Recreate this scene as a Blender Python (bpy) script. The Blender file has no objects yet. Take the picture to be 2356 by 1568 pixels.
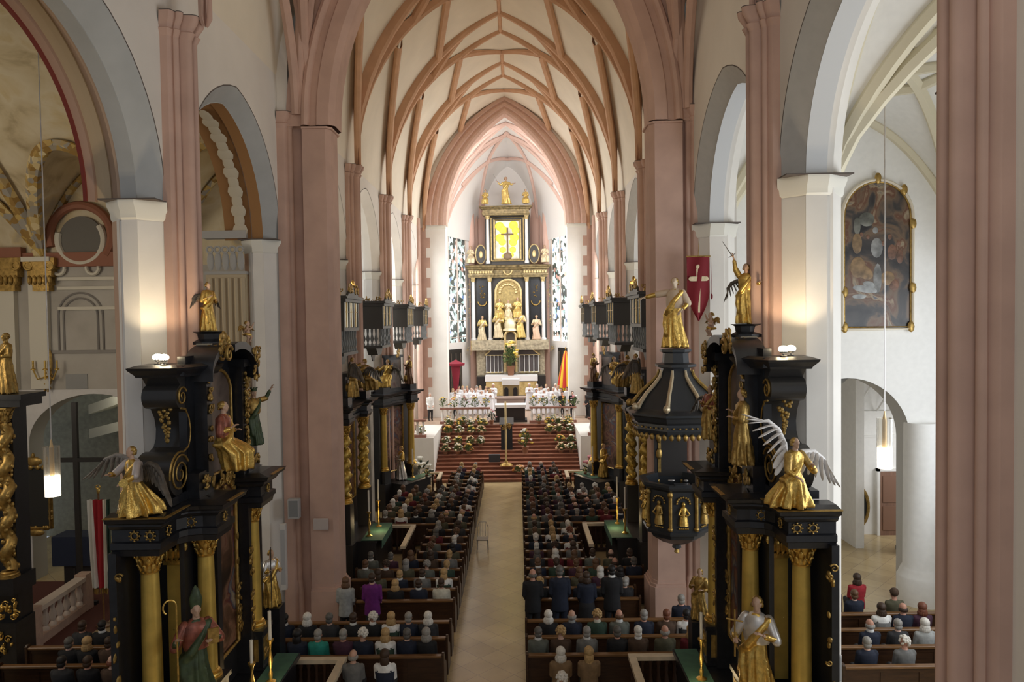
import bpy, math, random
from mathutils import Vector, Matrix
from math import sin, cos, pi, sqrt, atan2, radians
random.seed(11)
SC = bpy.context.scene
COL = SC.collection
# ------------------------------------------------------------------ mesh builder
class MB:
    def __init__(s, m=None):
        s.v = []; s.f = []; s.m = m or Matrix()
    def add(s, vs, fs):
        b = len(s.v); flip = s.m.determinant() < 0
        s.v += [s.m @ Vector(v) for v in vs]
        for f in fs:
            f = [b+i for i in f]
            s.f.append(f[::-1] if flip else f)
        return s
    def box(s, x0, x1, y0, y1, z0, z1):
        if x0 > x1: x0, x1 = x1, x0
        if y0 > y1: y0, y1 = y1, y0
        if z0 > z1: z0, z1 = z1, z0
        return s.add([(x0,y0,z0),(x1,y0,z0),(x1,y1,z0),(x0,y1,z0),(x0,y0,z1),(x1,y0,z1),(x1,y1,z1),(x0,y1,z1)],
                     [(3,2,1,0),(4,5,6,7),(0,1,5,4),(1,2,6,5),(2,3,7,6),(3,0,4,7)])
    def bbox(s, x0, x1, y0, y1, z0, z1, b=.015):
        """box with chamfered edges along z and top"""
        p = [(x0+b,y0),(x1-b,y0),(x1,y0+b),(x1,y1-b),(x1-b,y1),(x0+b,y1),(x0,y1-b),(x0,y0+b)]
        q = [(x0+2*b,y0+b),(x1-2*b,y0+b),(x1-b,y0+2*b),(x1-b,y1-2*b),(x1-2*b,y1-b),(x0+2*b,y1-b),(x0+b,y1-2*b),(x0+b,y0+2*b)]
        vs = [(x,y,z0) for x,y in p]+[(x,y,z1-b) for x,y in p]+[(x,y,z1) for x,y in q]
        fs = [tuple(range(7,-1,-1)), tuple(range(16,24))]
        for k in range(2):
            for i in range(8):
                j = (i+1) % 8
                fs.append((k*8+i, k*8+j, k*8+8+j, k*8+8+i))
        return s.add(vs, fs)
    def lathe(s, prof, n=16, c=(0,0,0), fn=None, sx=1, sy=1, a0=0., closed=True):
        """prof: list of (r,z); fn(th,i) multiplies the radius"""
        vs = []; fs = []
        for i, (r, z) in enumerate(prof):
            for k in range(n):
                th = a0+2*pi*k/n; rr = r*(fn(th, i) if fn else 1)
                vs.append((c[0]+rr*cos(th)*sx, c[1]+rr*sin(th)*sy, c[2]+z))
        for i in range(len(prof)-1):
            for k in range(n):
                j = (k+1) % n
                fs.append((i*n+k, i*n+j, (i+1)*n+j, (i+1)*n+k))
        if closed:
            fs.append(tuple(range(n-1, -1, -1))); fs.append(tuple((len(prof)-1)*n+k for k in range(n)))
        return s.add(vs, fs)
    def tube(s, pts, r, n=8, sq=1., cap=True, rnd=False, up=None):
        pts = [Vector(p) for p in pts]; m = len(pts)
        rs = r if isinstance(r, (list, tuple)) else [r]*m
        if rnd:
            t0 = (pts[0]-pts[1]).normalized(); t1 = (pts[-1]-pts[-2]).normalized()
            pts = [pts[0]+t0*rs[0]*.95, pts[0]+t0*rs[0]*.7]+pts+[pts[-1]+t1*rs[-1]*.7, pts[-1]+t1*rs[-1]*.95]
            rs = [rs[0]*.3, rs[0]*.72]+list(rs)+[rs[-1]*.72, rs[-1]*.3]; m = len(pts)
        tg = []
        for i in range(m):
            a = pts[max(0,i-1)]; b = pts[min(m-1,i+1)]
            d = b-a
            tg.append(d.normalized() if d.length > 1e-9 else Vector((0,0,1)))
        u = Vector(up) if up else (Vector((0,0,1)) if abs(tg[0].z) < .9 else Vector((1,0,0)))
        vs = []; fs = []
        for i in range(m):
            w = tg[i].cross(u)
            if w.length < 1e-6: w = tg[i].orthogonal()
            w.normalize(); u2 = w.cross(tg[i]).normalized()
            if not up: u = u2
            for k in range(n):
                th = 2*pi*k/n
                vs.append(pts[i]+(w*cos(th)+u2*sin(th)*sq)*rs[i])
        for i in range(m-1):
            for k in range(n):
                j = (k+1) % n
                fs.append((i*n+j, i*n+k, (i+1)*n+k, (i+1)*n+j))
        if cap:
            fs.append(tuple(range(n))); fs.append(tuple((m-1)*n+k for k in range(n-1,-1,-1)))
        return s.add(vs, fs)
    def prism(s, poly, h0, h1, ax='z'):
        """polygon (ccw) extruded from h0 to h1; ax z: (x,y); ax x: (y,z) pairs; ax y: (x,z) pairs"""
        n = len(poly)
        def P(a, b, h): return (a,b,h) if ax == 'z' else (h,a,b) if ax == 'x' else (a,h,b)
        vs = [P(a,b,h0) for a,b in poly]+[P(a,b,h1) for a,b in poly]
        fs = [tuple(range(n-1,-1,-1)), tuple(range(n,2*n))]+[(i,(i+1)%n,n+(i+1)%n,n+i) for i in range(n)]
        area = sum(poly[i][0]*poly[(i+1)%n][1]-poly[(i+1)%n][0]*poly[i][1] for i in range(n))
        if (area < 0) != (ax == 'y') != (h1 < h0): fs = [f[::-1] for f in fs]
        return s.add(vs, fs)
    def ell(s, c, r, n=10, m=7, rot=None):
        if not isinstance(r, (tuple, list)): r = (r,r,r)
        vs = []; fs = []
        q = rot.to_matrix() if rot is not None and hasattr(rot, 'to_matrix') else rot
        def P(x, y, z):
            p = Vector((x*r[0], y*r[1], z*r[2]))
            if q is not None: p = q @ p
            return Vector(c)+p
        vs.append(P(0,0,-1))
        for i in range(1, m):
            a = -pi/2+pi*i/m
            for k in range(n): vs.append(P(cos(a)*cos(2*pi*k/n), cos(a)*sin(2*pi*k/n), sin(a)))
        vs.append(P(0,0,1)); t = len(vs)-1
        for k in range(n):
            j = (k+1) % n
            fs.append((0, 1+j, 1+k)); fs.append((t, 1+(m-2)*n+k, 1+(m-2)*n+j))
            for i in range(m-2): fs.append((1+i*n+k, 1+i*n+j, 1+(i+1)*n+j, 1+(i+1)*n+k))
        return s.add(vs, fs)
    def torus(s, c, R, r, n=20, m=8, ax='z', a0=0, a1=2*pi):
        full = abs(a1-a0-2*pi) < 1e-6
        pts = []
        for k in range(n+1):
            t = a0+(a1-a0)*k/n
            x, y = R*cos(t), R*sin(t)
            pts.append(Vector(c)+Vector((x,y,0) if ax == 'z' else (0,x,y) if ax == 'x' else (x,0,y)))
        return s.tube(pts, r, m, up={'z':(0,0,1),'x':(1,0,0),'y':(0,1,0)}[ax])
    def grid(s, fn, nu, nv, flip=False):
        vs = [fn(i/nu, j/nv) for i in range(nu+1) for j in range(nv+1)]
        fs = []
        for i in range(nu):
            for j in range(nv):
                f = (i*(nv+1)+j, (i+1)*(nv+1)+j, (i+1)*(nv+1)+j+1, i*(nv+1)+j+1)
                fs.append(f[::-1] if flip else f)
        return s.add(vs, fs)
    def sheet(s, fn, nu, nv, th):
        """a thin closed sheet: fn(u,v)->point, thickened along its normal"""
        e = 1e-3; top = []; bot = []
        for i in range(nu+1):
            for j in range(nv+1):
                u, v = i/nu, j/nv
                p = Vector(fn(u,v))
                du = Vector(fn(min(u+e,1),v))-Vector(fn(max(u-e,0),v)); dv = Vector(fn(u,min(v+e,1)))-Vector(fn(u,max(v-e,0)))
                nn = du.cross(dv)
                nn = nn.normalized() if nn.length > 1e-12 else Vector((0,0,1))
                top.append(p+nn*th/2); bot.append(p-nn*th/2)
        N = len(top); fs = []
        I = lambda i, j: i*(nv+1)+j
        for i in range(nu):
            for j in range(nv):
                f = (I(i,j), I(i+1,j), I(i+1,j+1), I(i,j+1)); fs.append(f); fs.append(tuple(N+q for q in f[::-1]))
        bd = [I(i,0) for i in range(nu)]+[I(nu,j) for j in range(nv)]+[I(i,nv) for i in range(nu,0,-1)]+[I(0,j) for j in range(nv,0,-1)]
        for k in range(len(bd)):
            a, b = bd[k], bd[(k+1) % len(bd)]; fs.append((b, a, N+a, N+b))
        return s.add(top+bot, fs)
    def data(s, name='mesh'):
        me = bpy.data.meshes.new(name); me.from_pydata([tuple(v) for v in s.v], [], s.f); me.update(); return me
    def build(s, name, mat=None, parent=None, smooth=40):
        return link(name, s.data(name), mat, parent, smooth)
def link(name, me, mat=None, parent=None, smooth=40):
    if smooth:
        me.shade_smooth()
        if smooth < 180: me.set_sharp_from_angle(angle=radians(smooth))
    if mat is not None and len(me.materials) == 0: me.materials.append(mat)
    o = bpy.data.objects.new(name, me); COL.objects.link(o)
    if parent is not None: attach(o, parent)
    return o
def attach(o, p):
    o.parent = p
    def W(q):
        w = Matrix.LocRotScale(q.location, q.rotation_euler, q.scale)
        return W(q.parent) @ q.matrix_parent_inverse @ w if q.parent is not None else w
    o.matrix_parent_inverse = W(p).inverted()
def tag(o, label=None, cat=None, group=None, kind=None):
    if label:
        o['label'] = label
    if cat: o['category'] = cat
    if group: o['group'] = group
    if kind: o['kind'] = kind
    return o
def empty(name, loc, label, cat, group=None):
    o = bpy.data.objects.new(name, None); COL.objects.link(o); o.location = loc
    o.empty_display_size = .1
    return tag(o, label, cat, group)
def struct(o): o['kind'] = 'structure'; return o
def recolor(o, mat):
    """per-object material on shared mesh data"""
    o.material_slots[0].link = 'OBJECT'; o.material_slots[0].material = mat
def copy_tree(o, parent=None):
    c = o.copy(); COL.objects.link(c)
    if parent is not None: c.parent = parent
    for ch in list(o.children): copy_tree(ch, c)
    return c
def remesh(mb, voxel, smooth=2, fn=None):
    me = mb.data('t'); o = bpy.data.objects.new('t', me); COL.objects.link(o)
    md = o.modifiers.new('r', 'REMESH'); md.mode = 'VOXEL'; md.voxel_size = voxel
    if smooth:
        sm = o.modifiers.new('s', 'SMOOTH'); sm.iterations = smooth; sm.factor = .5
    dg = bpy.context.evaluated_depsgraph_get()
    me2 = bpy.data.meshes.new_from_object(o.evaluated_get(dg))
    bpy.data.objects.remove(o); bpy.data.meshes.remove(me)
    return me2
def arc(n, a0, a1, r, c=(0,0)):
    return [(c[0]+r*cos(a0+(a1-a0)*i/n), c[1]+r*sin(a0+(a1-a0)*i/n)) for i in range(n+1)]
def lerp(a, b, t): return a+(b-a)*t
# ------------------------------------------------------------------ materials
MATS = {}
def mat(name, col, rough=.6, metal=0., spec=.5, emit=None, es=1., noise=0., nscale=6., bump=0., bscale=30., trans=0., sheen=0., alpha=1., coat=0.):
    if name in MATS: return MATS[name]
    m = bpy.data.materials.new(name); m.use_nodes = True; nt = m.node_tree
    b = nt.nodes['Principled BSDF']
    b.inputs['Base Color'].default_value = (*col, 1); b.inputs['Roughness'].default_value = rough
    b.inputs['Metallic'].default_value = metal; b.inputs['Specular IOR Level'].default_value = spec
    b.inputs['Transmission Weight'].default_value = trans
    if coat: b.inputs['Coat Weight'].default_value = coat
    if sheen: b.inputs['Sheen Weight'].default_value = sheen
    if emit:
        b.inputs['Emission Color'].default_value = (*emit, 1); b.inputs['Emission Strength'].default_value = es
    if noise or bump:
        tc = nt.nodes.new('ShaderNodeTexCoord')
        if noise:
            nz = nt.nodes.new('ShaderNodeTexNoise'); nz.inputs['Scale'].default_value = nscale; nz.inputs['Detail'].default_value = 6
            nt.links.new(tc.outputs['Object'], nz.inputs['Vector'])
            cr = nt.nodes.new('ShaderNodeValToRGB')
            cr.color_ramp.elements[0].position = .3; cr.color_ramp.elements[1].position = .7
            cr.color_ramp.elements[0].color = (*[c*(1-noise) for c in col], 1); cr.color_ramp.elements[1].color = (*[min(1,c*(1+noise)) for c in col], 1)
            nt.links.new(nz.outputs['Fac'], cr.inputs['Fac']); nt.links.new(cr.outputs['Color'], b.inputs['Base Color'])
        if bump:
            n2 = nt.nodes.new('ShaderNodeTexNoise'); n2.inputs['Scale'].default_value = bscale
            nt.links.new(tc.outputs['Object'], n2.inputs['Vector'])
            bp = nt.nodes.new('ShaderNodeBump'); bp.inputs['Strength'].default_value = bump; bp.inputs['Distance'].default_value = .02
            nt.links.new(n2.outputs['Fac'], bp.inputs['Height']); nt.links.new(bp.outputs['Normal'], b.inputs['Normal'])
    MATS[name] = m
    return m
def mat_ramp(name, stops, scale=4., rough=.6, tex='noise', emit=0., metal=0., detail=5., dist=0., coord='Object', stretch=(1,1,1)):
    """material coloured by a ramp over a noise / voronoi / wave texture"""
    if name in MATS: return MATS[name]
    m = bpy.data.materials.new(name); m.use_nodes = True; nt = m.node_tree; b = nt.nodes['Principled BSDF']
    tc = nt.nodes.new('ShaderNodeTexCoord'); mp = nt.nodes.new('ShaderNodeMapping'); mp.inputs['Scale'].default_value = stretch
    nt.links.new(tc.outputs[coord], mp.inputs['Vector'])
    if tex == 'noise':
        t = nt.nodes.new('ShaderNodeTexNoise'); t.inputs['Scale'].default_value = scale; t.inputs['Detail'].default_value = detail; t.inputs['Distortion'].default_value = dist; out = t.outputs['Fac']
    elif tex == 'vor':
        t = nt.nodes.new('ShaderNodeTexVoronoi'); t.inputs['Scale'].default_value = scale
        s = nt.nodes.new('ShaderNodeSeparateColor'); nt.links.new(t.outputs['Color'], s.inputs['Color']); out = s.outputs[0]
    else:
        t = nt.nodes.new('ShaderNodeTexWave'); t.inputs['Scale'].default_value = scale; t.inputs['Distortion'].default_value = dist; t.inputs['Detail'].default_value = 3; out = t.outputs['Fac']
    nt.links.new(mp.outputs['Vector'], t.inputs['Vector'])
    cr = nt.nodes.new('ShaderNodeValToRGB'); el = cr.color_ramp.elements
    while len(el) < len(stops): el.new(.5)
    for e, (p, c) in zip(el, stops): e.position = p; e.color = (*c, 1)
    nt.links.new(out, cr.inputs['Fac']); nt.links.new(cr.outputs['Color'], b.inputs['Base Color'])
    b.inputs['Roughness'].default_value = rough; b.inputs['Metallic'].default_value = metal
    if emit:
        nt.links.new(cr.outputs['Color'], b.inputs['Emission Color']); b.inputs['Emission Strength'].default_value = emit
    MATS[name] = m
    return m
WHITE = mat('plaster_white', (.80,.77,.72), .8, noise=.05, nscale=1.2)
CREAM = mat('plaster_cream', (.80,.73,.60), .8, noise=.05, nscale=.8)
PINK = mat('pink_stone', (.53,.35,.28), .75, noise=.10, nscale=1.5)
RIB = mat('rib_ochre', (.60,.36,.22), .75, noise=.08, nscale=2.)
GREY = mat('grey_stone', (.42,.43,.425), .8, noise=.06, nscale=2.)
CAPW = mat('capital_limewash', (.82,.80,.72), .8)
LINE = mat('painted_line', (.12,.10,.09), .9)
RIBC = mat('rib_cream', (.72,.66,.50), .8)
REDL = mat('dark_red_paint', (.20,.03,.02), .7)
BLACK = mat('black_lacquer', (.012,.013,.017), .32, spec=.6, noise=.3, nscale=9.)
BLACK2 = mat('black_wood', (.022,.020,.020), .45)
GOLD = mat('gilding', (.66,.44,.12), .34, metal=.85, noise=.25, nscale=14., bump=.25, bscale=40.)
GOLDD = mat('old_gilding', (.42,.275,.085), .42, metal=.75, noise=.35, nscale=10., bump=.25)
GOLDP = mat('gold_column_paint', (.62,.43,.10), .40, metal=.5, noise=.12, nscale=5.)
SILVER = mat('silvering', (.72,.70,.68), .35, metal=.8, noise=.15)
FLESH = mat('carved_flesh', (.52,.34,.24), .5)
SKIN = mat('skin', (.55,.33,.24), .55)
WOOD = mat_ramp('pew_wood', [(.3,(.035,.015,.007)),(.7,(.065,.028,.011))], 3., .4, 'noise', stretch=(1,8,8))
WOODL = mat_ramp('pew_rail_wood', [(.3,(.14,.065,.022)),(.7,(.22,.11,.04))], 3., .35, 'noise', stretch=(1,8,8))
GREEN = mat('green_cloth', (.05,.13,.085), .85, noise=.15)
LINEN = mat('white_linen', (.85,.85,.86), .85)
# ------------------------------------------------------------------ camera (matched to the church axis, verticals and pier spacing)
F = 1650.; CX, CY = 1178., 784.
CAM = Vector((.61, 0, 8.3))
_y = Vector(((1190-CX)/F, (CY-735)/F, -1)).normalized()
_z = Vector((-.014, 1, 0)); _z.z = -(_z.dot(_y))/_y.z; _z.normalize()
_x = _y.cross(_z)
MW = Matrix((_x, _y, _z))           # camera vector -> world vector
cd = bpy.data.cameras.new('camera'); cam = bpy.data.objects.new('camera', cd); COL.objects.link(cam)
cam.matrix_world = Matrix.Translation(CAM) @ MW.to_4x4()
cd.sensor_fit = 'HORIZONTAL'; cd.sensor_width = 36; cd.lens = 36*F/2356; cd.clip_start = .1; cd.clip_end = 300
SC.camera = cam
def at(px, py, Y=None, z=None, X=None):
    """a point of the photograph at a known depth, height or lateral distance"""
    d = MW @ Vector(((px-CX)/F, (CY-py)/F, -1))
    t = Y/d.y if Y is not None else (z-CAM.z)/d.z if z is not None else (X-CAM.x)/d.x
    return CAM+d*t
# ------------------------------------------------------------------ the church itself
L = 6.25
PY = [7.3, 13.4, 19.7, 26.1, 32.4, 38.6, 44.7]
ZS, ZT = 13.9, 22.0
def zrib(x, hw=5.08):
    r = (hw*hw+8.1**2)/(2*hw); x = abs(x); return ZS+sqrt(max(0., r*r-(x+r-hw)**2))
def zshell(x): return zrib(min(abs(x), 5.449), 5.45)+.02
# floor with large pale slabs laid diagonally
m = bpy.data.materials.new('marble_floor'); m.use_nodes = True; nt = m.node_tree; b = nt.nodes['Principled BSDF']
tc = nt.nodes.new('ShaderNodeTexCoord'); mp = nt.nodes.new('ShaderNodeMapping'); mp.inputs['Rotation'].default_value = (0,0,radians(45))
nt.links.new(tc.outputs['Object'], mp.inputs['Vector'])
br = nt.nodes.new('ShaderNodeTexBrick'); br.offset = 0; br.inputs['Scale'].default_value = 1; br.inputs['Brick Width'].default_value = .6; br.inputs['Row Height'].default_value = .6
br.inputs['Mortar Size'].default_value = .006; br.inputs['Color1'].default_value = (.52,.41,.235,1); br.inputs['Color2'].default_value = (.45,.35,.20,1); br.inputs['Mortar'].default_value = (.28,.22,.15,1)
nt.links.new(mp.outputs['Vector'], br.inputs['Vector'])
nz = nt.nodes.new('ShaderNodeTexNoise'); nz.inputs['Scale'].default_value = 1.3; nz.inputs['Detail'].default_value = 8; nt.links.new(tc.outputs['Object'], nz.inputs['Vector'])
mx = nt.nodes.new('ShaderNodeMix'); mx.data_type = 'RGBA'; mx.blend_type = 'MULTIPLY'; mx.inputs[0].default_value = .5
nt.links.new(br.outputs['Color'], mx.inputs[6]); nt.links.new(nz.outputs['Color'], mx.inputs[7])
cv = nt.nodes.new('ShaderNodeValToRGB'); cv.color_ramp.elements[0].color = (.75,.72,.66,1); cv.color_ramp.elements[1].color = (1.25,1.22,1.15,1)
nt.links.new(nz.outputs['Fac'], cv.inputs['Fac']); nt.links.new(cv.outputs['Color'], mx.inputs[7]); mx.inputs[0].default_value = 1
nt.links.new(mx.outputs[2], b.inputs['Base Color']); b.inputs['Roughness'].default_value = .22
FLOOR = m
struct(MB().box(-18,18,-3,48,-.3,0).build('floor', FLOOR, smooth=0))
# arcade walls: pointed arches between the piers
SPRS = {-1: 10.5, 1: 10.75}; SPR = 10.75   # impost height of the arcade arches, left and right
SPR_NOW = [10.75]
XS = lambda s, i: -.30 if i >= 2 else -.38 if s > 0 else 0.      # the two near bays on the right stand a little closer in
def archpts(y0, y1, extra=0., n=12, spr=None):
    SPR = spr or SPR_NOW[0]
    """pointed arch from (y0+..) to (y1..) in the Y-Z plane, radius grown by extra"""
    h = (y1-y0)/2; r = h*1.18; c = (y0+y1)/2
    rr = r+extra; off = r-h
    a = math.acos(off/rr)
    left = [(c+off-rr*cos(a*i/n), SPR+rr*sin(a*i/n)) for i in range(n+1)]
    return left+[(2*c-y, z) for y, z in left[-2::-1]]
XF, XB = 5.75, 6.95
PROFS = {-1: [(5.75,.36),(6.08,.02),(6.08,0.),(6.36,0.),(6.36,.05),(6.44,.05),(6.66,.28)], 1: [(5.75,.36),(6.08,.02),(6.08,0.),(6.45,0.),(6.45,.05),(6.58,.05),(6.82,.28)]}
def arcade(side, idx, jambmat, m1, m2, m3):
    s = -1 if side == 'left' else 1
    SPR = SPR_NOW[0] = SPRS[s]; dX = XS(s, idx); PROF = PROFS[s]
    y0, y1 = PY[idx]+.72, PY[idx+1]-.72
    def strip(ps, z0=None):
        """sweep of a profile chunk along the arch"""
        out = []
        for (x, e) in ps: out.append([(s*(x+dX), y, z) for y, z in archpts(y0, y1, e)])
        return out
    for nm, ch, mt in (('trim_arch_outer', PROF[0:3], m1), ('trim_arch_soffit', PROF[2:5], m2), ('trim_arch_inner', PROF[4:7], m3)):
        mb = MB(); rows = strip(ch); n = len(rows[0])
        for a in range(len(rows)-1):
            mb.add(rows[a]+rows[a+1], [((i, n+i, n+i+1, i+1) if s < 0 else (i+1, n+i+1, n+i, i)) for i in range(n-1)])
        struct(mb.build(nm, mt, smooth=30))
    # painted line round the arch on the nave face
    mb = MB(); a = archpts(y0, y1, .36); c = archpts(y0, y1, .385); n = len(a)
    mb.add([(s*(5.746+dX), y, z) for y, z in a]+[(s*(5.746+dX), y, z) for y, z in c], [((i, i+1, n+i+1, n+i) if s < 0 else (n+i, n+i+1, i+1, i)) for i in range(n-1)])
    struct(mb.build('trim_arch_line', LINE, smooth=0))
    # jambs
    for yj, d in ((y0, -1), (y1, 1)):
        mb = MB(); vs = []
        for x, e in PROF: vs += [(s*(x+dX), yj+d*e, 0), (s*(x+dX), yj+d*e, SPR)]
        mb.add(vs, [((2*i, 2*i+1, 2*i+3, 2*i+2) if s*d > 0 else (2*i, 2*i+2, 2*i+3, 2*i+1)) for i in range(len(PROF)-1)])
        struct(mb.build('trim_jamb', jambmat, smooth=20))
        if s < 0 and idx < 2:
            mb = MB(); mb.box(s*6.44, s*6.665, yj+d*.0, yj+d*.3, 0, SPR-.3) if False else mb.prism([(s*6.425,yj+d*.045),(s*6.67,yj+d*.275),(s*6.69,yj+d*.29),(s*6.69,yj+d*.34),(s*6.44,yj+d*.10)], 0, SPR-.34); struct(mb.build('trim_jamb_edge', mat('brownish_rose_stone', (.55,.36,.25), .8), smooth=0))
        # impost capital: small stepped moulding around the jamb
        mb = MB(); lv = [(-.34,0.),(-.30,.03),(-.2,.04),(-.06,.11),(0,.11),(.02,0)]
        P2 = [(5.72,.38),(6.08,0.),(PROF[3][0],0.),(PROF[6][0]+.03,.30)]
        vs = []
        for dz, g in lv:
            for x, e in P2:
                xx = x+(-.4*g if x < 5.9 else .4*g if x > 6.62 else 0); vs.append((s*(xx+dX), yj+d*(e-g), SPR+dz))
        q = len(P2)
        mb.add(vs, [((k*q+i, (k+1)*q+i, (k+1)*q+i+1, k*q+i+1) if s*d > 0 else (k*q+i+1, (k+1)*q+i+1, (k+1)*q+i, k*q+i)) for k in range(len(lv)-1) for i in range(q-1)])
        struct(mb.build('trim_impost', CAPW, smooth=30))
        mb = MB()
        mb.box(s*(5.70+dX), s*(PROF[6][0]+.05+dX), yj+d*-.12, yj+d*.3, SPR, SPR+.022)
        struct(mb.build('trim_impost_line', LINE, smooth=0))
def nave_wall(side):
    s = -1 if side == 'left' else 1
    SPR_NOW[0] = SPRS[s]
    mb = MB()
    for i in range(0, 6):
        y0, y1 = PY[i]+.72, PY[i+1]-.72
        a = archpts(y0, y1, .36); n = len(a)
        dX = XS(s, i)
        for X, fl in ((5.75+dX, 0), (PROFS[s][6][0]+dX, 1)):
            vs = [(s*X, y, z) for y, z in a]+[(s*X, y, 22.4) for y, z in a]
            fs = [((k, k+1, n+k+1, n+k) if (s < 0) != bool(fl) else (n+k, n+k+1, k+1, k)) for k in range(n-1)]
            mb.add(vs, fs)
        
    for i in range(0, 7):
        ya = PY[i]-.36 if i else -3; yb = PY[i]+.36 if i < 6 else PY[i]+.2
        dX = XS(s, i); mb.box(s*(5.75+dX), s*(PROFS[s][6][0]+(dX if i < 6 else 0)), ya, yb, 0, 22.4)
    return struct(mb.build('wall_'+side, NWALL, smooth=0))
NWALL = mat('nave_plaster', (.76,.72,.66), .85, noise=.05, nscale=.7)
PAINTED = mat_ramp('painted_medallions', [(.0,(.30,.15,.03)),(.42,(.34,.19,.05)),(.46,(.60,.45,.18)),(.55,(.66,.56,.38)),(.62,(.28,.09,.04)),(1.,(.36,.14,.06))], .9, .7, 'wave', dist=1.5, stretch=(.2,1,1))
for sd in ('left', 'right'): nave_wall(sd)
for i in range(6):
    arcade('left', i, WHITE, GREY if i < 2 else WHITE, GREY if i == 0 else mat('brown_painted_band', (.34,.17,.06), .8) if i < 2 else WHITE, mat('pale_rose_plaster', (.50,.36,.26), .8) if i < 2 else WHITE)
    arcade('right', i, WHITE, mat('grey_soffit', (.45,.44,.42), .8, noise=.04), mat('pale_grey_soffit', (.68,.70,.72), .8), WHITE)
# pink clustered shafts on the piers
def shaft_profile(w, d):
    """plan outline (u along wall, v out of wall) of a clustered respond, from -w to w"""
    p = [(-w,-.02),(-w,.25*d)]
    p += [( -w+.02, .3*d),(-w+.10,.36*d)]
    cs = ((-.66*w,.42*d,.15*w),(-.26*w,.72*d,.19*w),(.26*w,.72*d,.19*w),(.66*w,.42*d,.15*w))
    for q, (cu, cv, r) in enumerate(cs):
        if q == 2: p.append((0,.62*d))
        elif q: p.append((cu-r*1.25 if q == 1 else cu-r*1.5, .40*d))
        p += [(cu+r*cos(pi-pi*k/8), cv+r*1.15*sin(pi*k/8)) for k in range(9)]
        if q == 2: pass
    p += [(w-.10,.36*d),(w-.02,.3*d),(w,.25*d),(w,-.02)]
    return p
def respond(side, i, w=.46, d=.72, z1=13.62):
    s = -1 if side == 'left' else 1
    dX = XS(s, i) if i != 2 else (-.2 if s > 0 else 0)
    if i < 2: d = .50
    if i > 2: d = .44
    pr = shaft_profile(w, d)
    def ring(sc, dv, z): return [(s*(5.75+dX-(v*sc+dv)), PY[i]+u*sc, z) for u, v in pr]
    lv = [(1.14,.0,0),(1.14,0,.45),(1.04,0,.62),(1,0,.66),(1,0,z1-.05)]
    if i in (2,): lv = [(1.18,0,0),(1.18,0,.95),(1.08,0,1.15),(1.05,.02,1.2),(1,0,1.3),(1,0,z1-.05)]
    def sweep(lv, nm, mt):
        mb = MB(); n = len(pr); vs = []
        for sc, dv, z in lv: vs += ring(sc, dv, z)
        fs = [((k*n+j, k*n+j+1, (k+1)*n+j+1, (k+1)*n+j) if s < 0 else (k*n+j+1, k*n+j, (k+1)*n+j, (k+1)*n+j+1)) for k in range(len(lv)-1) for j in range(n-1)]
        fs.append(tuple(range((len(lv)-1)*n, len(lv)*n)))
        mb.add(vs, fs); struct(mb.build(nm, mt, smooth=35))
    sweep(lv, 'trim_shaft', PINK)
    sweep([(1,0,z1-.12),(1.06,.01,z1-.05),(1.1,.02,z1),(1.02,.01,z1+.03),(1.18,.05,z1+.2),(1.20,.06,z1+.30)], 'trim_shaft_capital', PINK)
    mb = MB(); mb.prism([(s*(5.75+dX-(v*1.205+.062)), PY[i]+u*1.205) for u, v in pr], z1+.30, z1+.315); struct(mb.build('trim_capital_line', LINE, smooth=0))
for sd in ('left', 'right'):
    for i in range(0, 6): respond(sd, i, .40 if i < 2 else .46)
# broad pilasters and the heavy arch at the third pier
for s in (-1, 1):
    e = .12 if s < 0 else .0
    def pil(o, z0, z1): return [(s*5.06, PY[2]-.5-o),(s*(4.32+e-o), PY[2]-.5-o),(s*(4.2+e-o), PY[2]-.34-o),(s*(4.2+e-o), PY[2]+.34+o),(s*(4.32+e-o), PY[2]+.5+o),(s*5.06, PY[2]+.5+o)]
    mb = MB()
    for o, z0, z1 in ((.10,0,1.05),(.06,1.05,1.12),(.02,1.12,1.2),(0,1.2,13.45),(.05,13.45,13.5)):
        mb.prism(pil(o, z0, z1), z0, z1)
    struct(mb.build('trim_pilaster', PINK, smooth=0))
def sweep_arch(name, y, prof, mt, hwf=None, n=20, zbot=None, ytop=None):
    """moulded arch across the nave: prof = [(dx inward, dy)] section, following zrib with half width hw-dx"""
    mb = MB(); rows = []
    for dx, dy, hw in prof:
        r = (hw*hw+(8.1-(5.08-hw)*1.35)**2)/(2*hw); rise = 8.1-(5.08-hw)*1.35
        a = math.acos((r-hw)/r)
        half = [((r-hw)-r*cos(a*k/n), ZS-.35+dx+r*sin(a*k/n)) for k in range(n+1)]
        row = [(x, y+dy, z) for x, z in half]+[(-x, y+dy, z) for x, z in half[-2::-1]]
        rows.append(row)
    q = len(rows[0])
    for a in range(len(rows)-1):
        mb.add(rows[a]+rows[a+1], [(i, i+1, q+i+1, q+i) for i in range(q-1)])
    return struct(mb.build(name, mt, smooth=35))
sweep_arch('trim_tower_arch', PY[2], [(0,-.40,5.5),(0,-.40,5.12),(0,-.52,5.06),(0,-.56,4.98),(0,-.52,4.90),(0,-.42,4.86),(0,-.44,4.70),(0,-.5,4.66),(0,-.5,4.34),(0,-.34,4.2),(0,.34,4.2),(0,.5,4.35),(0,.5,4.7),(0,.5,5.5)], PINK)
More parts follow.
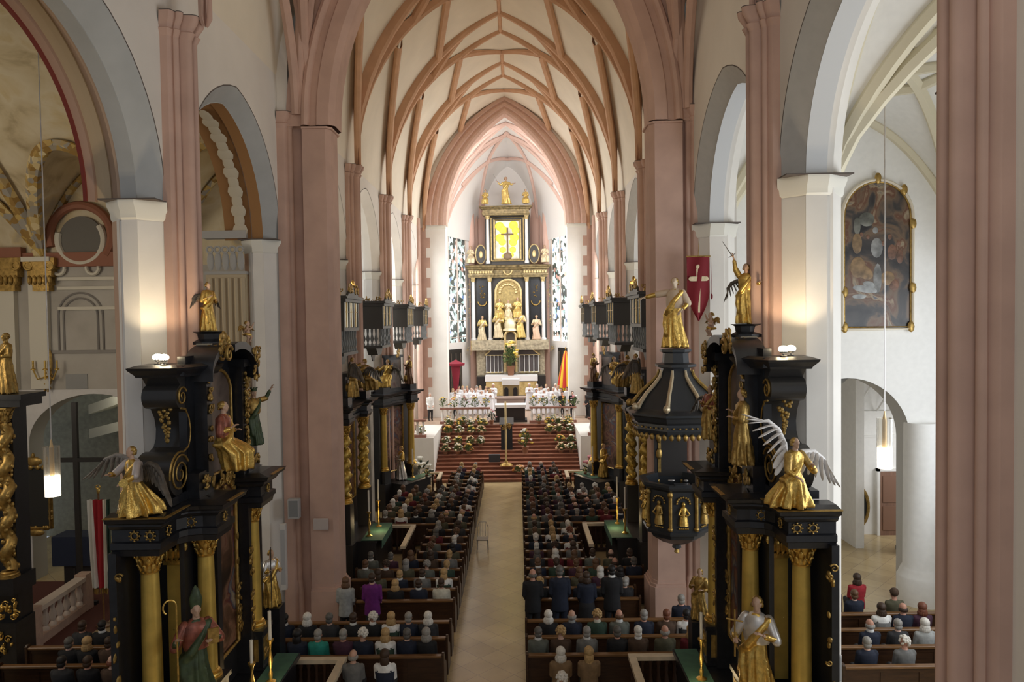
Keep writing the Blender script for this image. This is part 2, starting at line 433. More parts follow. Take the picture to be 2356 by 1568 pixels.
# vault shell over the nave
def vshell(u, v):
    x = lerp(-5.75, 5.75, u); return (x, lerp(-3., 44.9, v), zshell(x))
struct(MB().grid(lambda u, v: (5.46*sin((u-.5)*pi), lerp(PY[2]-.1,44.9,v), zshell(5.46*sin((u-.5)*pi))), 48, 24).build('ceiling', CREAM, smooth=60))
struct(MB().grid(lambda u, v: (5.8*sin((u-.5)*pi), lerp(-3.,PY[2]+.1,v), zrib(min(abs(5.8*sin((u-.5)*pi)),5.799), 5.8)+.1), 48, 12).build('ceiling_tower', CREAM, smooth=60))
def rib(mb, a, b, w=.145, dz=.0, n=14, hw=5.08):
    """rib between two plan points, hung under the shell"""
    dx, dy = b[0]-a[0], b[1]-a[1]; l = sqrt(dx*dx+dy*dy); px, py = -dy/l, dx/l
    rows = []
    for k in range(n+1):
        t = k/n; t = .5-.5*cos(pi*t) if abs(a[0]) > 4.9 or abs(b[0]) > 4.9 else t
        x, y = a[0]+dx*t, a[1]+dy*t
        zb = zrib(x, hw)-.10+dz; zt = max(zshell(x)+.03, zb+.05)
        zc = min(zt, zb+.13)
        rows.append([(x+px*w, y+py*w, zt),(x+px*w, y+py*w, zc),(x+px*w*.45, y+py*w*.45, zb),(x-px*w*.45, y-py*w*.45, zb),(x-px*w, y-py*w, zc),(x-px*w, y-py*w, zt)])
    vs = [p for r in rows for p in r]
    mb.add(vs, [(k*6+j, k*6+j+1, (k+1)*6+j+1, (k+1)*6+j) for k in range(n) for j in range(5)])
for i in range(0, 6):
    p = PY[i]; q = PY[i+1]; mb = MB(); l = q-p
    for s in (-1, 1):
        e = 5.08*s
        rib(mb, (e, p), (0, p), .17 if i != 2 else .1)
        rib(mb, (e, p), (1.9*s, p+.32*l))
        rib(mb, (1.9*s, p+.32*l), (0, p+.33*l), n=5)
        rib(mb, (1.9*s, p+.32*l), (0, p+.77*l), n=6)
        rib(mb, (1.7*s, p), (3.1*s, p+.19*l), n=5)
        rib(mb, (1.9*s, p+.32*l), (2.75*s, q), n=6)
        rib(mb, (e, q), (3.7*s, p+.2*l), .12)
    rib(mb, (0, p+.77*l-l), (0, p+.33*l), .11, n=3)
    mb2 = struct(mb.build('trim_vault_ribs', RIB if i > 1 else PINK, smooth=30))
# ribs of the tower bay fanning out from the third pier towards us
mb = MB()
for s in (-1, 1):
    for k, (tx, ty, r) in enumerate(((4.4,-5.5,.13),(3.2,-4.6,.13),(2.0,-3.2,.12),(5.0,-6.,.12))):
        pts = []
        for j in range(17):
            t = j/16; u = .5-.5*cos(pi*t*.5*1.0) if True else t; u = 1-cos(t*pi/2)
            x = lerp(5.22-.1*k, tx, u); y = PY[2]-.42+.06*k+(ty*u); z = 13.85+ (zrib(min(5.0,tx))-13.9)*sin(t*pi/2) if k < 3 else 13.85+5.5*sin(t*pi/2)
            pts.append((s*x, y, z))
        mb.tube(pts, r, 8)
struct(mb.build('trim_tower_ribs', PINK))
# triumphal arch wall
def halfarch(hw, zsp, rise, n=18):
    r = (hw*hw+rise*rise)/(2*hw); a = math.acos((r-hw)/r)
    half = [((r-hw)-r*cos(a*k/n), zsp+r*sin(a*k/n)) for k in range(n+1)]
    return half+[(-x, z) for x, z in half[-2::-1]]
Y6 = PY[6]
def arch_wall(name, y0, y1, hw, zsp, rise, xo, ztop, mt, zb=0):
    a = halfarch(hw, zsp, rise); n = len(a); mb = MB()
    for y, fl in ((y0, 0), (y1, 1)):
        vs = [(x, y, z) for x, z in a]+[(x, y, ztop) for x, z in a]
        fs = [(k, k+1, n+k+1, n+k) for k in range(n-1)]
        if fl: fs = [f[::-1] for f in fs]
        mb.add(vs, fs)
    mb.add([(x, y0, z) for x, z in a]+[(x, y1, z) for x, z in a], [(k, n+k, n+k+1, k+1) for k in range(n-1)])
    for s in (-1, 1): mb.box(s*hw, s*xo, y0, y1, zb, zsp); mb.box(s*hw, s*xo, y0, y1, zsp, ztop)
    return struct(mb.build(name, mt, smooth=0))
arch_wall('wall_chancel_arch', Y6, Y6+1., 3.78, 14.2, 6.9, 6.9, 23.0, WHITE)
def orders(name, y, lst, mt, zsp, dz=0):
    mb = MB(); rows = []
    for hw, rise, yy in lst: rows.append([(x, y+yy, z) for x, z in halfarch(hw, zsp, rise)])
    q = len(rows[0])
    for a in range(len(rows)-1): mb.add(rows[a]+rows[a+1], [(i, i+1, q+i+1, q+i) for i in range(q-1)])
    return struct(mb.build(name, mt, smooth=35))
ARCHP = mat('pink_arch_stone', (.62,.42,.34), .75, noise=.06)
orders('trim_chancel_arch', Y6, [(5.05,7.9,.0),(4.95,7.85,-.22),(4.7,7.65,-.25),(4.62,7.6,-.12),(4.45,7.45,-.2),(4.28,7.3,-.2),(4.2,7.25,-.08),(4.05,7.1,-.12),(3.9,7.0,-.1),(3.72,6.86,.02),(3.70,6.85,.9)], ARCHP, 14.2)
# pink toothed quoins either side of the white chancel piers
for s in (-1, 1):
    mb = MB()
    for k in range(19):
        z = 2.3+k*.62; w = .55 if k % 2 else .3
        mb.box(s*5.42, s*(5.0-(w-.3)), Y6-.02, Y6+.3, z, z+.62)
    mb.box(s*5.6, s*5.36, Y6-.05, Y6+.3, 0, 14.)
    struct(mb.build('trim_quoins', PINK, smooth=0))
    mb = MB(); mb.prism([(s*3.75, Y6-.06),(s*4.98, Y6-.06),(s*4.98, Y6+.02),(s*3.75, Y6+.02)], 14.0, 14.22); struct(mb.build('trim_chancel_impost', CAPW, smooth=0))
# respond shafts at the chancel arch
for s in (-1, 1):
    mb = MB()
    for k in range(2): mb.lathe([(.16,0),(.16,14.6)], 10, (s*(5.45-.02*k), Y6-.3-.34*k, 0))
    struct(mb.build('trim_shaft_end', PINK))
# chancel: raised floor, side walls, apse, vault
ZC = 2.25
struct(MB().box(-6.9,6.9,41.62,63,-.29,ZC).build('floor_chancel', mat('chancel_floor', (.42,.30,.22), .35, noise=.15), smooth=0))
CW = 4.75; YA = 53.5; YE = 59.5
apse = [(-CW,YA),(-2.5,YE),(2.5,YE),(CW,YA)]
CHW = mat('chancel_plaster', (.82,.80,.78), .85)
struct(MB().box(-CW-.4,-CW,Y6+1,YA,ZC,23).build('wall_chancel_left', CHW, smooth=0))
struct(MB().box(CW,CW+.4,Y6+1,YA,ZC,23).build('wall_chancel_right', CHW, smooth=0))
struct(MB().box(-3.2,3.2,YE,YE+.4,ZC,23).build('wall_apse_back', CHW, smooth=0))
def obl(s, t, out=0):
    """point on the oblique apse wall"""
    ax, ay, bx, by = s*CW, YA, s*2.5, YE
    l = sqrt((bx-ax)**2+(by-ay)**2); nx, ny = s*(by-ay)/l, abs(bx-ax)/l
    return (ax+(bx-ax)*t+nx*out, ay+(by-ay)*t+ny*out)
WZ0, WZ1 = 6.6, 14.6
def obl_wall(s):
    mb = MB(); t0, t1 = .10, .62
    def quad(ta, tb, za, zb, o0=0, o1=.5):
        p = [obl(s,ta,o0), obl(s,tb,o0), obl(s,tb,o1), obl(s,ta,o1)]
        if s > 0: p = p[::-1]
        mb.prism(p, za, zb)
    quad(-.02, t0, ZC, 23); quad(t1, 1.02, ZC, 23); quad(t0, t1, ZC, WZ0)
    # pointed head
    n = 8; tm = (t0+t1)/2; W = (t1-t0)/2
    for k in range(2*n):
        a, b2 = t0+(t1-t0)*k/(2*n), t0+(t1-t0)*(k+1)/(2*n)
        u = abs((a+b2)/2-tm)/W
        quad(a, b2, WZ1+2.2*sqrt(max(0, 1-u**1.6)), 23)
    struct(mb.build('wall_apse_'+('left' if s < 0 else 'right'), CHW, smooth=0))
for s in (-1, 1): obl_wall(s)
# stained glass windows of the apse
def glass_mat(name, seed, light, dark):
    m = bpy.data.materials.new(name); m.use_nodes = True; nt = m.node_tree; b = nt.nodes['Principled BSDF']
    tc = nt.nodes.new('ShaderNodeTexCoord')
    vo = nt.nodes.new('ShaderNodeTexVoronoi'); vo.inputs['Scale'].default_value = 3.2; mp = nt.nodes.new('ShaderNodeMapping'); mp.inputs['Location'].default_value = (seed, seed*2, 0)
    nt.links.new(tc.outputs['Object'], mp.inputs['Vector']); nt.links.new(mp.outputs['Vector'], vo.inputs['Vector'])
    sp = nt.nodes.new('ShaderNodeSeparateColor'); nt.links.new(vo.outputs['Color'], sp.inputs['Color'])
    cr = nt.nodes.new('ShaderNodeValToRGB'); el = cr.color_ramp.elements
    st = [(0,(.01,.02,.015)),(dark,(.04,.06,.05)),(dark+.06,(.30,.42,.40)),(dark+.16,(.10,.16,.30)),(dark+.2,(.72,.85,.84)),(dark+.34,(.95,1,1)),(dark+.4,(.55,.25,.20)),(dark+.44,(.85,.95,.95)),(min(.98,dark+.6),(1,1,1))]
    while len(el) < len(st): el.new(.5)
    for e, (p, c) in zip(el, st): e.position = p; e.color = (*c, 1)
    cr.color_ramp.interpolation = 'CONSTANT'
    nt.links.new(sp.outputs[0], cr.inputs['Fac'])
    n2 = nt.nodes.new('ShaderNodeTexNoise'); n2.inputs['Scale'].default_value = .45; nt.links.new(mp.outputs['Vector'], n2.inputs['Vector'])
    c2 = nt.nodes.new('ShaderNodeValToRGB'); c2.color_ramp.elements[0].position = .42; c2.color_ramp.elements[1].position = .58
    c2.color_ramp.elements[0].color = (.35,.38,.36,1); c2.color_ramp.elements[1].color = (1,1,1,1)
    nt.links.new(n2.outputs['Fac'], c2.inputs['Fac'])
    mx = nt.nodes.new('ShaderNodeMix'); mx.data_type = 'RGBA'; mx.blend_type = 'MULTIPLY'; mx.inputs[0].default_value = 1
    nt.links.new(cr.outputs['Color'], mx.inputs[6]); nt.links.new(c2.outputs['Color'], mx.inputs[7])
    nt.links.new(mx.outputs[2], b.inputs['Emission Color']); b.inputs['Emission Strength'].default_value = light
    b.inputs['Base Color'].default_value = (.1,.1,.1,1); b.inputs['Roughness'].default_value = .2
    return m
for s, nm, mt in ((-1, 'window_1', glass_mat('stained_glass_left', 3., 2.2, .34)), (1, 'window_2', glass_mat('stained_glass_right', 9., 3.2, .2))):
    t0, t1 = .10, .62; tm = .36; W = .26; mb = MB(); n = 16; vs = []
    for k in range(n+1):
        t = t0+(t1-t0)*k/n; u = abs(t-tm)/W; x, y = obl(s, t, .12)
        x2, y2 = obl(s, t, .14)
        zt = WZ1+2.2*sqrt(max(0,1-u**1.6))+.02
        vs += [(x,y,WZ0),(x,y,zt),(x2,y2,WZ0),(x2,y2,zt)]
    fs = []
    for k in range(n):
        a = 4*k; fs += [(a,a+1,a+5,a+4),(a+6,a+7,a+3,a+2)]
    mb.add(vs, fs)
    w = struct(mb.build(nm, mt, smooth=0))
    fr = MB()
    for t in (.10+.012, .36, .62-.012):
        zz = WZ1+2.2*sqrt(max(0, 1-(abs(t-tm)/W)**1.6)); x, y = obl(s, t, .06); fr.tube([(x,y,WZ0),(x,y,zz)], .07, 6)
    for k in range(7):
        z = WZ0+.4+k*1.3; a = obl(s,t0,.08); b2 = obl(s,t1,.08); fr.tube([(*a,z),(*b2,z)], .025, 4)
    f = fr.build('window_tracery', mat('window_stone', (.62,.52,.46), .8), w)
# apse ribs / chancel vault
def zch(x): return zrib(min(abs(x), CW-.02)*5.4/CW, 5.4)
mb = MB()
mb.grid(lambda u, v: (CW*sin((u-.5)*pi), lerp(Y6+.9, YA, v), zch(CW*sin((u-.5)*pi))+.1), 32, 8)
struct(mb.build('ceiling_chancel', CHW, smooth=60))
mb = MB()
def apv(u, v):
    # u across, v towards the back: the section narrows
    w = lerp(CW, 2.4, v); x = w*sin((u-.5)*pi); f = 1-(abs(x)/max(w,.01))
    return (x, lerp(YA, YE+.05, v), (zch(x*CW/w)+.1)*(1-.0*v)-v*v*1.2*(1-abs(x)/w))
mb.grid(apv, 32, 10); struct(mb.build('ceiling_apse', CHW, smooth=60))
RIBP = mat('rib_pale_rose', (.70,.50,.43), .8)
def cpt(x, y):
    if y <= YA: return (x, y, zch(x)-.05)
    v = (y-YA)/(YE-YA); w = lerp(CW, 2.4, v); return (x, y, zch(min(abs(x),w)*CW/w)-v*v*1.2*(1-min(1,abs(x)/w))-.05)
def crib(a, b, n=12, r=.13):
    mb.tube([cpt(lerp(a[0],b[0],.5-.5*cos(pi*k/n)), lerp(a[1],b[1],.5-.5*cos(pi*k/n))) for k in range(n+1)], r, 6)
mb = MB()
for s in (-1, 1):
    for y in (47.2, 50.4, YA): crib((s*4.68, y), (0, y))
    crib((s*4.68,47.2),(0,50.4)); crib((s*4.68,50.4),(0,47.2)); crib((s*4.68,YA),(0,50.4)); crib((s*4.68,50.4),(0,YA))
    crib((0,YA-.6),(1.5*s,56.0), 6); crib((1.5*s,56.),(4.68*s,YA), 8); crib((1.5*s,56.),(0,58.2), 6); crib((1.5*s,56.),(2.5*s,YE-.1), 8); crib((1.5*s,56.),(3.4*s,54.2), 6)
struct(mb.build('trim_chancel_ribs', RIBP))
mb = MB()
for s in (-1, 1):
    for t, r in ((-.01,.22),(1.,.75),(.74,.34),(.86,.3)):
        x, y = obl(s, t, -.05); mb.lathe([(r,ZC),(r,14.6),(r*.9,16.5),(r*.5,19)], 10, (x,y,0))
struct(mb.build('trim_apse_shafts', mat('rose_apse_stone', (.70,.47,.39), .8)))
# steps up to the chancel
mb = MB(); NS = 15
for k in range(NS):
    y = 36.5+.34*k; x = 3.8
    mb.box(-x, x, y, 41.62, .15*k+.0, .15*(k+1))
STEP = mat_ramp('red_marble_steps', [(.3,(.17,.055,.03)),(.7,(.30,.11,.06))], 2.5, .35)
struct(mb.build('floor_steps', STEP, smooth=0))
# step nosings, a lighter edge on each tread
mb = MB()
for k in range(NS): mb.box(-3.8,3.8,36.5+.34*k-.03,36.5+.34*k+.06,.15*(k+1)-.035,.15*(k+1)+.004)
struct(mb.build('trim_step_nosing', mat('pale_step_edge', (.42,.20,.13), .4), smooth=0))

for s in (-1, 1): struct(MB().box(s*3.805,s*5.1,36.9,41.62,0,ZC).build('wall_stair_flank', WHITE, smooth=0))
# ------------------------------------------------------------------ side aisles
def wall_with_arch(name, y0, y1, x0, x1, z0, z1, cx, hw, zs, rise, mt, soffit=None):
    a = [(cx-hw*cos(pi*k/24), zs+rise*sin(pi*k/24)) for k in range(25)]
    a2 = [(cx-(hw-.006)*cos(pi*k/24), zs+(rise-.006)*sin(pi*k/24)) for k in range(25)]
    mb = MB(); n = len(a)
    for y, fl in ((y0,0),(y1,1)):
        vs = [(x,y,z) for x,z in a]+[(x,y,z1) for x,z in a]
        fs = [(k,k+1,n+k+1,n+k) for k in range(n-1)]
        mb.add(vs, [f[::-1] for f in fs] if fl else fs)
    mb.box(x0, cx-hw, y0, y1, z0, z1); mb.box(cx+hw, x1, y0, y1, z0, z1)
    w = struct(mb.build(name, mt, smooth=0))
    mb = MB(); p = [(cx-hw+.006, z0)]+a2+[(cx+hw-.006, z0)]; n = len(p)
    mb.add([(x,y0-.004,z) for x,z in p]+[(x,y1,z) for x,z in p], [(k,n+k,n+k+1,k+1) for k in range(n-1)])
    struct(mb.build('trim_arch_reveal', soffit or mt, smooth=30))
    return w
# right aisle: bright limewash
RW = mat('aisle_limewash', (.84,.83,.80), .85, noise=.03)
RYW = 20.5
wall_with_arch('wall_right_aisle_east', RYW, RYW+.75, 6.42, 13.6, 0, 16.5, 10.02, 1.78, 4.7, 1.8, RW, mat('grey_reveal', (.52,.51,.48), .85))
struct(MB().box(13.0,13.6,-3,RYW,0,3.2).box(13.0,13.6,-3,RYW,9.5,16.5).build('wall_right_aisle_outer', RW, smooth=0))
# round foot of the right arch jamb
mb = MB(); mb.lathe([(.62,0),(.62,.75),(.58,.8),(.52,.95),(.5,1.0),(.46,1.05),(.44,5.2)], 20, (12.15,RYW+.1,0)); struct(mb.build('trim_jamb_foot', RW))
# back room behind the arch
struct(MB().box(7.5,18,27,27.4,0,12).build('wall_right_room_back', RW, smooth=0))
struct(MB().box(12.55,12.85,25.4,27,0,12).build('wall_right_room_side', RW, smooth=0))
mb = MB(); mb.box(7.5,18,26.86,27,4.55,4.7).box(7.5,18,26.92,27,4.3,4.55).box(7.5,18,26.94,27,3.7,3.78); struct(mb.build('trim_cornice', RW, smooth=0))
mb = MB(); mb.grid(lambda u, v: (lerp(8.5,16.,u), 27-.0-lerp(0,6.,v), 4.7+2.6*sin(pi*u)), 20, 2, True); struct(mb.build('ceiling_right_room', RW, smooth=60))
mb = MB()
for t in (.25,.6): mb.tube([(lerp(12.8,15.2,t)-.2, 26.9, 4.7), (lerp(12.8,15.2,t)+.05,25.5,6.3),(lerp(12.8,15.2,t)+.6,24,7.0)], .04, 5)
struct(mb.build('trim_room_groins', mat('pale_groin', (.72,.71,.68), .85)))
# door in the back room
d = struct(MB().bbox(14.15,15.5,26.86,26.98,0,2.42).build('door_1', mat_ramp('door_wood', [(.3,(.20,.11,.075)),(.7,(.27,.15,.10))], 2., .5, stretch=(6,6,1)), smooth=0))
MB().box(14.25,14.8,26.84,26.87,.2,1.1).box(14.25,14.8,26.84,26.87,1.25,2.25).box(14.88,15.4,26.84,26.87,.2,1.1).box(14.88,15.4,26.84,26.87,1.25,2.25).build('door_panel', mat('door_panel_wood', (.24,.13,.085), .5), d, 0)
mb = MB(); mb.tube([(14.92,26.85,1.05),(14.92,26.78,1.05),(15.02,26.78,1.05)], .015, 6); mb.build('door_handle', GOLD, d)
struct(MB().box(14.05,14.15,26.85,27,0,2.52).box(15.5,15.6,26.85,27,0,2.52).box(14.05,15.6,26.85,27,2.42,2.52).build('trim_door_frame', RW, smooth=0))
# right aisle vault: cross vaulted bays with cream ribs
def gz(u, v): return 10.75+3.25*max(sin(pi*min(1,max(0,u)))**.72, sin(pi*min(1,max(0,v)))**.72)
X0, X1 = 6.38, 13.05
mb = MB()
for ya, yb in ((1.2,7.3),(7.3,13.4),(13.4,RYW)):
    mb.grid(lambda u, v: (lerp(X0,X1,u), lerp(ya,yb,v), gz(u,v)), 28, 28)
struct(mb.build('ceiling_right_aisle', RW, smooth=60))
mb = MB()
def xr(p, q, r=.15, n=20): mb.tube([(lerp(X0,X1,lerp(p[0],q[0],k/n)), lerp(ya,yb,lerp(p[1],q[1],k/n)), gz(lerp(p[0],q[0],k/n), lerp(p[1],q[1],k/n))-.05) for k in range(n+1)], r, 6)
for ya, yb in ((7.3,13.4),(13.4,RYW-.05)):
    xr((0,0),(1,1)); xr((1,0),(0,1)); xr((0,0),(.5,.78)); xr((.5,.78),(1,0)); xr((0,1),(.5,.22)); xr((.5,.22),(1,1)); xr((0,.0),(1,.0),.2); xr((0,1),(1,1),.14); xr((.0,0),(.0,1),.12)
struct(mb.build('trim_aisle_ribs', RIBC))
# left aisle chapel, painted
LYW = 23.
FRES = mat_ramp('fresco_ground', [(.28,(.36,.27,.15)),(.40,(.62,.52,.33)),(.52,(.70,.61,.43)),(.60,(.64,.52,.30)),(.72,(.42,.36,.27))], .8, .9, dist=.6)
FRES2 = mat_ramp('fresco_architecture', [(.2,(.34,.31,.27)),(.5,(.47,.44,.39)),(.8,(.54,.51,.46))], .8, .9)
LW = mat('chapel_limewash', (.70,.68,.66), .85, noise=.04)
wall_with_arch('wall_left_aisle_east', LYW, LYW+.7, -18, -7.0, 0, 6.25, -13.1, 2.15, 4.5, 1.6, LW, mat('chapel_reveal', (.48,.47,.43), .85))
struct(MB().box(-18,-7,LYW,LYW+.7,6.25,10.2).build('wall_left_painted', FRES2, smooth=0))
struct(MB().box(-18,-7,LYW+.02,LYW+.7,10.2,19).build('wall_left_fresco', FRES, smooth=0))
struct(MB().box(-18,-17.4,-3,LYW,0,18).build('wall_left_outer', LW, smooth=0))
struct(MB().box(-26,-7,28,28.4,0,9).box(-26,-7,LYW+.7,28.4,6.6,7).build('wall_left_recess', mat('olive_recess', (.36,.35,.27), .9, noise=.15), smooth=0))
# sloping stair soffits seen in the recess
mb = MB()
for k, (x0, z0, x1, z1) in enumerate(((-15.4,5.0,-11.6,6.3),(-15.4,4.1,-11.6,5.0),(-13,3.4,-11.2,4.4))):
    mb.add([(x0,26.5,z0),(x1,26.5,z1),(x1,26.5,z1+.35),(x0,26.5,z0+.35),(x0,27.9,z0),(x1,27.9,z1),(x1,27.9,z1+.35),(x0,27.9,z0+.35)], [(0,1,2,3),(7,6,5,4),(0,4,5,1),(2,6,7,3),(1,5,6,2),(0,3,7,4)])
struct(mb.build('trim_recess_vaulting', mat('recess_vaulting', (.58,.56,.47), .85), smooth=0))
# painted vault of the chapel: a barrel cut by lunettes, groins trimmed with gold patterned ribs
def zyv(d): return 10.6+4.9*sin(pi/2*min(1.,max(0.,d)/7.))**.85
def zxv(x): return 10.6+2.9*abs(sin(pi*(x+14.6)/4.4))**.72
mb = MB(); mb.grid(lambda u, v: (lerp(-18.,-6.45,u), lerp(LYW,9.,v), max(zyv(LYW-lerp(LYW,9.,v)), zxv(lerp(-18.,-6.45,u)))), 72, 48); struct(mb.build('ceiling_left_aisle', FRES, smooth=60))
GRIB = mat_ramp('gold_patterned_rib', [(.20,(.34,.20,.05)),(.42,(.60,.42,.13)),(.5,(.74,.62,.36)),(.62,(.52,.35,.10)),(.8,(.36,.33,.28))], 5.5, .6, 'vor')
mb = MB()
for xs in (-19.,-14.6,-10.2):
    for sg in (-1,1):
        pts = []
        for k in range(1, 25):
            x = xs+sg*2.2*k/24; z = zxv(x); lo, hi = 0., 7.
            for _ in range(30):
                m_ = (lo+hi)/2
                if zyv(m_) < z: lo = m_
                else: hi = m_
            pts.append((x, LYW-.08-lo, z-.06))
        mb.tube([(xs,LYW-.1,10.5)]+pts, .20, 6, sq=.7)
        mb.tube([(xs+sg*2.2*k/24, LYW-.06, zxv(xs+sg*2.2*k/24)-.12) for k in range(25)], .16, 6, sq=.6)
    mb.tube([(xs, LYW-.1-7.5*k/24, zyv(7.5*k/24)-.06) for k in range(25)], .22, 6, sq=.7)
struct(mb.build('trim_gold_ribs', GRIB))
mb = MB()
for xs in (-14.6,-10.2): mb.box(xs-.45,xs+.45,LYW-.4,LYW,10.35,10.5); mb.box(xs-.35,xs+.35,LYW-.32,LYW,10.2,10.35); mb.box(xs-.22,xs+.22,LYW-.22,LYW,10.0,10.2)
struct(mb.build('trim_vault_corbel', mat('pale_stucco', (.66,.62,.52)), smooth=0))
# fresco figures on the vault cells
for nm, col, lst in (('ochre',(.42,.26,.07),((-13.9,17.6,.5,.3),(-13.2,16.4,.6,.35),(-15.2,17.2,.5,.3))),('slate',(.22,.22,.22),((-13.5,17.2,.55,.25),(-12.6,16.2,.5,.3),(-14.4,16.2,.7,.3))),('flesh',(.45,.29,.19),((-13.6,18.0,.25,.2),(-12.9,16.9,.25,.2)))):
    mb = MB()
    for k, (x, y, rx, ry) in enumerate(lst):
        for j in range(4):
            xx, yy = x+.3*cos(j*2.3+k), y+.35*sin(j*1.7+k); sl = -atan2(zyv(LYW-yy+.1)-zyv(LYW-yy-.1), .2)
            mb.ell((xx, yy, max(zyv(LYW-yy),zxv(xx))-.02), (rx*.5,ry*.9,.02), 10, 6, Matrix.Rotation(sl,3,'X') @ Matrix.Rotation(j*1.1+k,3,'Z'))
    struct(mb.build('trim_fresco_'+nm, mat('fresco_'+nm, col, .9, noise=.4, nscale=4.), smooth=60))
# painted architecture on the chapel's end wall
RED = mat('rust_red_stucco', (.30,.12,.07), .7); STU = mat('pale_stucco', (.66,.62,.52), .75); SHD = mat('painted_grey_line', (.30,.28,.26), .9)
def W(px, py): p = at(px, py, Y=LYW); return p.x, p.z
mb = MB()
for px, w in ((105,26),(28,30)):
    x, z = W(px, 1010); x2, z2 = W(px, 640); h = w/72
    mb.box(x-h*.8, x+h*.8, LYW-.18, LYW, 6.3, z2)
struct(mb.build('trim_pilasters', STU, smooth=0))
mb = MB()
for px in (105, 28):
    x, z = W(px, 620)
    for k, (g, dz) in enumerate(((.26,-.5),(.30,-.3),(.38,-.05),(.46,.2),(.5,.3))): mb.box(x-g, x+g, LYW-.2-g*.3, LYW, z+dz-.2, z+dz+.05)
    for s in (-1,1):
        mb.torus((x+s*.34, LYW-.32, z+.1), .12, .05, 10, 6, 'y')
    for k in range(5): mb.ell((x-.32+.16*k, LYW-.32, z-.35), (.07,.06,.16), 6, 5)
struct(mb.build('trim_pilaster_capital', GOLDD))
mb = MB(); x0, z0 = W(60, 590); x1, z1 = W(250, 590)
mb.box(-18, x0, LYW-.25, LYW, z0-.25, z0+.28); mb.box(x0, x1+1.2, LYW-.18, LYW, z0-.35, z0+.1)
cx, cz = W(190, 545)
mb.torus((cx, LYW-.1, cz), 1.0, .14, 28, 8, 'y', -.2*pi, 1.1*pi)
struct(mb.build('trim_rust_mouldings', RED))
mb = MB(); mb.torus((cx, LYW-.1, cz-.1), .74, .1, 28, 8, 'y', .9*pi, 2.2*pi)
for s in (-1, 1): mb.torus((cx+s*.55-.2, LYW-.1, cz-1.0), .2, .06, 14, 6, 'y')
a, b2 = W(135, 640); c, d = W(245, 640)
for z in (d-.05, d-.35, d-1.0): mb.box(a, c+1, LYW-.1, LYW, z, z+.1)
struct(mb.build('trim_pale_mouldings', STU))
mb = MB(); mb.lathe([(.62,0),(.62,.1)], 24, (0,0,0)); mb2 = MB(Matrix.Translation((cx, LYW-.02, cz-.05)) @ Matrix.Rotation(pi/2,4,'X')); mb2.lathe([(.7,0),(.7,.06)], 28)
struct(mb2.build('trim_painted_oculus', mat('dark_oculus_paint', (.17,.16,.14), .9)))
mb = MB(); cx2, cz2 = W(186, 725); bot = W(186, 805)[1]
for r in (.55, .72):
    mb.tube([(cx2-r, LYW-.03, bot)]+[(cx2-r*cos(pi*k/14), LYW-.03, cz2+r*sin(pi*k/14)) for k in range(15)]+[(cx2+r, LYW-.03, bot)], .03, 4)
mb.box(cx2-1, cx2+1.4, LYW-.06, LYW, bot-.1, bot)
struct(mb.build('trim_painted_niche', SHD))
x, z = W(206, 890); mb = MB().box(x-.75, x-.05, LYW-.03, LYW, 6.27, 6.75); struct(mb.build('trim_grey_field', mat('grey_field', (.33,.33,.32), .9), smooth=0))
# painted back orders of the first left arch: beige hollow, rose roll, red edge
SPR_NOW[0] = SPRS[-1]
for nm, ch, mt in (('trim_beige_hollow', [(6.655,.36),(6.66,.24),(6.74,.20),(6.86,.16)], mat('beige_hollow', (.50,.40,.27), .8)), ('trim_rose_order', [(6.86,.16),(6.86,.08),(6.98,.06)], mat('rose_order', (.46,.30,.22), .8)), ('trim_arch_red_edge', [(6.98,.06),(6.98,.02),(7.04,.02)], REDL)):
    mb = MB(); rows = [[(-x,y,z) for y,z in archpts(PY[0]+.72, PY[1]-.72, e, 20)] for x, e in ch]; n = len(rows[0])
    for k in range(len(rows)-1): mb.add(rows[k]+rows[k+1], [(i,n+i,n+i+1,i+1) for i in range(n-1)])
    struct(mb.build(nm, mt, smooth=30))
# fluted painted pilaster inside the second left arch, on the pier's west face
mb = MB(); yj = PY[2]-.72-.02
FL = mat('fluted_stone', (.56,.46,.31), .8)
mb.box(-7.6,-6.55,yj-.03,yj+.2,0,9.6)
for k in range(6): mb.tube([(-6.62-.17*k, yj-.05, 1.2),(-6.62-.17*k, yj-.05, 9.5)], .06, 8)
struct(mb.build('trim_fluted_pilaster', FL))
mb = MB()
mb.box(-7.65,-6.5,yj-.08,yj+.2,10.55,10.75); mb.box(-7.62,-6.53,yj-.06,yj+.2,9.6,9.68)
for k in range(5):
    mb.ell((-6.65-.2*k, yj-.06, 9.95), (.1,.06,.26), 8, 6); mb.torus((-6.65-.2*k, yj-.1, 10.25), .08, .03, 10, 5, 'y')
struct(mb.build('trim_fluted_capital', mat('grey_capital', (.45,.44,.42), .8)))
mb = MB()
for k, r in ((0,1.02),):
    for off in (-.72,.72):
        pass
yy = archpts(PY[1]+.72, PY[2]-.72, -.02, 16)[16:]
mb = MB()
for k in range(2, len(yy)-1, 1):
    y, z = yy[k]; ya, za = yy[k-1]; yb, zb = yy[min(k+1,len(yy)-1)]
    ang = atan2(zb-za, yb-ya)
    mb.ell((-6.66, y-.02, z), (.20,.2,.03) if k % 2 else (.14,.26,.03), 10, 6, Matrix.Rotation(ang, 3, 'X'))
struct(mb.build('trim_soffit_medallions', mat('medallion_stucco', (.62,.55,.42), .8)))
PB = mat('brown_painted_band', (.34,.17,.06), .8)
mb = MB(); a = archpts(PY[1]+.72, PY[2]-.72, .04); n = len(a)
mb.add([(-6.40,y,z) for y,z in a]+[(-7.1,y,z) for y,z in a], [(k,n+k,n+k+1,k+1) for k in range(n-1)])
struct(mb.build('trim_painted_soffit', PB, smooth=30))
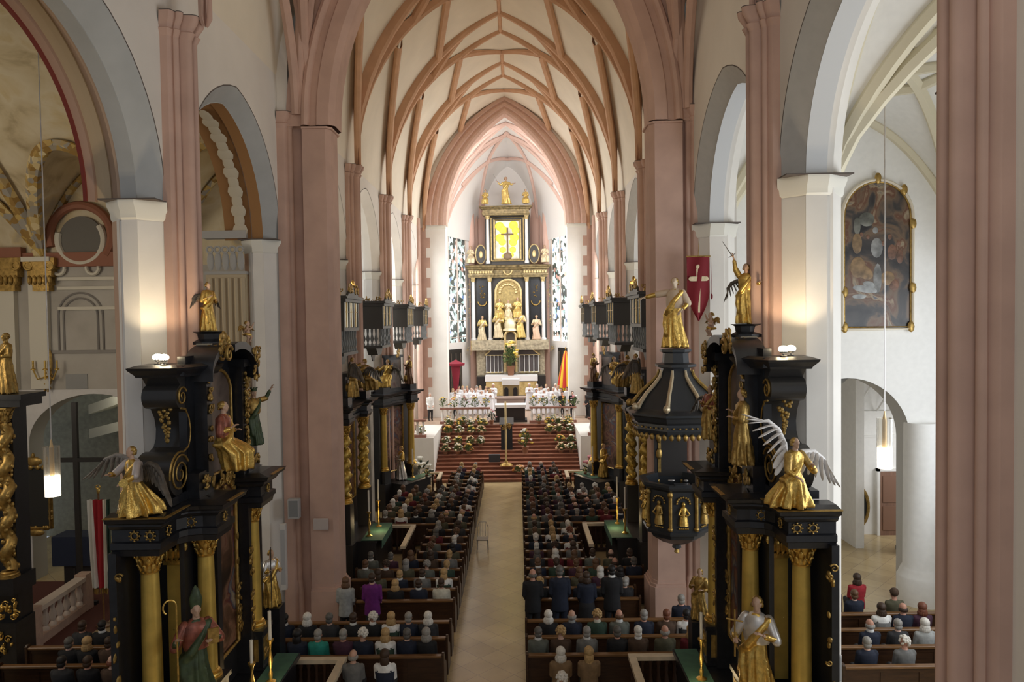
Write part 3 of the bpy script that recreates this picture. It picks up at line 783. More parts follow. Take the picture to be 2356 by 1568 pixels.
# outer walls of the far side chapels
struct(MB().box(-9.2,-8.9,23.8,45.6,0,22).build('wall_left_chapels', WHITE, smooth=0))
struct(MB().box(8.9,9.2,21.3,45.6,0,22).build('wall_right_chapels', WHITE, smooth=0))
for s in (-1,1):
    for i in (3,4,5): struct(MB().box(s*6.9, s*8.95, PY[i]-.2, PY[i]+.2, 0, 22).build('wall_chapel_divider', WHITE, smooth=0))
# ------------------------------------------------------------------ carved figures
def head_mb(mb, c, k=1., rot=None, n=14):
    """a head with brow, nose, jaw and ears; faces +Y, about .23*k high"""
    q = rot or Matrix.Identity(3)
    def E(p, r): 
        mb.ell(Vector(c)+q @ (Vector(p)*k), tuple(v*k for v in r), n, max(7, n//2+2), q)
    E((0,-.012,.035),(.076,.094,.088)); E((0,.018,-.03),(.060,.070,.078)); E((0,.055,-.085),(.036,.034,.026))
    E((0,.092,-.012),(.013,.018,.027)); E((0,.082,-.056),(.026,.012,.009)); E((0,.078,.03),(.052,.018,.012))
    for s in (-1,1):
        E((s*.077,-.005,-.012),(.010,.022,.032)); E((s*.03,.078,.004),(.013,.010,.008))
def hand_mb(mb, wrist, d, up, k=1., curl=.5, side=1):
    """palm, four unequal bent fingers and a thumb; d is the pointing direction, up the back of the hand"""
    w = Vector(wrist); d = Vector(d).normalized(); u = Vector(up); u = (u-d*u.dot(d))
    u = u.normalized() if u.length > 1e-5 else d.orthogonal().normalized()
    l = d.cross(u)*side
    mb.tube([w, w+d*.045*k, w+d*.09*k], [.024*k,.036*k,.037*k], 8, sq=.5, rnd=True, up=u)
    for i, (o, ln) in enumerate(((-.029,.062),(-.010,.076),(.010,.082),(.029,.074))):
        p = w+d*.088*k+l*o*k; a = p; pts = [a]; dd = Vector(d)
        for j in range(3):
            dd = (dd-u*curl*(.35+.25*j)).normalized(); a = a+dd*ln*k*(.45,.32,.25)[j]; pts.append(a)
        mb.tube(pts, [.0095*k,.009*k,.0085*k,.007*k], 6, rnd=True)
    p = w+d*.03*k+l*.03*k
    mb.tube([p, p+(d*.5+l*.8-u*.2)*.035*k, p+(d*.9+l*.75-u*.4)*.06*k], [.012*k,.011*k,.008*k], 6, rnd=True)
FIG = {}
def robe_mesh(key, lev, folds, amp, arms, seed, vox=.028, extra=None):
    if key in FIG: return FIG[key]
    rnd = random.Random(seed); ph = [rnd.uniform(0,6.28) for _ in range(5)]
    mb = MB(); n = 56; vs = []; fs = []; m = 26
    for i in range(m):
        t = i/(m-1)*(len(lev)-1); a = min(int(t), len(lev)-2); f = t-a
        f = f*f*(3-2*f)
        z, rx, ry, ox, oy, am = [lerp(lev[a][q], lev[a+1][q], f) for q in range(6)]
        for k in range(n):
            th = 2*pi*k/n
            w = .55*sin(folds*th+ph[0]+z*1.6)+.35*sin((folds*1.7//1)*th+ph[1]-z*2.3)+.25*sin(3*th+ph[2]+z*2)
            r = 1+am*amp*w
            vs.append((ox+rx*r*cos(th), oy+ry*r*sin(th), z))
    for i in range(m-1):
        for k in range(n):
            j = (k+1) % n; fs.append((i*n+k, i*n+j, (i+1)*n+j, (i+1)*n+k))
    fs.append(tuple(range(n-1,-1,-1))); fs.append(tuple((m-1)*n+k for k in range(n)))
    mb.add(vs, fs)
    for pts, rs in arms: mb.tube(pts, rs, 10, rnd=True)
    if extra: extra(mb)
    FIG[key] = remesh(mb, vox, 1)
    return FIG[key]
STAND = [(0,.30,.24,0,0,1),(.35,.25,.21,.02,0,.9),(.75,.20,.17,.04,.01,.6),(1.0,.165,.13,.02,0,.35),(1.25,.215,.14,0,0,.25),(1.42,.19,.11,0,0,.1),(1.5,.07,.07,0,.01,0)]
KNEEL = [(0,.46,.42,0,-.12,1),(.2,.40,.38,0,-.10,1),(.5,.26,.26,0,-.02,.8),(.75,.165,.14,0,.02,.35),(1.0,.215,.14,0,.03,.25),(1.17,.19,.11,0,.04,.1),(1.25,.07,.07,0,.05,0)]
SIT = [(0,.30,.30,0,.30,1),(.40,.30,.34,0,.26,.9),(.56,.28,.30,0,.12,.7),(.72,.18,.16,0,0,.35),(.98,.215,.14,0,0,.25),(1.15,.19,.11,0,0,.1),(1.23,.07,.07,0,.01,0)]
def wing_mesh(key, span=1.0, n=10):
    if key in FIG: return FIG[key]
    mb = MB()
    pts = [(0,0,0),(.22*span,-.06,.24*span),(.52*span,-.12,.34*span),(.85*span,-.16,.26*span),(1.0*span,-.16,.1*span)]
    mb.tube(pts, [.06,.07,.06,.045,.02], 8, rnd=True)
    for lay, (ln, w) in enumerate(((.62,.062),(.40,.058),(.22,.05))):
        for k in range(n):
            t = (k+.5)/n; i = min(int(t*4), 3); f = t*4-i
            p = Vector(pts[i]).lerp(Vector(pts[i+1]), f)
            ang = lerp(-1.75, -.45, t**1.3); l = ln*span*lerp(.7,1.05,t)
            d = Vector((cos(ang), -.08-.04*lay, sin(ang)))
            q = d.to_track_quat('X','Y')
            mb.ell(p+d*l*.48+Vector((0,.03*lay,0)), (l*.52, .018, w*span), 8, 6, q)
    FIG[key] = mb.data('wing'); return FIG[key]
def figure(name, loc, h, yaw, label, cat='statue', group=None, pose='stand', robe=None, flesh=None, top=None, arms=None, wings=None, hat=None, halo=False, seed=1, attr=None, turn=(0,0), hairm=None, vox=.03, key=None):
    """arms: ((elbow),(hand)) for left (-x) and right (+x); attr: fn(mb,hands)->material"""
    H = {'stand':1.78,'kneel':1.53,'sit':1.51}[pose]; lev = {'stand':STAND,'kneel':KNEEL,'sit':SIT}[pose]
    dz = H-1.78
    robe = robe or GOLD; flesh = flesh or FLESH
    arms = arms or (((-.30,.06,1.08),(-.16,.24,1.12)),((.32,.02,1.1),(.22,.22,1.22)))
    arms = [[Vector((s*.19,0,1.40)), Vector(a[0]), Vector(a[1])] for s, a in zip((-1,1), arms)]
    for a in arms:
        for v in a: v.z += dz
        if pose == 'kneel':
            for v in a: v.y += .04
    key = key or f'{pose}{seed}{arms}'
    t = empty(name, loc, label, cat, group)
    sl = [([a[0], a[1], a[1].lerp(a[2], .72)], [.075,.072,.062]) for a in arms]
    def drape(mb):
        z = lambda q: q+dz
        mb.tube([(-.2,.06,z(1.42)),(-.05,.17,z(1.2)),(.12,.17,z(.98)),(.24,.04,z(.82)),(.2,-.14,z(.84))], [.05,.06,.07,.08,.06], 8, rnd=True)
        mb.tube([(.22,.05,z(.85)),(.24,.12,z(.6)),(.2,.16,z(.35))], [.07,.06,.04], 8, rnd=True)
    me = robe_mesh(key, lev, 9, .34, sl, seed, vox, drape)
    o = link('robe', me.copy() if False else me, robe, t, 70)
    if me.materials and me.materials[0] != robe: recolor(o, robe)
    if top:
        mb = MB(); c = dz
        mb.lathe([(.20,.99+c),(.225,1.05+c),(.232,1.25+c),(.215,1.40+c),(.12,1.475+c),(.085,1.50+c)], 20, (0,0,0), lambda th,i: 1+.05*sin(7*th+i), 1, .70)
        for a in arms: mb.tube([a[0], a[0].lerp(a[1],.5), a[1]], [.088,.088,.084], 8, rnd=True)
        mb.build('mantle', top, t, 60)
    hy = .06 if pose == 'kneel' else .012
    rot = Matrix.Rotation(turn[0], 3, 'Z') @ Matrix.Rotation(turn[1], 3, 'X')
    hk = 'head%.2f%.2f%.2f%.2f' % (hy, dz, *turn)
    if hk not in FIG:
        mb = MB(); mb.tube([(0,hy,1.46+dz),(0,hy,1.60+dz)], [.065,.055], 10); head_mb(mb, (0,hy+.01,1.655+dz), 1., rot, 10); FIG[hk] = remesh(mb, .016, 1)
    hd = link('head', FIG[hk], flesh, t, 80)
    if FIG[hk].materials[0] != flesh: recolor(hd, flesh)
    mb = MB(); c = Vector((0,hy+.01,1.655+dz))
    rr = random.Random(seed)
    if hat == 'mitre':
        mb.lathe([(.085,.03),(.10,.10),(.105,.2),(.06,.34),(.01,.42)], 12, c, None, 1, .55)
    elif hat == 'crown':
        mb.lathe([(.088,.06),(.10,.14)], 12, c, None, 1, 1)
        for k in range(8): mb.ell(c+Vector((.1*cos(k*pi/4),.1*sin(k*pi/4),.16)), .02, 6, 5)
    else:
        mb.ell(c+rot @ Vector((0,-.03,.04)), (.09,.092,.088), 12, 8, rot)
        for k in range(12):
            a = pi+pi*k/11; mb.ell(c+rot @ Vector((.082*cos(a),-.02+.085*sin(a),rr.uniform(-.05,.05))), (.03,.03,.042), 6, 5)
    mb.build('hair' if hat is None else hat, hairm or (robe if hat else GOLDD), t, 70)
    for a, s in zip(arms, (-1,1)):
        d = (a[2]-a[1]).normalized()
        mb = MB(); mb.tube([a[1].lerp(a[2],.62), a[1].lerp(a[2], 1.)], [.036,.028], 8)
        hand_mb(mb, a[2], d, (0,.2,1), 1., .5, -s); mb.build('hand', flesh, t, 60)
    if wings:
        for s, (sp, ry, rz, wm) in zip((-1,1), wings):
            me = wing_mesh('wing%.2f' % sp, sp)
            o = link('wing', me, wm, t, 60)
            if me.materials[0] != wm: recolor(o, wm)
            B = Matrix.Translation((s*.10,-.13,1.25+dz)) @ Matrix.Rotation(rz*s,4,'Z') @ Matrix.Rotation(ry*s,4,'Y')
            o.matrix_parent_inverse = Matrix.Identity(4); o.matrix_basis = B if s > 0 else B @ Matrix.Diagonal((-1,1,1,1))
    if halo:
        MB().torus((0,-.06,1.70+dz), .17, .014, 24, 6, 'y').build('halo', GOLD, t)
    if attr:
        for nm, fn, am in attr:
            mb = MB(); fn(mb, arms[0][2], arms[1][2]); mb.build(nm, am, t, 50)
    k = h/H
    t.scale = (k,k,k); t.rotation_euler = (0,0,yaw)
    for ch in t.children:
        if ch.name.split('.')[0] != 'wing': ch.matrix_parent_inverse = Matrix.Identity(4)
    return t
def putto(name, loc, h, yaw, label, mt, group=None, seed=0, wing=True):
    t = empty(name, loc, label, 'statue', group); rr = random.Random(seed)
    key = 'putto%d' % (seed % 3)
    if key not in FIG:
        mb = MB()
        mb.ell((0,0,.42),(.13,.12,.2)); mb.ell((0,.03,.34),(.12,.12,.12)); mb.tube([(0,0,.58),(0,.01,.68)], .06, 8)
        head_mb(mb, (0,.01,.80), 1.15, None, 10)
        a = [((-.13,0,.56),(-.28,.05,.62),(-.34,.1,.80)), ((-.13,0,.56),(-.26,.1,.45),(-.18,.24,.5)), ((-.13,0,.56),(-.30,.02,.5),(-.42,.06,.42))][seed % 3]
        b = [((.13,0,.56),(.27,.08,.5),(.34,.22,.55)), ((.13,0,.56),(.28,.03,.65),(.3,.1,.84)), ((.13,0,.56),(.25,.1,.46),(.2,.26,.56))][seed % 3]
        for q in (a, b):
            mb.tube(q, [.052,.045,.035], 8, rnd=True); hand_mb(mb, q[2], Vector(q[2])-Vector(q[1]), (0,0,1), .7)
        for s in (-1,1): 
            mb.tube([(s*.07,0,.32),(s*.12,.14,.22),(s*.1,.04,.04)], [.078,.062,.04], 8, rnd=True); mb.ell((s*.1,.09,.022),(.035,.08,.022))
        FIG[key] = remesh(mb, .02, 1)
    b = link('body', FIG[key], mt, t, 80)
    if FIG[key].materials[0] != mt: recolor(b, mt)
    mb = MB(); mb.ell((0,-.02,.85),(.1,.105,.09), 10, 7)
    for k in range(9): mb.ell((.1*cos(pi+pi*k/8),-.01+.1*sin(pi+pi*k/8),.82),.032,6,5)
    mb.build('hair', GOLDD, t)
    mb = MB(); mb.tube([(-.16,.05,.28),(0,.15,.33),(.16,.06,.36),(.1,-.13,.34),(-.12,-.12,.3),(-.16,.05,.28)], [.05,.06,.05,.04,.05,.05], 8); mb.build('drapery', GOLD, t)
    if wing:
        for s in (-1,1):
            o = link('wing', wing_mesh('wing0.40', .4, 6), None, t, 60)
            if len(o.data.materials) == 0: o.data.materials.append(GOLDD)
            o.matrix_parent_inverse = Matrix.Identity(4); B = Matrix.Translation((s*.06,-.1,.56)) @ Matrix.Rotation(.4*s,4,'Z')
            o.matrix_basis = B if s > 0 else B @ Matrix.Diagonal((-1,1,1,1))
    k = h/.93; t.scale = (k,k,k); t.rotation_euler = (0,0,yaw)
    for ch in t.children:
        if ch.name.split('.')[0] != 'wing': ch.matrix_parent_inverse = Matrix.Identity(4)
    return t
# ------------------------------------------------------------------ baroque altars on the piers
MIR = {-1: Matrix.Translation((-.17,0,0)), 1: Matrix.Translation((-.12,0,0)) @ Matrix.Diagonal((-1,1,1,1))}
def moulding(mb, path, prof, closed_ends=True):
    """profile [(out,z)] swept along a plan path; outward is to the right of the direction of travel"""
    P = [Vector((p[0],p[1],0)) for p in path]; n = len(P); off = []
    for i in range(n):
        a = (P[i]-P[i-1]).normalized() if i else None; b = (P[i+1]-P[i]).normalized() if i < n-1 else None
        na = Vector((a.y,-a.x,0)) if a else None; nb = Vector((b.y,-b.x,0)) if b else None
        if na is None: m = nb
        elif nb is None: m = na
        else:
            m = (na+nb); l = m.length
            m = na if l < .2 else m/l/max(.45, (m/l).dot(na))
        off.append(m)
    vs = []; q = len(prof)
    for p, m in zip(P, off):
        for o, z in prof: vs.append((p.x+m.x*o, p.y+m.y*o, z))
    fs = [(i*q+k, (i+1)*q+k, (i+1)*q+k+1, i*q+k+1) for i in range(n-1) for k in range(q-1)]
    # top and bottom caps back to a line well inside the carcass
    b0 = len(vs); inn = -.30
    for p, m in zip(P, off):
        vs += [(p.x+m.x*inn, p.y+m.y*inn, prof[0][1]), (p.x+m.x*inn, p.y+m.y*inn, prof[-1][1])]
    for i in range(n-1):
        fs.append((b0+2*i, b0+2*i+2, (i+1)*q, i*q)); fs.append((i*q+q-1, (i+1)*q+q-1, b0+2*i+3, b0+2*i+1))
    if closed_ends:
        fs.append(tuple(range(q))+(b0+1, b0)); fs.append(tuple((n-1)*q+k for k in range(q-1,-1,-1))+(b0+2*n-2, b0+2*n-1))
    mb.add(vs, fs)
ENT = [(0,0),(.02,.10),(.05,.12),(.05,.22),(.0,.24),(.0,.42),(.06,.45),(.10,.50),(.10,.53),(.20,.58),(.22,.64),(.24,.66),(.0,.70)]
def entp(z0, h=.7): return [(o, z0+z*h/.7) for o, z in ENT]
def capital(mb, c, r, h):
    """Corinthian capital: bell, two rings of leaves, corner scrolls, abacus"""
    x, y, z = c
    mb.lathe([(r*1.08,0),(r*1.12,h*.06),(r*.98,h*.1),(r*1.0,h*.5),(r*1.45,h*.9)], 12, c)
    for ring, (zz, k, s) in enumerate(((.28,8,1.12),(.56,8,1.28))):
        for i in range(k):
            a = 2*pi*(i+.5*ring)/k
            mb.ell((x+r*s*cos(a), y+r*s*sin(a), z+h*zz), (r*.2,r*.26,h*.2), 6, 5, Matrix.Rotation(a,3,'Z') @ Matrix.Rotation(.3,3,'Y'))
            mb.ell((x+r*(s+.2)*cos(a), y+r*(s+.2)*sin(a), z+h*(zz+.14)), r*.16, 6, 4)
    for i in range(4):
        a = pi/4+i*pi/2; mb.torus((x+r*1.5*cos(a), y+r*1.5*sin(a), z+h*.82), r*.22, r*.11, 8, 5, 'y')
    q = r*1.55
    mb.box(x-q, x+q, y-q, y+q, z+h*.92, z+h)
def column(par, M, x, y, z0, z1, r, mt, twist=False, capm=None):
    h = z1-z0; ch = r*2.3; mb = MB(M)
    if twist:
        n = 44; pts = [(x+r*.45*cos(5.5*2*pi*k/n*1.0), y+r*.45*sin(5.5*2*pi*k/n), lerp(z0+.14, z1-ch, k/n)) for k in range(n+1)]
        mb.tube(pts, [r*.85]*(n+1), 12)
        for k in range(60):
            t = (k+.5)/60; a = 5.5*2*pi*t+pi*.5*(k%3); zz = lerp(z0+.2, z1-ch-.05, t)
            mb.ell((x+r*1.0*cos(a+.6)+r*.3*cos(5.5*2*pi*t), y+r*1.0*sin(a+.6)+r*.3*sin(5.5*2*pi*t), zz), (r*.30,r*.30,r*.42), 6, 5)
    else:
        mb.lathe([(r*1.0,z0+.12)]+[(r*(1-.14*t**1.6), lerp(z0+.14, z1-ch, t)) for t in (0,.2,.4,.6,.8,.95,1)]+[(r*.86,z1-ch+.01)], 20, (x,y,0))
    c = mb.build('column', mt, par, 50)
    mb = MB(M); mb.lathe([(r*1.5,z0),(r*1.5,z0+.04),(r*1.35,z0+.05),(r*1.42,z0+.075),(r*1.35,z0+.1),(r*1.12,z0+.11),(r*1.2,z0+.135),(r*1.05,z0+.155)], 20, (x,y,0)); mb.build('column_base', capm or GOLD, c, 40)
    mb = MB(M); capital(mb, (x,y,z1-ch), r*.86, ch); mb.build('capital', capm or GOLD, c, 50)
    return c
def spiral(mb, c, r0, turns, tr, ax='x', hand=1, n=40):
    pts = []
    for k in range(n+1):
        t = k/n; a = hand*turns*2*pi*t+.5; r = r0*(1-.85*t)
        pts.append((c[0], c[1]+r*cos(a), c[2]+r*sin(a)) if ax == 'x' else (c[0]+r*cos(a), c[1], c[2]+r*sin(a)))
    mb.tube(pts, [tr*(1-.4*k/n) for k in range(n+1)], 6)
def scrollwork(mb, c, w, h, n, rnd, ax='x'):
    """acanthus tendrils: loose curls and leaf blobs"""
    for i in range(n):
        o = Vector((0, rnd.uniform(-w,w), rnd.uniform(-h,h))) if ax == 'x' else Vector((rnd.uniform(-w,w), 0, rnd.uniform(-h,h)))
        p = Vector(c)+o
        if i % 3 == 0: spiral(mb, p, rnd.uniform(.05,.1), 1.3, .018, ax, rnd.choice((-1,1)), 16)
        else: mb.ell(p, (rnd.uniform(.02,.04),rnd.uniform(.03,.06),rnd.uniform(.04,.09)), 6, 5, Matrix.Rotation(rnd.uniform(-1,1),3,'X'))
PAINT_D = mat_ramp('dark_altar_painting', [(.30,(.025,.014,.010)),(.45,(.10,.05,.03)),(.52,(.22,.12,.08)),(.56,(.12,.03,.025)),(.62,(.06,.08,.12)),(.70,(.30,.24,.18))], 1.6, .4, dist=1.2)
PAINT_U = mat_ramp('upper_altar_painting', [(.30,(.05,.035,.03)),(.5,(.13,.10,.09)),(.6,(.18,.13,.10)),(.75,(.10,.04,.035))], 1.4, .45, dist=1.)
CANDLE = mat('candle_wax', (.85,.80,.68), .5)
def near_altar(s):
    M = MIR[s]; side = 'left' if s < 0 else 'right'; rnd = random.Random(5+s)
    t = empty('side_altar', M @ Vector((-4.9,13.4,0)), f'tall black and gold baroque altar on the nearest pier of the {side} side', 'altar', 'black and gold side altars')
    # mensa and plinth
    mb = MB(M); mb.box(-5.0,-4.0,12.3,14.95,.0,1.26); mb.box(-5.05,-3.92,12.2,15.0,1.2,1.29); mb.box(-5.5,-5.0,11.2,12.3,0,1.3); mb.box(-5.72,-5.3,11.1,12,0,1.3); mb.build('mensa', BLACK, t, 0)
    # pedestals with gilt panels
    for x, y, r in ((-4.7,14.5,.27),(-4.73,12.4,.27),(-5.3,11.6,.27)):
        mb = MB(M); mb.box(x-r,x+r,y-r,y+r,1.3,1.36).box(x-r*.9,x+r*.9,y-r*.9,y+r*.9,1.36,2.02).box(x-r*1.05,x+r*1.05,y-r*1.05,y+r*1.05,2.02,2.1)
        p = mb.build('pedestal', BLACK, t, 0)
        mb = MB(M); mb.box(x-r*.6,x+r*.6,y-r*.93,y-r*.9,1.46,1.92); mb.box(x+r*.9,x+r*.93,y-r*.6,y+r*.6,1.46,1.92)
        for k in range(5): mb.ell((x+r*.93, y+r*.4*rnd.uniform(-1,1), 1.69+.2*rnd.uniform(-1,1)), (.03,.07,.06), 6, 5)
        mb.build('gilt_panel', GOLDD, p, 50)
    # carcass: back boards that stand against the pier
    mb = MB(M)
    mb.box(-5.0,-4.92,12.0,15.1,1.3,5.9)
    mb.box(-5.04,-5.0,11.95,15.2,1.3,8.0) if False else None
    mb.box(-5.72,-5.6,11.15,12.3,1.3,4.7); mb.box(-5.72,-4.95,12.22,12.3,1.3,5.2)
    mb.box(-5.0,-4.62,12.62,12.78,1.3,4.6); mb.box(-5.0,-4.62,14.12,14.24,1.3,5.3); mb.box(-5.0,-4.72,14.75,15.1,1.3,5.3)
    mb.build('carcass', BLACK, t, 0)
    for x, y, r in ((-4.7,14.5,.155),(-4.73,12.4,.155),(-5.3,11.6,.16)): column(t, M, x, y, 2.1, 4.62, r, GOLDP)
    # flat gilt pilaster between the front columns
    mb = MB(M); mb.box(-5.28,-5.0,12.12,12.2,2.1,4.2); p = mb.build('pilaster', GOLDP, t, 0)
    mb = MB(M); mb.box(-5.33,-4.97,12.08,12.2,4.2,4.28)
    for k in range(4): mb.ell((-5.27+.09*k,12.08,4.38),(.05,.04,.13),6,5)
    for k in (0,1): mb.torus((-5.30+.32*k,12.06,4.52),.07,.03,10,5,'y')
    mb.box(-5.36,-4.94,12.05,12.2,4.58,4.64); mb.build('pilaster_capital', GOLD, p, 50)
    # entablature, broken in the middle
    mb = MB(M)
    moulding(mb, [(-5.72,11.27),(-4.97,11.27),(-4.97,11.86),(-4.86,12.02),(-4.62,12.08),(-4.40,12.08),(-4.40,12.72),(-4.85,12.74)], entp(4.62,.70))
    moulding(mb, [(-4.85,14.12),(-4.38,14.16),(-4.38,14.84),(-4.95,14.88),(-4.95,15.2)], entp(4.62,.70))
    e = mb.build('entablature', BLACK, t, 0)
    mb = MB(M)
    for k, (x, y) in enumerate(((-4.94,12.05),(-4.7,12.055),(-4.56,12.06))):
        pass
    for (x, y, ax) in ((-5.35,11.25,'y'),(-4.95,11.56,'x'),(-4.37,12.4,'x'),(-4.35,14.5,'x'),(-4.8,12.03,'y'),(-5.1,11.25,'y')):
        c = (x, y, 4.62+.33)
        mb = MB(M); mb.torus(c, .055, .012, 12, 5, ax)
        for k in range(8):
            a = k*pi/4; d = Vector((cos(a)*.08,0,sin(a)*.08)) if ax == 'y' else Vector((0,cos(a)*.08,sin(a)*.08)); mb.ell(Vector(c)+d, .018, 5, 4)
        mb.build('rosette', GOLDD, e, 50)
    for pa in ([(-5.72,11.27),(-4.97,11.27),(-4.97,11.86)],[(-4.40,12.08),(-4.40,12.72)],[(-4.38,14.16),(-4.38,14.84)]):
        mb = MB(M); moulding(mb, pa, [(.245,5.275),(.256,5.28),(.256,5.285),(.245,5.29)], False); mb.build('gilt_edge', GOLDD, e, 30)
    # main painting in a gilt frame with an arched top, facing the nave
    def arched(y0, y1, z0, z1, x, d=0., n=12):
        c = (y0+y1)/2; h = (y1-y0)/2
        return [(y0-d, z0-d),(y1+d, z0-d)]+[(c+(h+d)*cos(pi*k/n), z1+(h+d)*.75*sin(pi*k/n)) for k in range(n+1)]
    mb = MB(M); mb.prism(arched(12.86,14.02,2.05,4.85,0), -4.93,-4.88,'x'); pn = mb.build('painting', PAINT_D, t, 0)
    mb = MB(M); a = arched(12.86,14.02,2.05,4.85,0,.03); mb.tube([(-4.85,y,z) for y,z in a+a[:1]], .045, 8)
    for y, z in a[2:]: mb.ell((-4.82,y,z),(.03,.05,.05),6,4)
    for z in (2.6,3.1,3.6,4.1): 
        for y in (12.83,14.05): mb.ell((-4.82,y,z),(.03,.05,.09),6,4)
    scrollwork(mb, (-4.8,14.08,2.7), .1, .55, 14, rnd); scrollwork(mb, (-4.8,13.5,5.35), .35, .2, 16, rnd)
    mb.build('gilt_frame', GOLDD, pn, 50)
    # attic: plinth above the entablature
    mb = MB(M); mb.box(-5.6,-4.9,11.62,12.3,5.32,5.455); mb.box(-5.0,-4.7,12.15,12.75,5.32,5.75); mb.box(-4.95,-4.62,14.2,14.8,5.32,5.62); mb.box(-4.92,-4.66,14.24,14.76,5.62,5.8); mb.box(-5.04,-4.9,12.2,14.9,5.3,7.75)
    mb.box(-4.95,-4.66,14.05,14.3,5.3,7.45); mb.box(-5.0,-4.58,14.0,14.36,7.45,7.6); mb.box(-4.95,-4.68,12.5,12.7,5.7,7.5)
    mb.build('attic', BLACK, t, 0)
    # S-shaped console at the near end
    front = []
    z0 = 7.42
    uc, lc = (12.06,7.08), (11.92,5.80)
    front += [(12.55,z0)]+[(11.9,z0)]
    front += [(uc[0]+.20*cos(a), uc[1]+.20*sin(a)) for a in [pi*.55+pi*.85*k/8 for k in range(9)]]
    front += [(12.16,6.86),(12.27,6.7),(12.32,6.5),(12.30,6.33),(12.22,6.2)]
    front += [(lc[0]+.37*cos(a), lc[1]+.37*sin(a)) for a in [pi*.38+pi*1.12*k/12 for k in range(13)]]
    front += [(12.0,5.46),(12.55,5.46)]
    mb = MB(M); mb.prism(front, -5.5,-4.92,'x'); co = mb.build('console', mat('console_black', (.03,.028,.027), .3), t, 35)
    mb = MB(M)
    for c, r, tn in ((uc,.17,1.6),(lc,.33,2.2)): spiral(mb, (-4.905,*c), r, tn, .02)
    e1 = [(-4.905,y,z) for y,z in front[10:17]]; mb.tube(e1, .018, 5); mb.tube([(-4.905, y, z) for y, z in front[16:24]], .018, 5)
    mb.build('gilt_spiral', GOLDD, co, 50)
    mb = MB(M)
    for k in range(26):
        f = (k+.5)/26; mb.ell((-5.21+rnd.uniform(-.12,.12)*(1-f), 12.12+.06*f-.06, lerp(6.88,6.3,f)), .035, 6, 5)
    for k in range(4): mb.ell((-5.21+.06*(k-1.5), 12.04, 6.95), (.05,.03,.07), 6, 5)
    mb.build('grape_cluster', GOLDD, co, 50)
    mb = MB(M); moulding(mb, [(-5.68,12.5),(-5.58,11.86),(-4.9,11.86),(-4.78,12.1),(-4.66,12.6),(-4.62,12.85)], [(0,7.42),(.02,7.46),(.1,7.54),(.12,7.58),(.0,7.62)]); mb.box(-5.6,-4.8,11.9,12.75,7.44,7.61)
    mb.build('console_cornice', BLACK, t, 0)
    # upper picture with arched head and broken crown
    mb = MB(M); mb.prism(arched(12.78,13.92,5.55,7.0,0), -4.9,-4.86,'x'); p2 = mb.build('upper_painting', PAINT_U, t, 0)
    mb = MB(M); a = arched(12.78,13.92,5.55,7.0,0,.02); mb.tube([(-4.84,y,z) for y,z in a+a[:1]], .03, 6)
    for k in range(14): mb.ell((-4.64,14.18+.02*(k%2),5.75+.12*k),(.03,.035,.05),6,4)
    mb.build('upper_frame', GOLDD, p2, 50)
    mb = MB(M)
    cr = [(13.35+.98*cos(pi-pi*k/16*.62), 7.25+.72*sin(pi*k/16*.62)) for k in range(17)]
    def band(pts, x0, x1, th):
        up = [(y, z+th) for y, z in pts]; mb.prism(pts+up[::-1], x0, x1, 'x')
    band([(13.55+.85*cos(.62*pi*(1-k/14)), 7.2+.62*sin(.62*pi*(1-k/14))) for k in range(15)], -5.04,-4.45,.14)
    band([(13.05-.7*cos(.5*pi*(1-k/12)), 7.3+.5*sin(.5*pi*(1-k/12))) for k in range(13)], -5.04,-4.5,.12)
    mb.box(-5.05,-4.75,12.95,13.75,7.7,7.95)
    mb.lathe([(.30,0),(.30,.05),(.2,.1),(.22,.2),(.3,.24)], 8, (-5.0,13.4,7.92))
    mb.build('crown_pediment', BLACK, t, 40)
    mb = MB(M)
    for k in range(4): spiral(mb, (-4.45-.12*k, 12.95, 7.75), .16, 1.4, .035); 
    scrollwork(mb, (-4.5,12.9,7.9), .22, .2, 18, rnd); mb.build('carved_ornament', GOLDD, t, 50); mb = MB(M); scrollwork(mb, (-4.44,14.3,7.5), .15, .3, 16, rnd)
    for k in range(12): mb.ell((-4.63,14.2,7.2-.14*k),(.04,.05,.07),6,4)
    mb.build('carved_ornament', GOLDD, t, 50)
    # gilt foliage on pillars, plinths and panels
    for c, w, h, n, ax in (((-4.60,14.18,6.6),.08,.7,16,'x'),((-4.66,12.6,6.6),.06,.7,12,'x'),((-4.55,14.06,3.2),.06,1.0,16,'x'),((-5.6,11.14,3.2),.06,1.2,14,'y'),((-4.66,12.45,5.55),.2,.12,10,'x'),((-4.6,14.5,5.5),.2,.1,10,'x'),((-5.15,12.18,3.3),.06,.8,12,'y')):
        mb = MB(M); scrollwork(mb, c, w, h, n, rnd, ax); mb.build('gilt_foliage', GOLDD, t, 60)
    return t
for s in (-1, 1): near_altar(s)
def mx(s, x, y, z): return MIR[s] @ Vector((x,y,z))
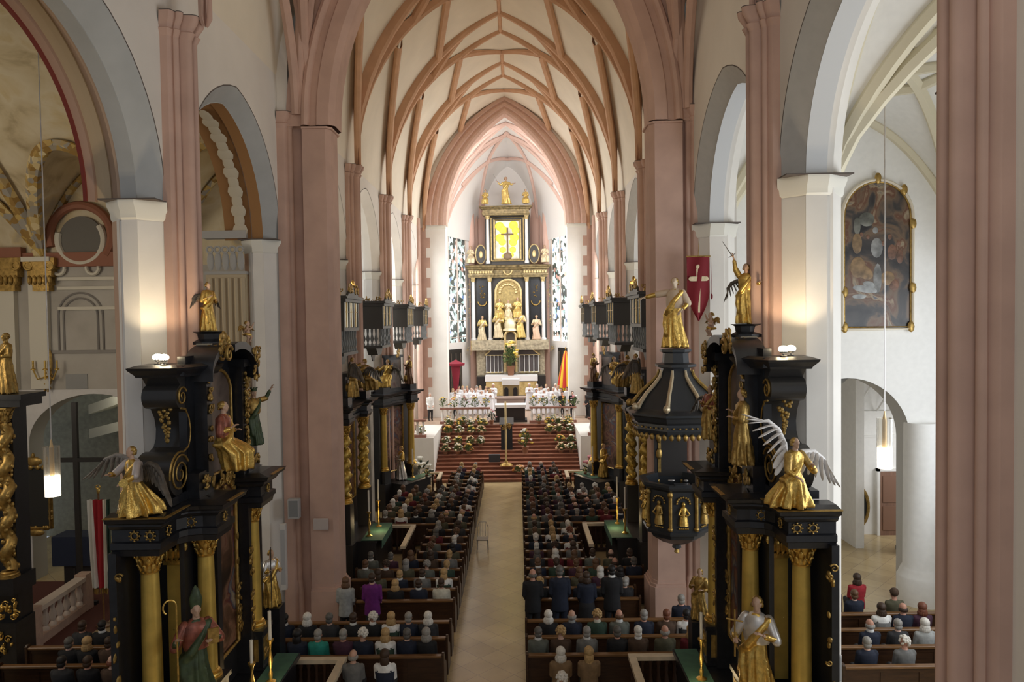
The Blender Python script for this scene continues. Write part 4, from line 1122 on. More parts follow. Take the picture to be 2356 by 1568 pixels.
# green cloths and balustrades
def cloth(s, x0, x1, y0, y1, z, label):
    M = MIR[s]; mb = MB(M); mb.box(x0,x1,y0,y1,z,z+.012); mb.box(x1,x1+.008,y0,y1,z-.25,z+.012) if x1 > -3.7 else None
    return tag(mb.build('altar_cloth', GREEN, None, 0), label, 'altar cloth', 'green cloths on the side altars')
cloth(-1,-4.42,-3.95,12.7,14.98,1.292,'green cloth covering the mensa of the nearest left altar'); cloth(1,-4.42,-3.95,12.7,14.98,1.292,'green cloth covering the mensa of the nearest right altar')
RAILM = mat('rail_limestone', (.60,.50,.36), .5, noise=.1); BALM = mat('rail_baluster_wood', (.05,.022,.012), .5)
def altar_rail(s, xi, xo, yn, yf, label):
    M = MIR[s]; t = empty('altar_rail', M @ Vector((xi,yf,0)), label, 'altar rail', 'rails before the side altars')
    mb = MB(M); mb.box(xo,xi,yf-.16,yf,.93,1.02); mb.box(xi-.16,xi,yn,yf-.16,.93,1.02); mb.build('top_rail', RAILM, t, 0)
    mb = MB(M); mb.box(xo,xi,yf-.14,yf-.02,0,.12); mb.box(xi-.14,xi-.02,yn,yf-.16,0,.12); mb.build('bottom_rail', BALM, t, 0)
    def bal(x, y):
        mb = MB(M); mb.lathe([(.045,.12),(.05,.18),(.03,.24),(.065,.42),(.03,.62),(.04,.7),(.03,.78),(.055,.86),(.055,.93)], 8, (x,y,0)); mb.build('baluster', BALM, t, 50)
    n = int((xi-xo)/.21)
    for k in range(n): bal(lerp(xo+.1, xi-.3, k/(n-1)), yf-.08)
    n = int((yf-yn)/.21)
    for k in range(n): bal(xi-.08, lerp(yn+.1, yf-.08, k/(n-1)))
altar_rail(-1,-3.03,-4.3,12.2,15.4,'beige topped baluster rail around the nearest left altar'); altar_rail(1,-3.03,-4.3,12.2,15.4,'beige topped baluster rail around the nearest right altar')
# middle and far altars
twist_ = bool
def mid_altar(s, N, Fp, zt, zb, tw, label, zc=1.28, mens=(1.4,.9), top=True):
    M = MIR[s]; t = empty('side_altar', M @ Vector((N[0],N[1],0)), label, 'altar', 'black and gold side altars'); rnd = random.Random(int(N[1])); at_ = .85 if twist_(tw) else 1.5
    a = Vector((N[0],N[1],0)); b = Vector((Fp[0],Fp[1],0)); d = (b-a).normalized(); o = Vector((d.y,-d.x,0)); l = (b-a).length
    def pl(u0, u1, v0, v1, z0, z1, mb):
        p = [a+d*u0+o*v0, a+d*u1+o*v0, a+d*u1+o*v1, a+d*u0+o*v1]; mb.prism([(q.x,q.y) for q in p], z0, z1)
    mb = MB(M); pl(-.3,l+.3,-.35,.28,0,zc,mb); pl(.2,l+.1,.28,mens[1],0,zc-.05,mb); pl(.15,l+.15,.28,mens[1]+.05,zc-.05,zc,mb); mb.build('mensa', BLACK2, t, 0)
    for u in (0,l):
        mb = MB(M); pl(u-.2,u+.2,-.2,.2,zc,zb,mb); mb.build('pedestal', BLACK2, t, 0)
    mb = MB(M); pl(-.3,l+.3,-.42,-.32,zc,zt+.7,mb); pl(-.3,-.22,-.4,.0,zc,zt,mb); mb.build('carcass', BLACK, t, 0)
    for k, u in enumerate((0,l)):
        p = a+d*u; column(t, M, p.x, p.y, zb, zt, .15, GOLDP, tw)
    p = a+d*l*.5-o*.28
    mb = MB(M); pl(.3,l-.3,-.32,-.27,zb-.2,zt-.1,mb); pn = mb.build('painting', PAINT_D, t, 0)
    mb = MB(M); z0, z1 = zb-.2, zt-.1
    q = [a+d*.3-o*.25, a+d*(l-.3)-o*.25]; mb.tube([(q[0].x,q[0].y,z0),(q[1].x,q[1].y,z0),(q[1].x,q[1].y,z1),(q[0].x,q[0].y,z1),(q[0].x,q[0].y,z0)], .05, 6); mb.build('gilt_frame', GOLDD, pn, 40)
    mb = MB(M); e0 = a-d*.25; e1 = b+d*.25
    pts = [e0-o*.3, e0+o*.22, e0+d*.5+o*.22, e0+d*.55, e1-d*.55, e1-d*.5+o*.22, e1+o*.22, e1-o*.3]
    moulding(mb, [(p.x,p.y) for p in pts], entp(zt,.62)); mb.build('entablature', BLACK, t, 0)
    # attic: broken scroll pediment and a small upper picture
    mb = MB(M); zq = zt+.62
    pl(l*.27,l*.73,-.4,-.1,zq,zq+at_,mb); pl(l*.25,l*.75,-.42,0,zq+at_,zq+at_+.12,mb); pl(-.2,.25,-.35,.2,zq,zq+.25,mb); pl(l-.25,l+.2,-.35,.2,zq,zq+.25,mb); mb.build('attic', BLACK, t, 0)
    mb = MB(M)
    for u in (l*.2, l*.8):
        p = a+d*u
        for j in range(3): spiral(mb, (p.x+.05*j*o.x, p.y, zq+.5), .16, 1.6, .035, 'x' if abs(d.y) > .7 else 'y')
    c = a+d*l*.5; scrollwork(mb, (c.x+o.x*.1,c.y,zq+at_+.2), .4, .14, 24, rnd, 'x' if abs(d.y) > .7 else 'y'); mb.build('carved_ornament', GOLDD, t, 50)
    mb = MB(M); pl(l*.32,l*.68,-.1,-.06,zq+.15,zq+at_-.1,mb); mb.build('upper_painting', PAINT_U, t, 0)
    return t
mid_altar(-1,(-4.75,22.6),(-4.62,24.75),5.05,2.55,True,'black altar with twisted golden columns, second from the front on the left side')
mid_altar(1,(-4.75,22.6),(-4.62,24.75),5.05,2.55,True,'black altar with twisted golden columns, partly hidden behind the pulpit')
mid_altar(-1,(-5.15,31.3),(-4.2,33.0),4.55,1.75,False,'far left black altar with straight golden columns near the chancel steps',1.2,(1.4,1.0))
mid_altar(1,(-5.15,31.3),(-4.2,33.0),4.55,1.75,False,'far right black altar with straight golden columns near the chancel steps',1.2,(1.4,1.0))
cloth(-1,-4.32,-3.66,22.75,24.7,1.292,'green cloth on the left altar with the twisted columns'); cloth(1,-4.32,-3.66,22.75,24.7,1.292,'green cloth on the right altar behind the pulpit')
for s, sd in ((-1,'left'),(1,'right')):
    M = MIR[s]; mb = MB(M); mb.prism([(-4.42,31.9),(-3.98,31.66),(-3.26,33.0),(-3.69,33.24)], 1.204, 1.216)
    tag(mb.build('altar_cloth', GREEN, None, 0), f'small green cloth on the far {sd} altar by the steps', 'altar cloth', 'green cloths on the side altars')
    altar_rail(s,-2.95,-4.3,23.0,25.5,f'beige topped rail before the second {sd} altar'); altar_rail(s,-2.9,-3.9,32.9,34.4,f'small rail before the far {sd} altar')
# candles on the altars
def candle(s, x, y, z, h, r, label, stick=.0, lit=False):
    M = MIR[s]; t = empty('candle', M @ Vector((x,y,z)), label, 'candle', 'candles on the side altars')
    if stick:
        mb = MB(M); mb.lathe([(.10,0),(.10,.02),(.03,.06),(.045,.2*stick),(.02,.3*stick),(.05,.5*stick),(.02,.75*stick),(.035,.9*stick),(.07,stick-.02),(.07,stick)], 10, (x,y,z)); mb.build('candlestick', GOLD, t, 40)
    mb = MB(M); mb.lathe([(r,stick),(r,stick+h),(r*.3,stick+h+.01)], 10, (x,y,z)); mb.build('wax', CANDLE, t, 40)
    mb = MB(M); mb.tube([(x,y,z+stick+h),(x,y,z+stick+h+.03)], .004, 4); mb.build('wick', LINE, t)
candle(-1,-4.2,13.0,1.306,.42,.03,'shorter white candle before the nearest left altar painting',.75)
candle(-1,-4.12,13.75,1.306,.55,.035,'taller white candle before the nearest left altar painting',.85)
candle(1,-4.2,13.7,1.306,.5,.03,'white candle before the nearest right altar painting',.8)
for s, sd in ((-1,'left'),(1,'right')):
    candle(s,-4.15,23.2,1.306,.7,.03,f'nearer candle on the second {sd} altar',.8); candle(s,-4.05,24.3,1.306,.7,.03,f'farther candle on the second {sd} altar',.9)
    candle(s,-4.05,32.3,1.218,.7,.035,f'tall candle on the far {sd} altar',.6)
# lamps on the console tops
BULB = mat('warm_bulb', (1,.9,.7), .4, emit=(1,.80,.50), es=30.)
for s, sd in ((-1,'left'),(1,'right')):
    for k, (x, y) in enumerate(((-5.35,12.15),(-5.16,11.98))):
        p = mx(s,x,y,7.622); nm = ('outer','inner')[k]
        t = empty('spotlight', p, f'{nm} glowing uplight on top of the {sd} altar console', 'lamp', 'uplights on the altar consoles')
        M = Matrix.Translation(p); mb = MB(M); mb.lathe([(.06,0),(.06,.015),(.015,.02),(.015,.05)], 10); mb.build('lamp_stand', BLACK, t)
        mb = MB(M); mb.lathe([(.03,.05),(.06,.07),(.07,.10),(.064,.10),(.02,.07)], 12, (0,0,0), None, 1, 1, 0, False); mb.build('lamp_housing', SILVER, t)
        MB(M).ell((0,0,.125), (.085,.085,.06), 10, 7).build('bulb', BULB, t)
        l = bpy.data.lights.new('uplight', 'SPOT'); l.energy = 60; l.color = (1,.78,.50); l.spot_size = radians(110); l.spot_blend = .5; l.shadow_soft_size = .05
        o = bpy.data.objects.new('uplight', l); COL.objects.link(o); o.location = p+Vector((0,0,.19)); o.rotation_euler = (Vector((-5.9*-s if s>0 else -5.9, 13.3, 12))-o.location).to_track_quat('-Z','Y').to_euler()
# statues of the near altars
WG = mat('grey_wing', (.30,.27,.24), .5, noise=.3, nscale=5); WW = mat('silvery_white_wing', (.75,.73,.72), .5, noise=.1); WD = mat('dark_wing', (.09,.075,.06), .5, noise=.4, nscale=6)
SILK = mat('silvered_mantle', (.55,.50,.49), .45, metal=.3, noise=.1); GRN = mat('green_robe', (.05,.075,.035), .45, metal=.2, noise=.4, nscale=8.); CRIM = mat('crimson_gilt_mantle', (.28,.09,.06), .4, metal=.4, noise=.5, nscale=7.)
STEEL = mat('steel', (.4,.4,.4), .35, metal=.9)
def staff(mb, l, r): mb.tube([r+Vector((0,.03,-1.2)), r+Vector((0,.03,.75))], .014, 6)
def crozier(mb, l, r):
    mb.tube([r+Vector((0,.04,-1.25)), r+Vector((0,.04,.55))]+[r+Vector((.10-.10*cos(a), .04, .55+.12*sin(a)+.06)) for a in [pi*1.3*k/10 for k in range(11)]], .014, 6)
def book(mb, l, r): mb.box(l.x-.09,l.x+.09,l.y+.02,l.y+.07,l.z-.05,l.z+.2)
def cross_at(mb, l, r): mb.tube([r+Vector((0,.04,-.3)), r+Vector((0,.04,.5))], .015, 6); mb.tube([r+Vector((-.14,.04,.32)), r+Vector((.14,.04,.32))], .015, 6)
def horn(mb, l, r): mb.tube([l, l+Vector((-.14,.12,.02)), l+Vector((-.3,.2,.04)), l+Vector((-.38,.25,.05))], [.015,.02,.04,.09], 10)
def sword(mb, l, r): mb.tube([r, r+Vector((.3,.1,.5))], [.02,.008], 6); mb.tube([r+Vector((-.06,.02,.14)), r+Vector((.14,.02,.02))], .012, 5)
figure('kneeling_angel', mx(-1,-5.28,11.18,5.325), 1.08, radians(150), 'kneeling gilded angel with spread dark wings blowing a horn, on the left altar cornice', 'statue', None, 'kneel', GOLD, FLESH, SILK, (((-.40,.18,1.18),(-.34,.40,1.10)),((.36,.20,1.15),(.22,.40,1.2))), ((.95,.35,.3,WD),(.95,.1,.5,WG)), seed=3, attr=[('horn',horn,GOLD)], vox=.025)
figure('kneeling_angel', mx(1,-5.02,11.2,5.325), 1.08, radians(205), 'kneeling golden angel with raised white wings on the right altar cornice', 'statue', None, 'kneel', GOLD, FLESH, GOLDD, (((-.34,.22,1.05),(-.16,.36,1.2)),((.36,.16,1.1),(.3,.36,1.0))), ((1.05,.38,.2,WW),(1.12,-.85,.2,WW)), seed=4, vox=.025)
figure('bishop_statue', mx(-1,-4.45,12.0,1.9) if False else mx(-1,-4.62,11.72,1.98), 1.72, radians(215), 'bishop statue with mitre in red gold and green, between the left altar columns', 'statue', None, 'stand', GRN, FLESH, CRIM, (((-.36,.12,1.12),(-.2,.32,1.2)),((.36,.08,1.10),(.36,.32,1.30))), None, 'mitre', seed=6, attr=[('crozier',crozier,GOLD),('book',book,GOLDD)], vox=.025)
MB(MIR[-1]).box(-4.9,-4.34,11.45,11.98,1.3,1.975).build('statue_console', BLACK, None, 0)
tag(bpy.data.objects['statue_console'], 'black block under the bishop statue of the left altar', 'pedestal', 'blocks under the altar saints')
SURP = mat('silvered_surplice', (.62,.60,.58), .38, metal=.6, noise=.2)
figure('saint_statue', mx(1,-4.62,11.72,1.98), 1.72, radians(150), 'saint statue in silver surplice and gold robe between the right altar columns', 'statue', None, 'stand', GOLD, FLESH, SURP, (((-.34,.14,1.12),(-.16,.32,1.25)),((.36,.06,1.08),(.30,.28,1.1))), None, None, seed=7, attr=[('cross',cross_at,GOLDD)], vox=.025)
MB(MIR[1]).box(-4.9,-4.34,11.45,11.98,1.3,1.975).build('statue_console', BLACK, None, 0)
tag(bpy.data.objects['statue_console.001'], 'black block under the silver saint of the right altar', 'pedestal', 'blocks under the altar saints')
figure('seated_saint', mx(-1,-4.38,12.44,5.755), 1.2, radians(-80), 'seated gold skirted saint beside the upper painting of the left altar', 'statue', None, 'sit', GOLD, FLESH, CRIM, seed=8)
figure('saint_statue', mx(1,-4.60,12.38,5.755), 1.3, radians(80), 'golden saint in a cloak beside the console of the right altar', 'statue', None, 'stand', GOLDD, FLESH, GOLDD, seed=9)
figure('saint_statue', mx(-1,-4.66,14.66,5.805), 1.15, radians(-120), 'dark green and gold saint with raised arm on the far corner of the left altar', 'statue', None, 'stand', GRN, FLESH, GOLDD, (((-.40,.1,1.45),(-.52,.2,1.75)),((.42,.1,1.3),(.62,.2,1.4))), None, 'crown', seed=10, attr=[('staff',staff,GOLDD)])
figure('saint_statue', mx(1,-4.66,14.66,5.805), 1.1, radians(120), 'dark gilded angel with wings on the far corner of the right altar', 'statue', None, 'stand', GOLDD, FLESH, CRIM, None, ((.7,.4,.3,WD),(.7,.4,.3,WD)), seed=11)
figure('crowning_statue', mx(-1,-5.0,13.4,8.165), .92, radians(-110), 'small golden figure crowning the left altar', 'statue', None, 'stand', GOLD, FLESH, GOLD, None, ((.5,.5,.3,WD),(.5,.5,.3,WD)), seed=12)
figure('crowning_statue', mx(1,-5.0,13.4,8.165), 1.12, radians(150), 'golden winged figure with raised arm crowning the right altar', 'statue', None, 'stand', GOLD, FLESH, GOLD, (((-.34,.06,1.15),(-.42,.2,1.2)),((.30,.04,1.62),(.34,.1,1.95))), ((.55,.7,.3,WD),(.55,.7,.3,WD)), seed=13, attr=[('sword',sword,STEEL)])
putto('putto', mx(-1,-4.42,12.75,7.93) if False else mx(-1,-4.5,13.98,7.93), .42, radians(-100), 'winged gilt putto on the right shoulder of the left altar crown', FLESH, None, 0)
putto('putto', mx(1,-4.5,13.98,7.93), .46, radians(100), 'winged gilt putto on the left shoulder of the right altar crown', FLESH, None, 1)
figure('saint_statue', mx(-1,-4.66,15.44,2.15), 1.22, radians(-120), 'gold skirted saint with a lance right of the left altar far column', 'statue', None, 'stand', GOLD, FLESH, SILVER, None, None, None, seed=14, attr=[('lance',staff,BLACK2)])
tag(MB(MIR[-1]).box(-4.93,-4.39,15.22,15.66,0,.5).box(-4.87,-4.44,15.26,15.62,.5,2.145).build('statue_plinth', BLACK, None, 0), 'slim black plinth beside the left altar far column', 'pedestal')
figure('saint_statue', mx(1,-4.62,15.44,1.75), 1.1, radians(150), 'small dark gilded figure left of the right altar far column', 'statue', None, 'stand', GOLDD, FLESH, GOLDD, None, None, None, seed=15)
tag(MB(MIR[1]).box(-4.9,-4.36,15.22,15.66,0,.5).box(-4.84,-4.4,15.26,15.62,.5,1.745).build('statue_plinth', BLACK, None, 0), 'slim black plinth beside the right altar far column', 'pedestal')
# statues of the middle and far altars
for s, sd in ((-1,'left'),(1,'right')):
    figure('flying_angel', mx(s,-4.45,22.62,5.93), 1.25, radians(-70*-s), f'large gilded angel leaning out above the second {sd} altar', 'statue', 'gilded angels over the twisted columns' , 'stand', GOLDD, FLESH, GOLDD, (((-.42,.2,1.3),(-.6,.5,1.5)),((.4,.25,1.2),(.5,.55,1.35))), ((1.1,.2,.4,WD),(1.1,.2,.4,WD)), seed=20+s)
    figure('angel_statue', mx(s,-4.5,24.72,5.93), 1.1, radians(-40*-s), f'smaller gilded angel at the far corner above the second {sd} altar', 'statue', None, 'sit', GOLDD, FLESH, GOLDD, (((-.42,.2,1.3),(-.6,.4,1.4)),((.4,.2,1.2),(.6,.4,1.4))), ((.8,.4,.4,WD),(.8,.4,.4,WD)), seed=23+s)
    figure('angel_statue', mx(s,-4.95,31.45,5.43), 1.2, radians(180+30*s), f'gilt winged angel on the near corner of the far {sd} altar', 'statue', None, 'sit', GOLD, FLESH, GOLDD, (((-.4,.2,1.3),(-.6,.3,1.55)),((.4,.2,1.2),(.5,.4,1.3))), ((.8,.5,.3,WD),(.8,.5,.3,WD)), seed=26+s)
    figure('saint_statue', mx(s,-4.2,32.75,5.43), 1.3, radians(180+50*s), f'standing saint on the far corner of the far {sd} altar', 'statue', None, 'stand', mat('brown_robe', (.16,.08,.04), .5, metal=.2, noise=.3), FLESH, GOLDD, seed=29+s)
    figure('saint_statue', mx(s,-4.5,31.95,1.225), 1.5, radians(180+60*s), f'pale gilt saint standing between the columns of the far {sd} altar', 'statue', None, 'stand', SILVER if s < 0 else GOLD, FLESH, GOLD, seed=32+s)
# pale stone block between the second and far altars
for s in (-1,):
    struct(MB(MIR[s]).box(-5.02,-4.62,26.0,26.5,.2,5.2).build('trim_pier_block', mat('weathered_stone', (.52,.48,.42), .9, noise=.2, nscale=3.), smooth=0))
# ------------------------------------------------------------------ pulpit
def octa(r, c, a0=pi/8): return [(c[0]+r*cos(a0+k*pi/4), c[1]+r*sin(a0+k*pi/4)) for k in range(8)]
def pulpit():
    c = (4.62,18.25); t = empty('pulpit', (c[0],c[1],2.4), 'black and gold pulpit with ogee canopy hanging at the right nave pier', 'pulpit')
    def oc(mb, prof): mb.lathe(prof, 8, (c[0],c[1],0), None, 1, 1, pi/8)
    BL = mat('pulpit_black', (.028,.032,.038), .35)
    mb = MB(); oc(mb, [(.05,2.38),(.12,2.42),(.10,2.5),(.42,2.62),(.70,2.8),(.74,2.9),(.86,2.93),(.88,3.0),(.82,3.04),(.80,4.0),(.86,4.03),(.93,4.08),(.96,4.14),(.96,4.2),(.80,4.2),(.78,3.2)]); b = mb.build('basket', BL, t, 20)
    mb = MB(); mb.lathe([(.02,2.26),(.07,2.3),(.05,2.38),(.02,2.4)], 8, (c[0],c[1],0)); mb.build('pendant_knob', GOLDD, b)
    for k in range(8):
        a = k*pi/4+pi/8; x, y = c[0]+.84*cos(a), c[1]+.84*sin(a)
        mb = MB(); mb.tube([(x,y,3.05),(x,y,4.0)], .045, 6); mb.ell((x,y,3.95),(.07,.07,.09),8,6); mb.ell((x,y,3.1),(.07,.07,.06),8,6); mb.build('corner_shaft', GOLDD, b)
        a = k*pi/4; n = Vector((cos(a),sin(a),0)); tt = Vector((-sin(a),cos(a),0)); p0 = Vector((c[0],c[1],0))+n*.755
        mb = MB()
        mb.ell(p0+n*.03+Vector((0,0,3.72)), (.05,.05,.06), 8, 6); mb.lathe([(.13,0),(.10,.2),(.07,.32),(.09,.42),(.03,.48)], 10, p0+n*.02+Vector((0,0,3.2)), lambda th,i: 1+.12*sin(5*th))
        for s in (-1,1): mb.tube([p0+n*.04+tt*.07*s+Vector((0,0,3.6)), p0+n*.1+tt*.13*s+Vector((0,0,3.48)), p0+n*.12+tt*.04*s+Vector((0,0,3.45))], .025, 6)
        mb.torus((0,0,0),0.001,.0005,4,3) if False else None
        for j in range(9):
            q = pi*j/8; mb.ell(p0+n*.03+tt*.16*cos(q)+Vector((0,0,3.74+.15*sin(q))), (.03,.03,.03), 5, 4)
        for j in range(5): mb.ell(p0+n*.03+tt*(.05*(j-2))+Vector((0,0,3.12)), (.03,.03,.03), 5, 4)
        mb.build('gilt_relief', GOLDD if k % 2 else GOLD, b, 60)
    # back board between basket and canopy
    mb = MB(); mb.box(c[0]-.35,c[0]+.45,c[1]+.72,c[1]+.80,4.1,5.5); mb.box(c[0]-.42,c[0]-.35,c[1]+.7,c[1]+.82,4.1,5.5); mb.build('back_panel', mat('pulpit_back', (.03,.026,.024), .4), t, 0)
    mb = MB(); mb.box(c[0]-.33,c[0]-.25,c[1]+.69,c[1]+.72,4.2,5.4); mb.ell((c[0]-.3,c[1]+.68,5.1),(.06,.04,.12),8,6); mb.ell((c[0]-.3,c[1]+.68,4.7),(.08,.04,.15),8,6); mb.build('back_gilding', GOLDD, t)
    mb = MB(); oc(mb, [(.0,5.42),(1.10,5.42),(1.14,5.55),(1.12,5.7),(1.20,5.76),(1.24,5.86),(1.30,5.9),(1.30,5.95),(1.16,6.0),(1.06,6.06),(.96,6.2),(.80,6.42),(.58,6.62),(.42,6.85),(.36,7.02),(.52,7.06),(.52,7.12),(.34,7.16),(.32,7.4),(.40,7.44),(.40,7.5),(.0,7.52)]); cn = mb.build('canopy', BL, t, 20)
    mb = MB()
    for k in range(40):
        a = k*2*pi/40; mb.ell((c[0]+1.06*cos(a), c[1]+1.06*sin(a), 5.40), (.06,.06,.085), 6, 5)
    for k in range(48):
        a = k*2*pi/48; mb.ell((c[0]+1.11*cos(a), c[1]+1.11*sin(a), 5.62), (.03,.03,.03), 5, 4)
    mb.build('gilt_lambrequin', GOLDD, cn, 60)
    for k in range(8):
        a = k*pi/4+pi/8
        pts = [(c[0]+r*cos(a), c[1]+r*sin(a), z) for r, z in ((.42,6.98),(.46,6.82),(.64,6.62),(.86,6.42),(1.02,6.22),(1.12,6.08),(1.22,6.06),(1.26,6.16))]
        mb = MB(); mb.tube(pts, [.03,.045,.05,.05,.055,.07,.06,.03], 7); mb.ell((c[0]+1.2*cos(a),c[1]+1.2*sin(a),6.1),(.09,.09,.1),8,6); mb.build('gilt_scroll_rib', GOLDD if k not in (4,5,6) else mat('pale_gilding', (.62,.52,.36), .4, metal=.6), cn)
    # microphone and book rest
    mb = MB(); mb.box(c[0]-.22,c[0]+.15,c[1]-.95,c[1]-.7,4.21,4.235); mb.build('book_rest', BL, t, 0)
    mb = MB(); mb.ell((c[0]-.25,c[1]-.6,4.28),(.09,.06,.03),8,5); mb.ell((c[0]+.1,c[1]-.62,4.27),(.06,.05,.03),8,5); mb.build('lamp_shade', SILVER, t)
    return t
pulpit()
def flagpole(mb, l, r): mb.tube([l+Vector((0,.03,-.6)), l+Vector((0,.03,1.6))], .012, 6)
figure('canopy_statue', (4.62,18.25,7.535), 1.78, radians(150), 'golden statue with outstretched arm standing on the pulpit canopy', 'statue', None, 'stand', GOLD, mat('pale_carved_flesh', (.66,.52,.38), .5), mat('pale_carved_flesh', (.66,.52,.38), .5), (((-.34,.0,1.12),(-.22,.16,.95)),((.46,.06,1.36),(.78,.16,1.28))), None, None, seed=41)
# banner on the right pier
def banner():
    x0, x1 = 5.0, 5.6; Y = 18.62; zt, zb = 9.85, 8.2
    t = empty('banner', (5.3,Y,zb), 'dark red swallow shaped banner with pale cross beside the pulpit statue', 'banner')
    def f(u, v):
        w = .5+.0*v; z = lerp(zt, zb+.0, v); k = 1 if v < .55 else 1-((v-.55)/.45)**1.6
        return (5.31+(u-.5)*.58*max(.03,k), Y+.03*sin(u*7+v*3), z)
    mb = MB(); mb.sheet(f, 10, 22, .012); mb.build('cloth', mat('crimson_cloth', (.19,.006,.014), .8), t, 60)
    CR = mat('cream_applique', (.72,.60,.40), .8); mb = MB()
    def g(u, v): z = lerp(9.55, 8.42, v); return (5.31+(u-.5)*lerp(.12,.06,v), Y-.022+.0*u, z)
    def g2(u, v): return (5.31+(u-.5)*.34, Y-.024, lerp(9.35,9.23,v))
    mb.sheet(g, 2, 8, .008); mb.sheet(g2, 4, 2, .008)
    for q in ((5.31,9.6),(5.12,9.29),(5.50,9.29)): mb.ell((q[0],Y-.024,q[1]),(.07,.008,.06),8,5)
    mb.build('cross_applique', CR, t, 60)
    mb = MB(); mb.tube([(5.0,Y,zt+.02),(5.62,Y,zt+.02)], .02, 6); mb.tube([(5.31,Y,zt+.02),(5.36,Y+.1,zt+.5)], .008, 5); mb.build('cross_bar', GOLDD, t)
    for x in (5.01,5.63):
        mb = MB(); mb.tube([(x,Y,zt),(x+.02,Y,zt-.95)], .006, 4); mb.ell((x+.02,Y,zt-1.02),(.03,.03,.08),6,5); mb.build('tassel', mat('crimson_tassel', (.2,.02,.03), .8), t)
    return t
banner()
# ------------------------------------------------------------------ oratory boxes over the altars
PANE = mat('oratory_pane', (.72,.68,.55), .25, emit=(.9,.85,.65), es=.35); OBL = mat('oratory_black', (.05,.052,.05), .42)  # pane tint and weak emission stand in for daylight behind the glass
def oratory(s, Y, label):
    t = empty('oratory_box', (s*5.1,Y,7.0), label, 'oratory box', 'black oratory boxes along the nave walls'); M = MIR[s]; x0, x1 = -5.44, -4.5; y0, y1 = Y-1.05, Y+1.05
    mb = MB(M); mb.box(x0,x1,y0,y1,8.02,8.12); mb.box(x0,x1+.08,y0-.08,y1+.08,8.92,9.02); mb.box(x0,x1+.14,y0-.14,y1+.14,9.02,9.08)
    mb.box(x0,x1,y0,y0+.06,8.12,8.92); mb.box(x0,x1,y1-.06,y1,8.12,8.92); mb.box(x0,x0+.06,y0+.06,y1-.06,8.12,8.92)
    for k in range(4): y = lerp(y0+.12,y1-.12,k/3); mb.box(x1-.07,x1,y-.07,y+.07,8.12,8.92)
    mb.build('cabinet', OBL, t, 0)
    for k in range(3):
        ya, yb = lerp(y0+.12,y1-.12,k/3)+.075, lerp(y0+.12,y1-.12,(k+1)/3)-.075
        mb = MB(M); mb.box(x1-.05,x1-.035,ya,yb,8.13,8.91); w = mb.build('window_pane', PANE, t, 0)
        mb = MB(M); m = (ya+yb)/2; mb.box(x1-.035,x1-.01,m-.02,m+.02,8.13,8.91); mb.box(x1-.034,x1-.012,ya,yb,8.6,8.63); mb.build('glazing_bar', GOLDD, w, 0)
    mb = MB(M); mb.prism([(x1+.1,y0-.1),(x1+.1,y1+.1),(x0,y1+.1),(x0,y0-.1)], 9.081, 9.11)
    ym = Y
    mb.prism([(y0+.3,9.1),(y1-.3,9.1),(y1-.5,9.25),(ym+.2,9.38),(ym-.2,9.38),(y0+.5,9.25)], x1-.02, x1+.06, 'x'); mb.build('roof', OBL, t, 0)
    rn = random.Random(int(Y)); mb = MB(M); scrollwork(mb, (x1+.07,Y,9.35), .7, .12, 26, rn); scrollwork(mb, ((x0+x1)/2,y0-.05,9.2), .45, .1, 14, rn, 'y'); mb.ell((x1+.05,Y,9.52),(.06,.1,.12),8,6); mb.build('crest', GOLDD, t, 60)
    # open balustrade and bracket beneath
    mb = MB(M); mb.box(x0,x1-.05,y0+.05,y1-.05,7.25,7.35)
    mb.prism([(y0+.3,7.25),(y0+.7,6.95),(y1-.7,6.95),(y1-.3,7.25)], x0+.2, x1-.35, 'x'); mb.prism([(y0+.7,6.95),(y0+.9,6.7),(y1-.9,6.7),(y1-.7,6.95)], x0+.3, x1-.6, 'x'); mb.build('bracket', OBL, t, 0)
    for k in range(7):
        y = lerp(y0+.12,y1-.12,k/6); mb = MB(M); mb.lathe([(.05,7.35),(.05,7.42),(.03,7.47),(.075,7.62),(.035,7.8),(.05,7.93),(.05,8.02)], 8, (x1-.13,y,0)); mb.build('baluster', mat('baluster_grey', (.16,.17,.17), .4), t)
    for k in range(4):
        x = lerp(x0+.15,x1-.3,k/3); mb = MB(M); mb.lathe([(.05,7.35),(.05,7.42),(.03,7.47),(.075,7.62),(.035,7.8),(.05,7.93),(.05,8.02)], 8, (x,y0+.12,0)); mb.build('baluster', mat('baluster_grey', (.16,.17,.17), .4), t)
ORD = ('nearest','second','third','farthest')
for k, Y in enumerate((22.9,29.2,35.5,41.4)):
    for s in (-1,1): oratory(s, Y, f'{ORD[k]} black glazed oratory box with balusters high on the {"left" if s<0 else "right"} nave wall')
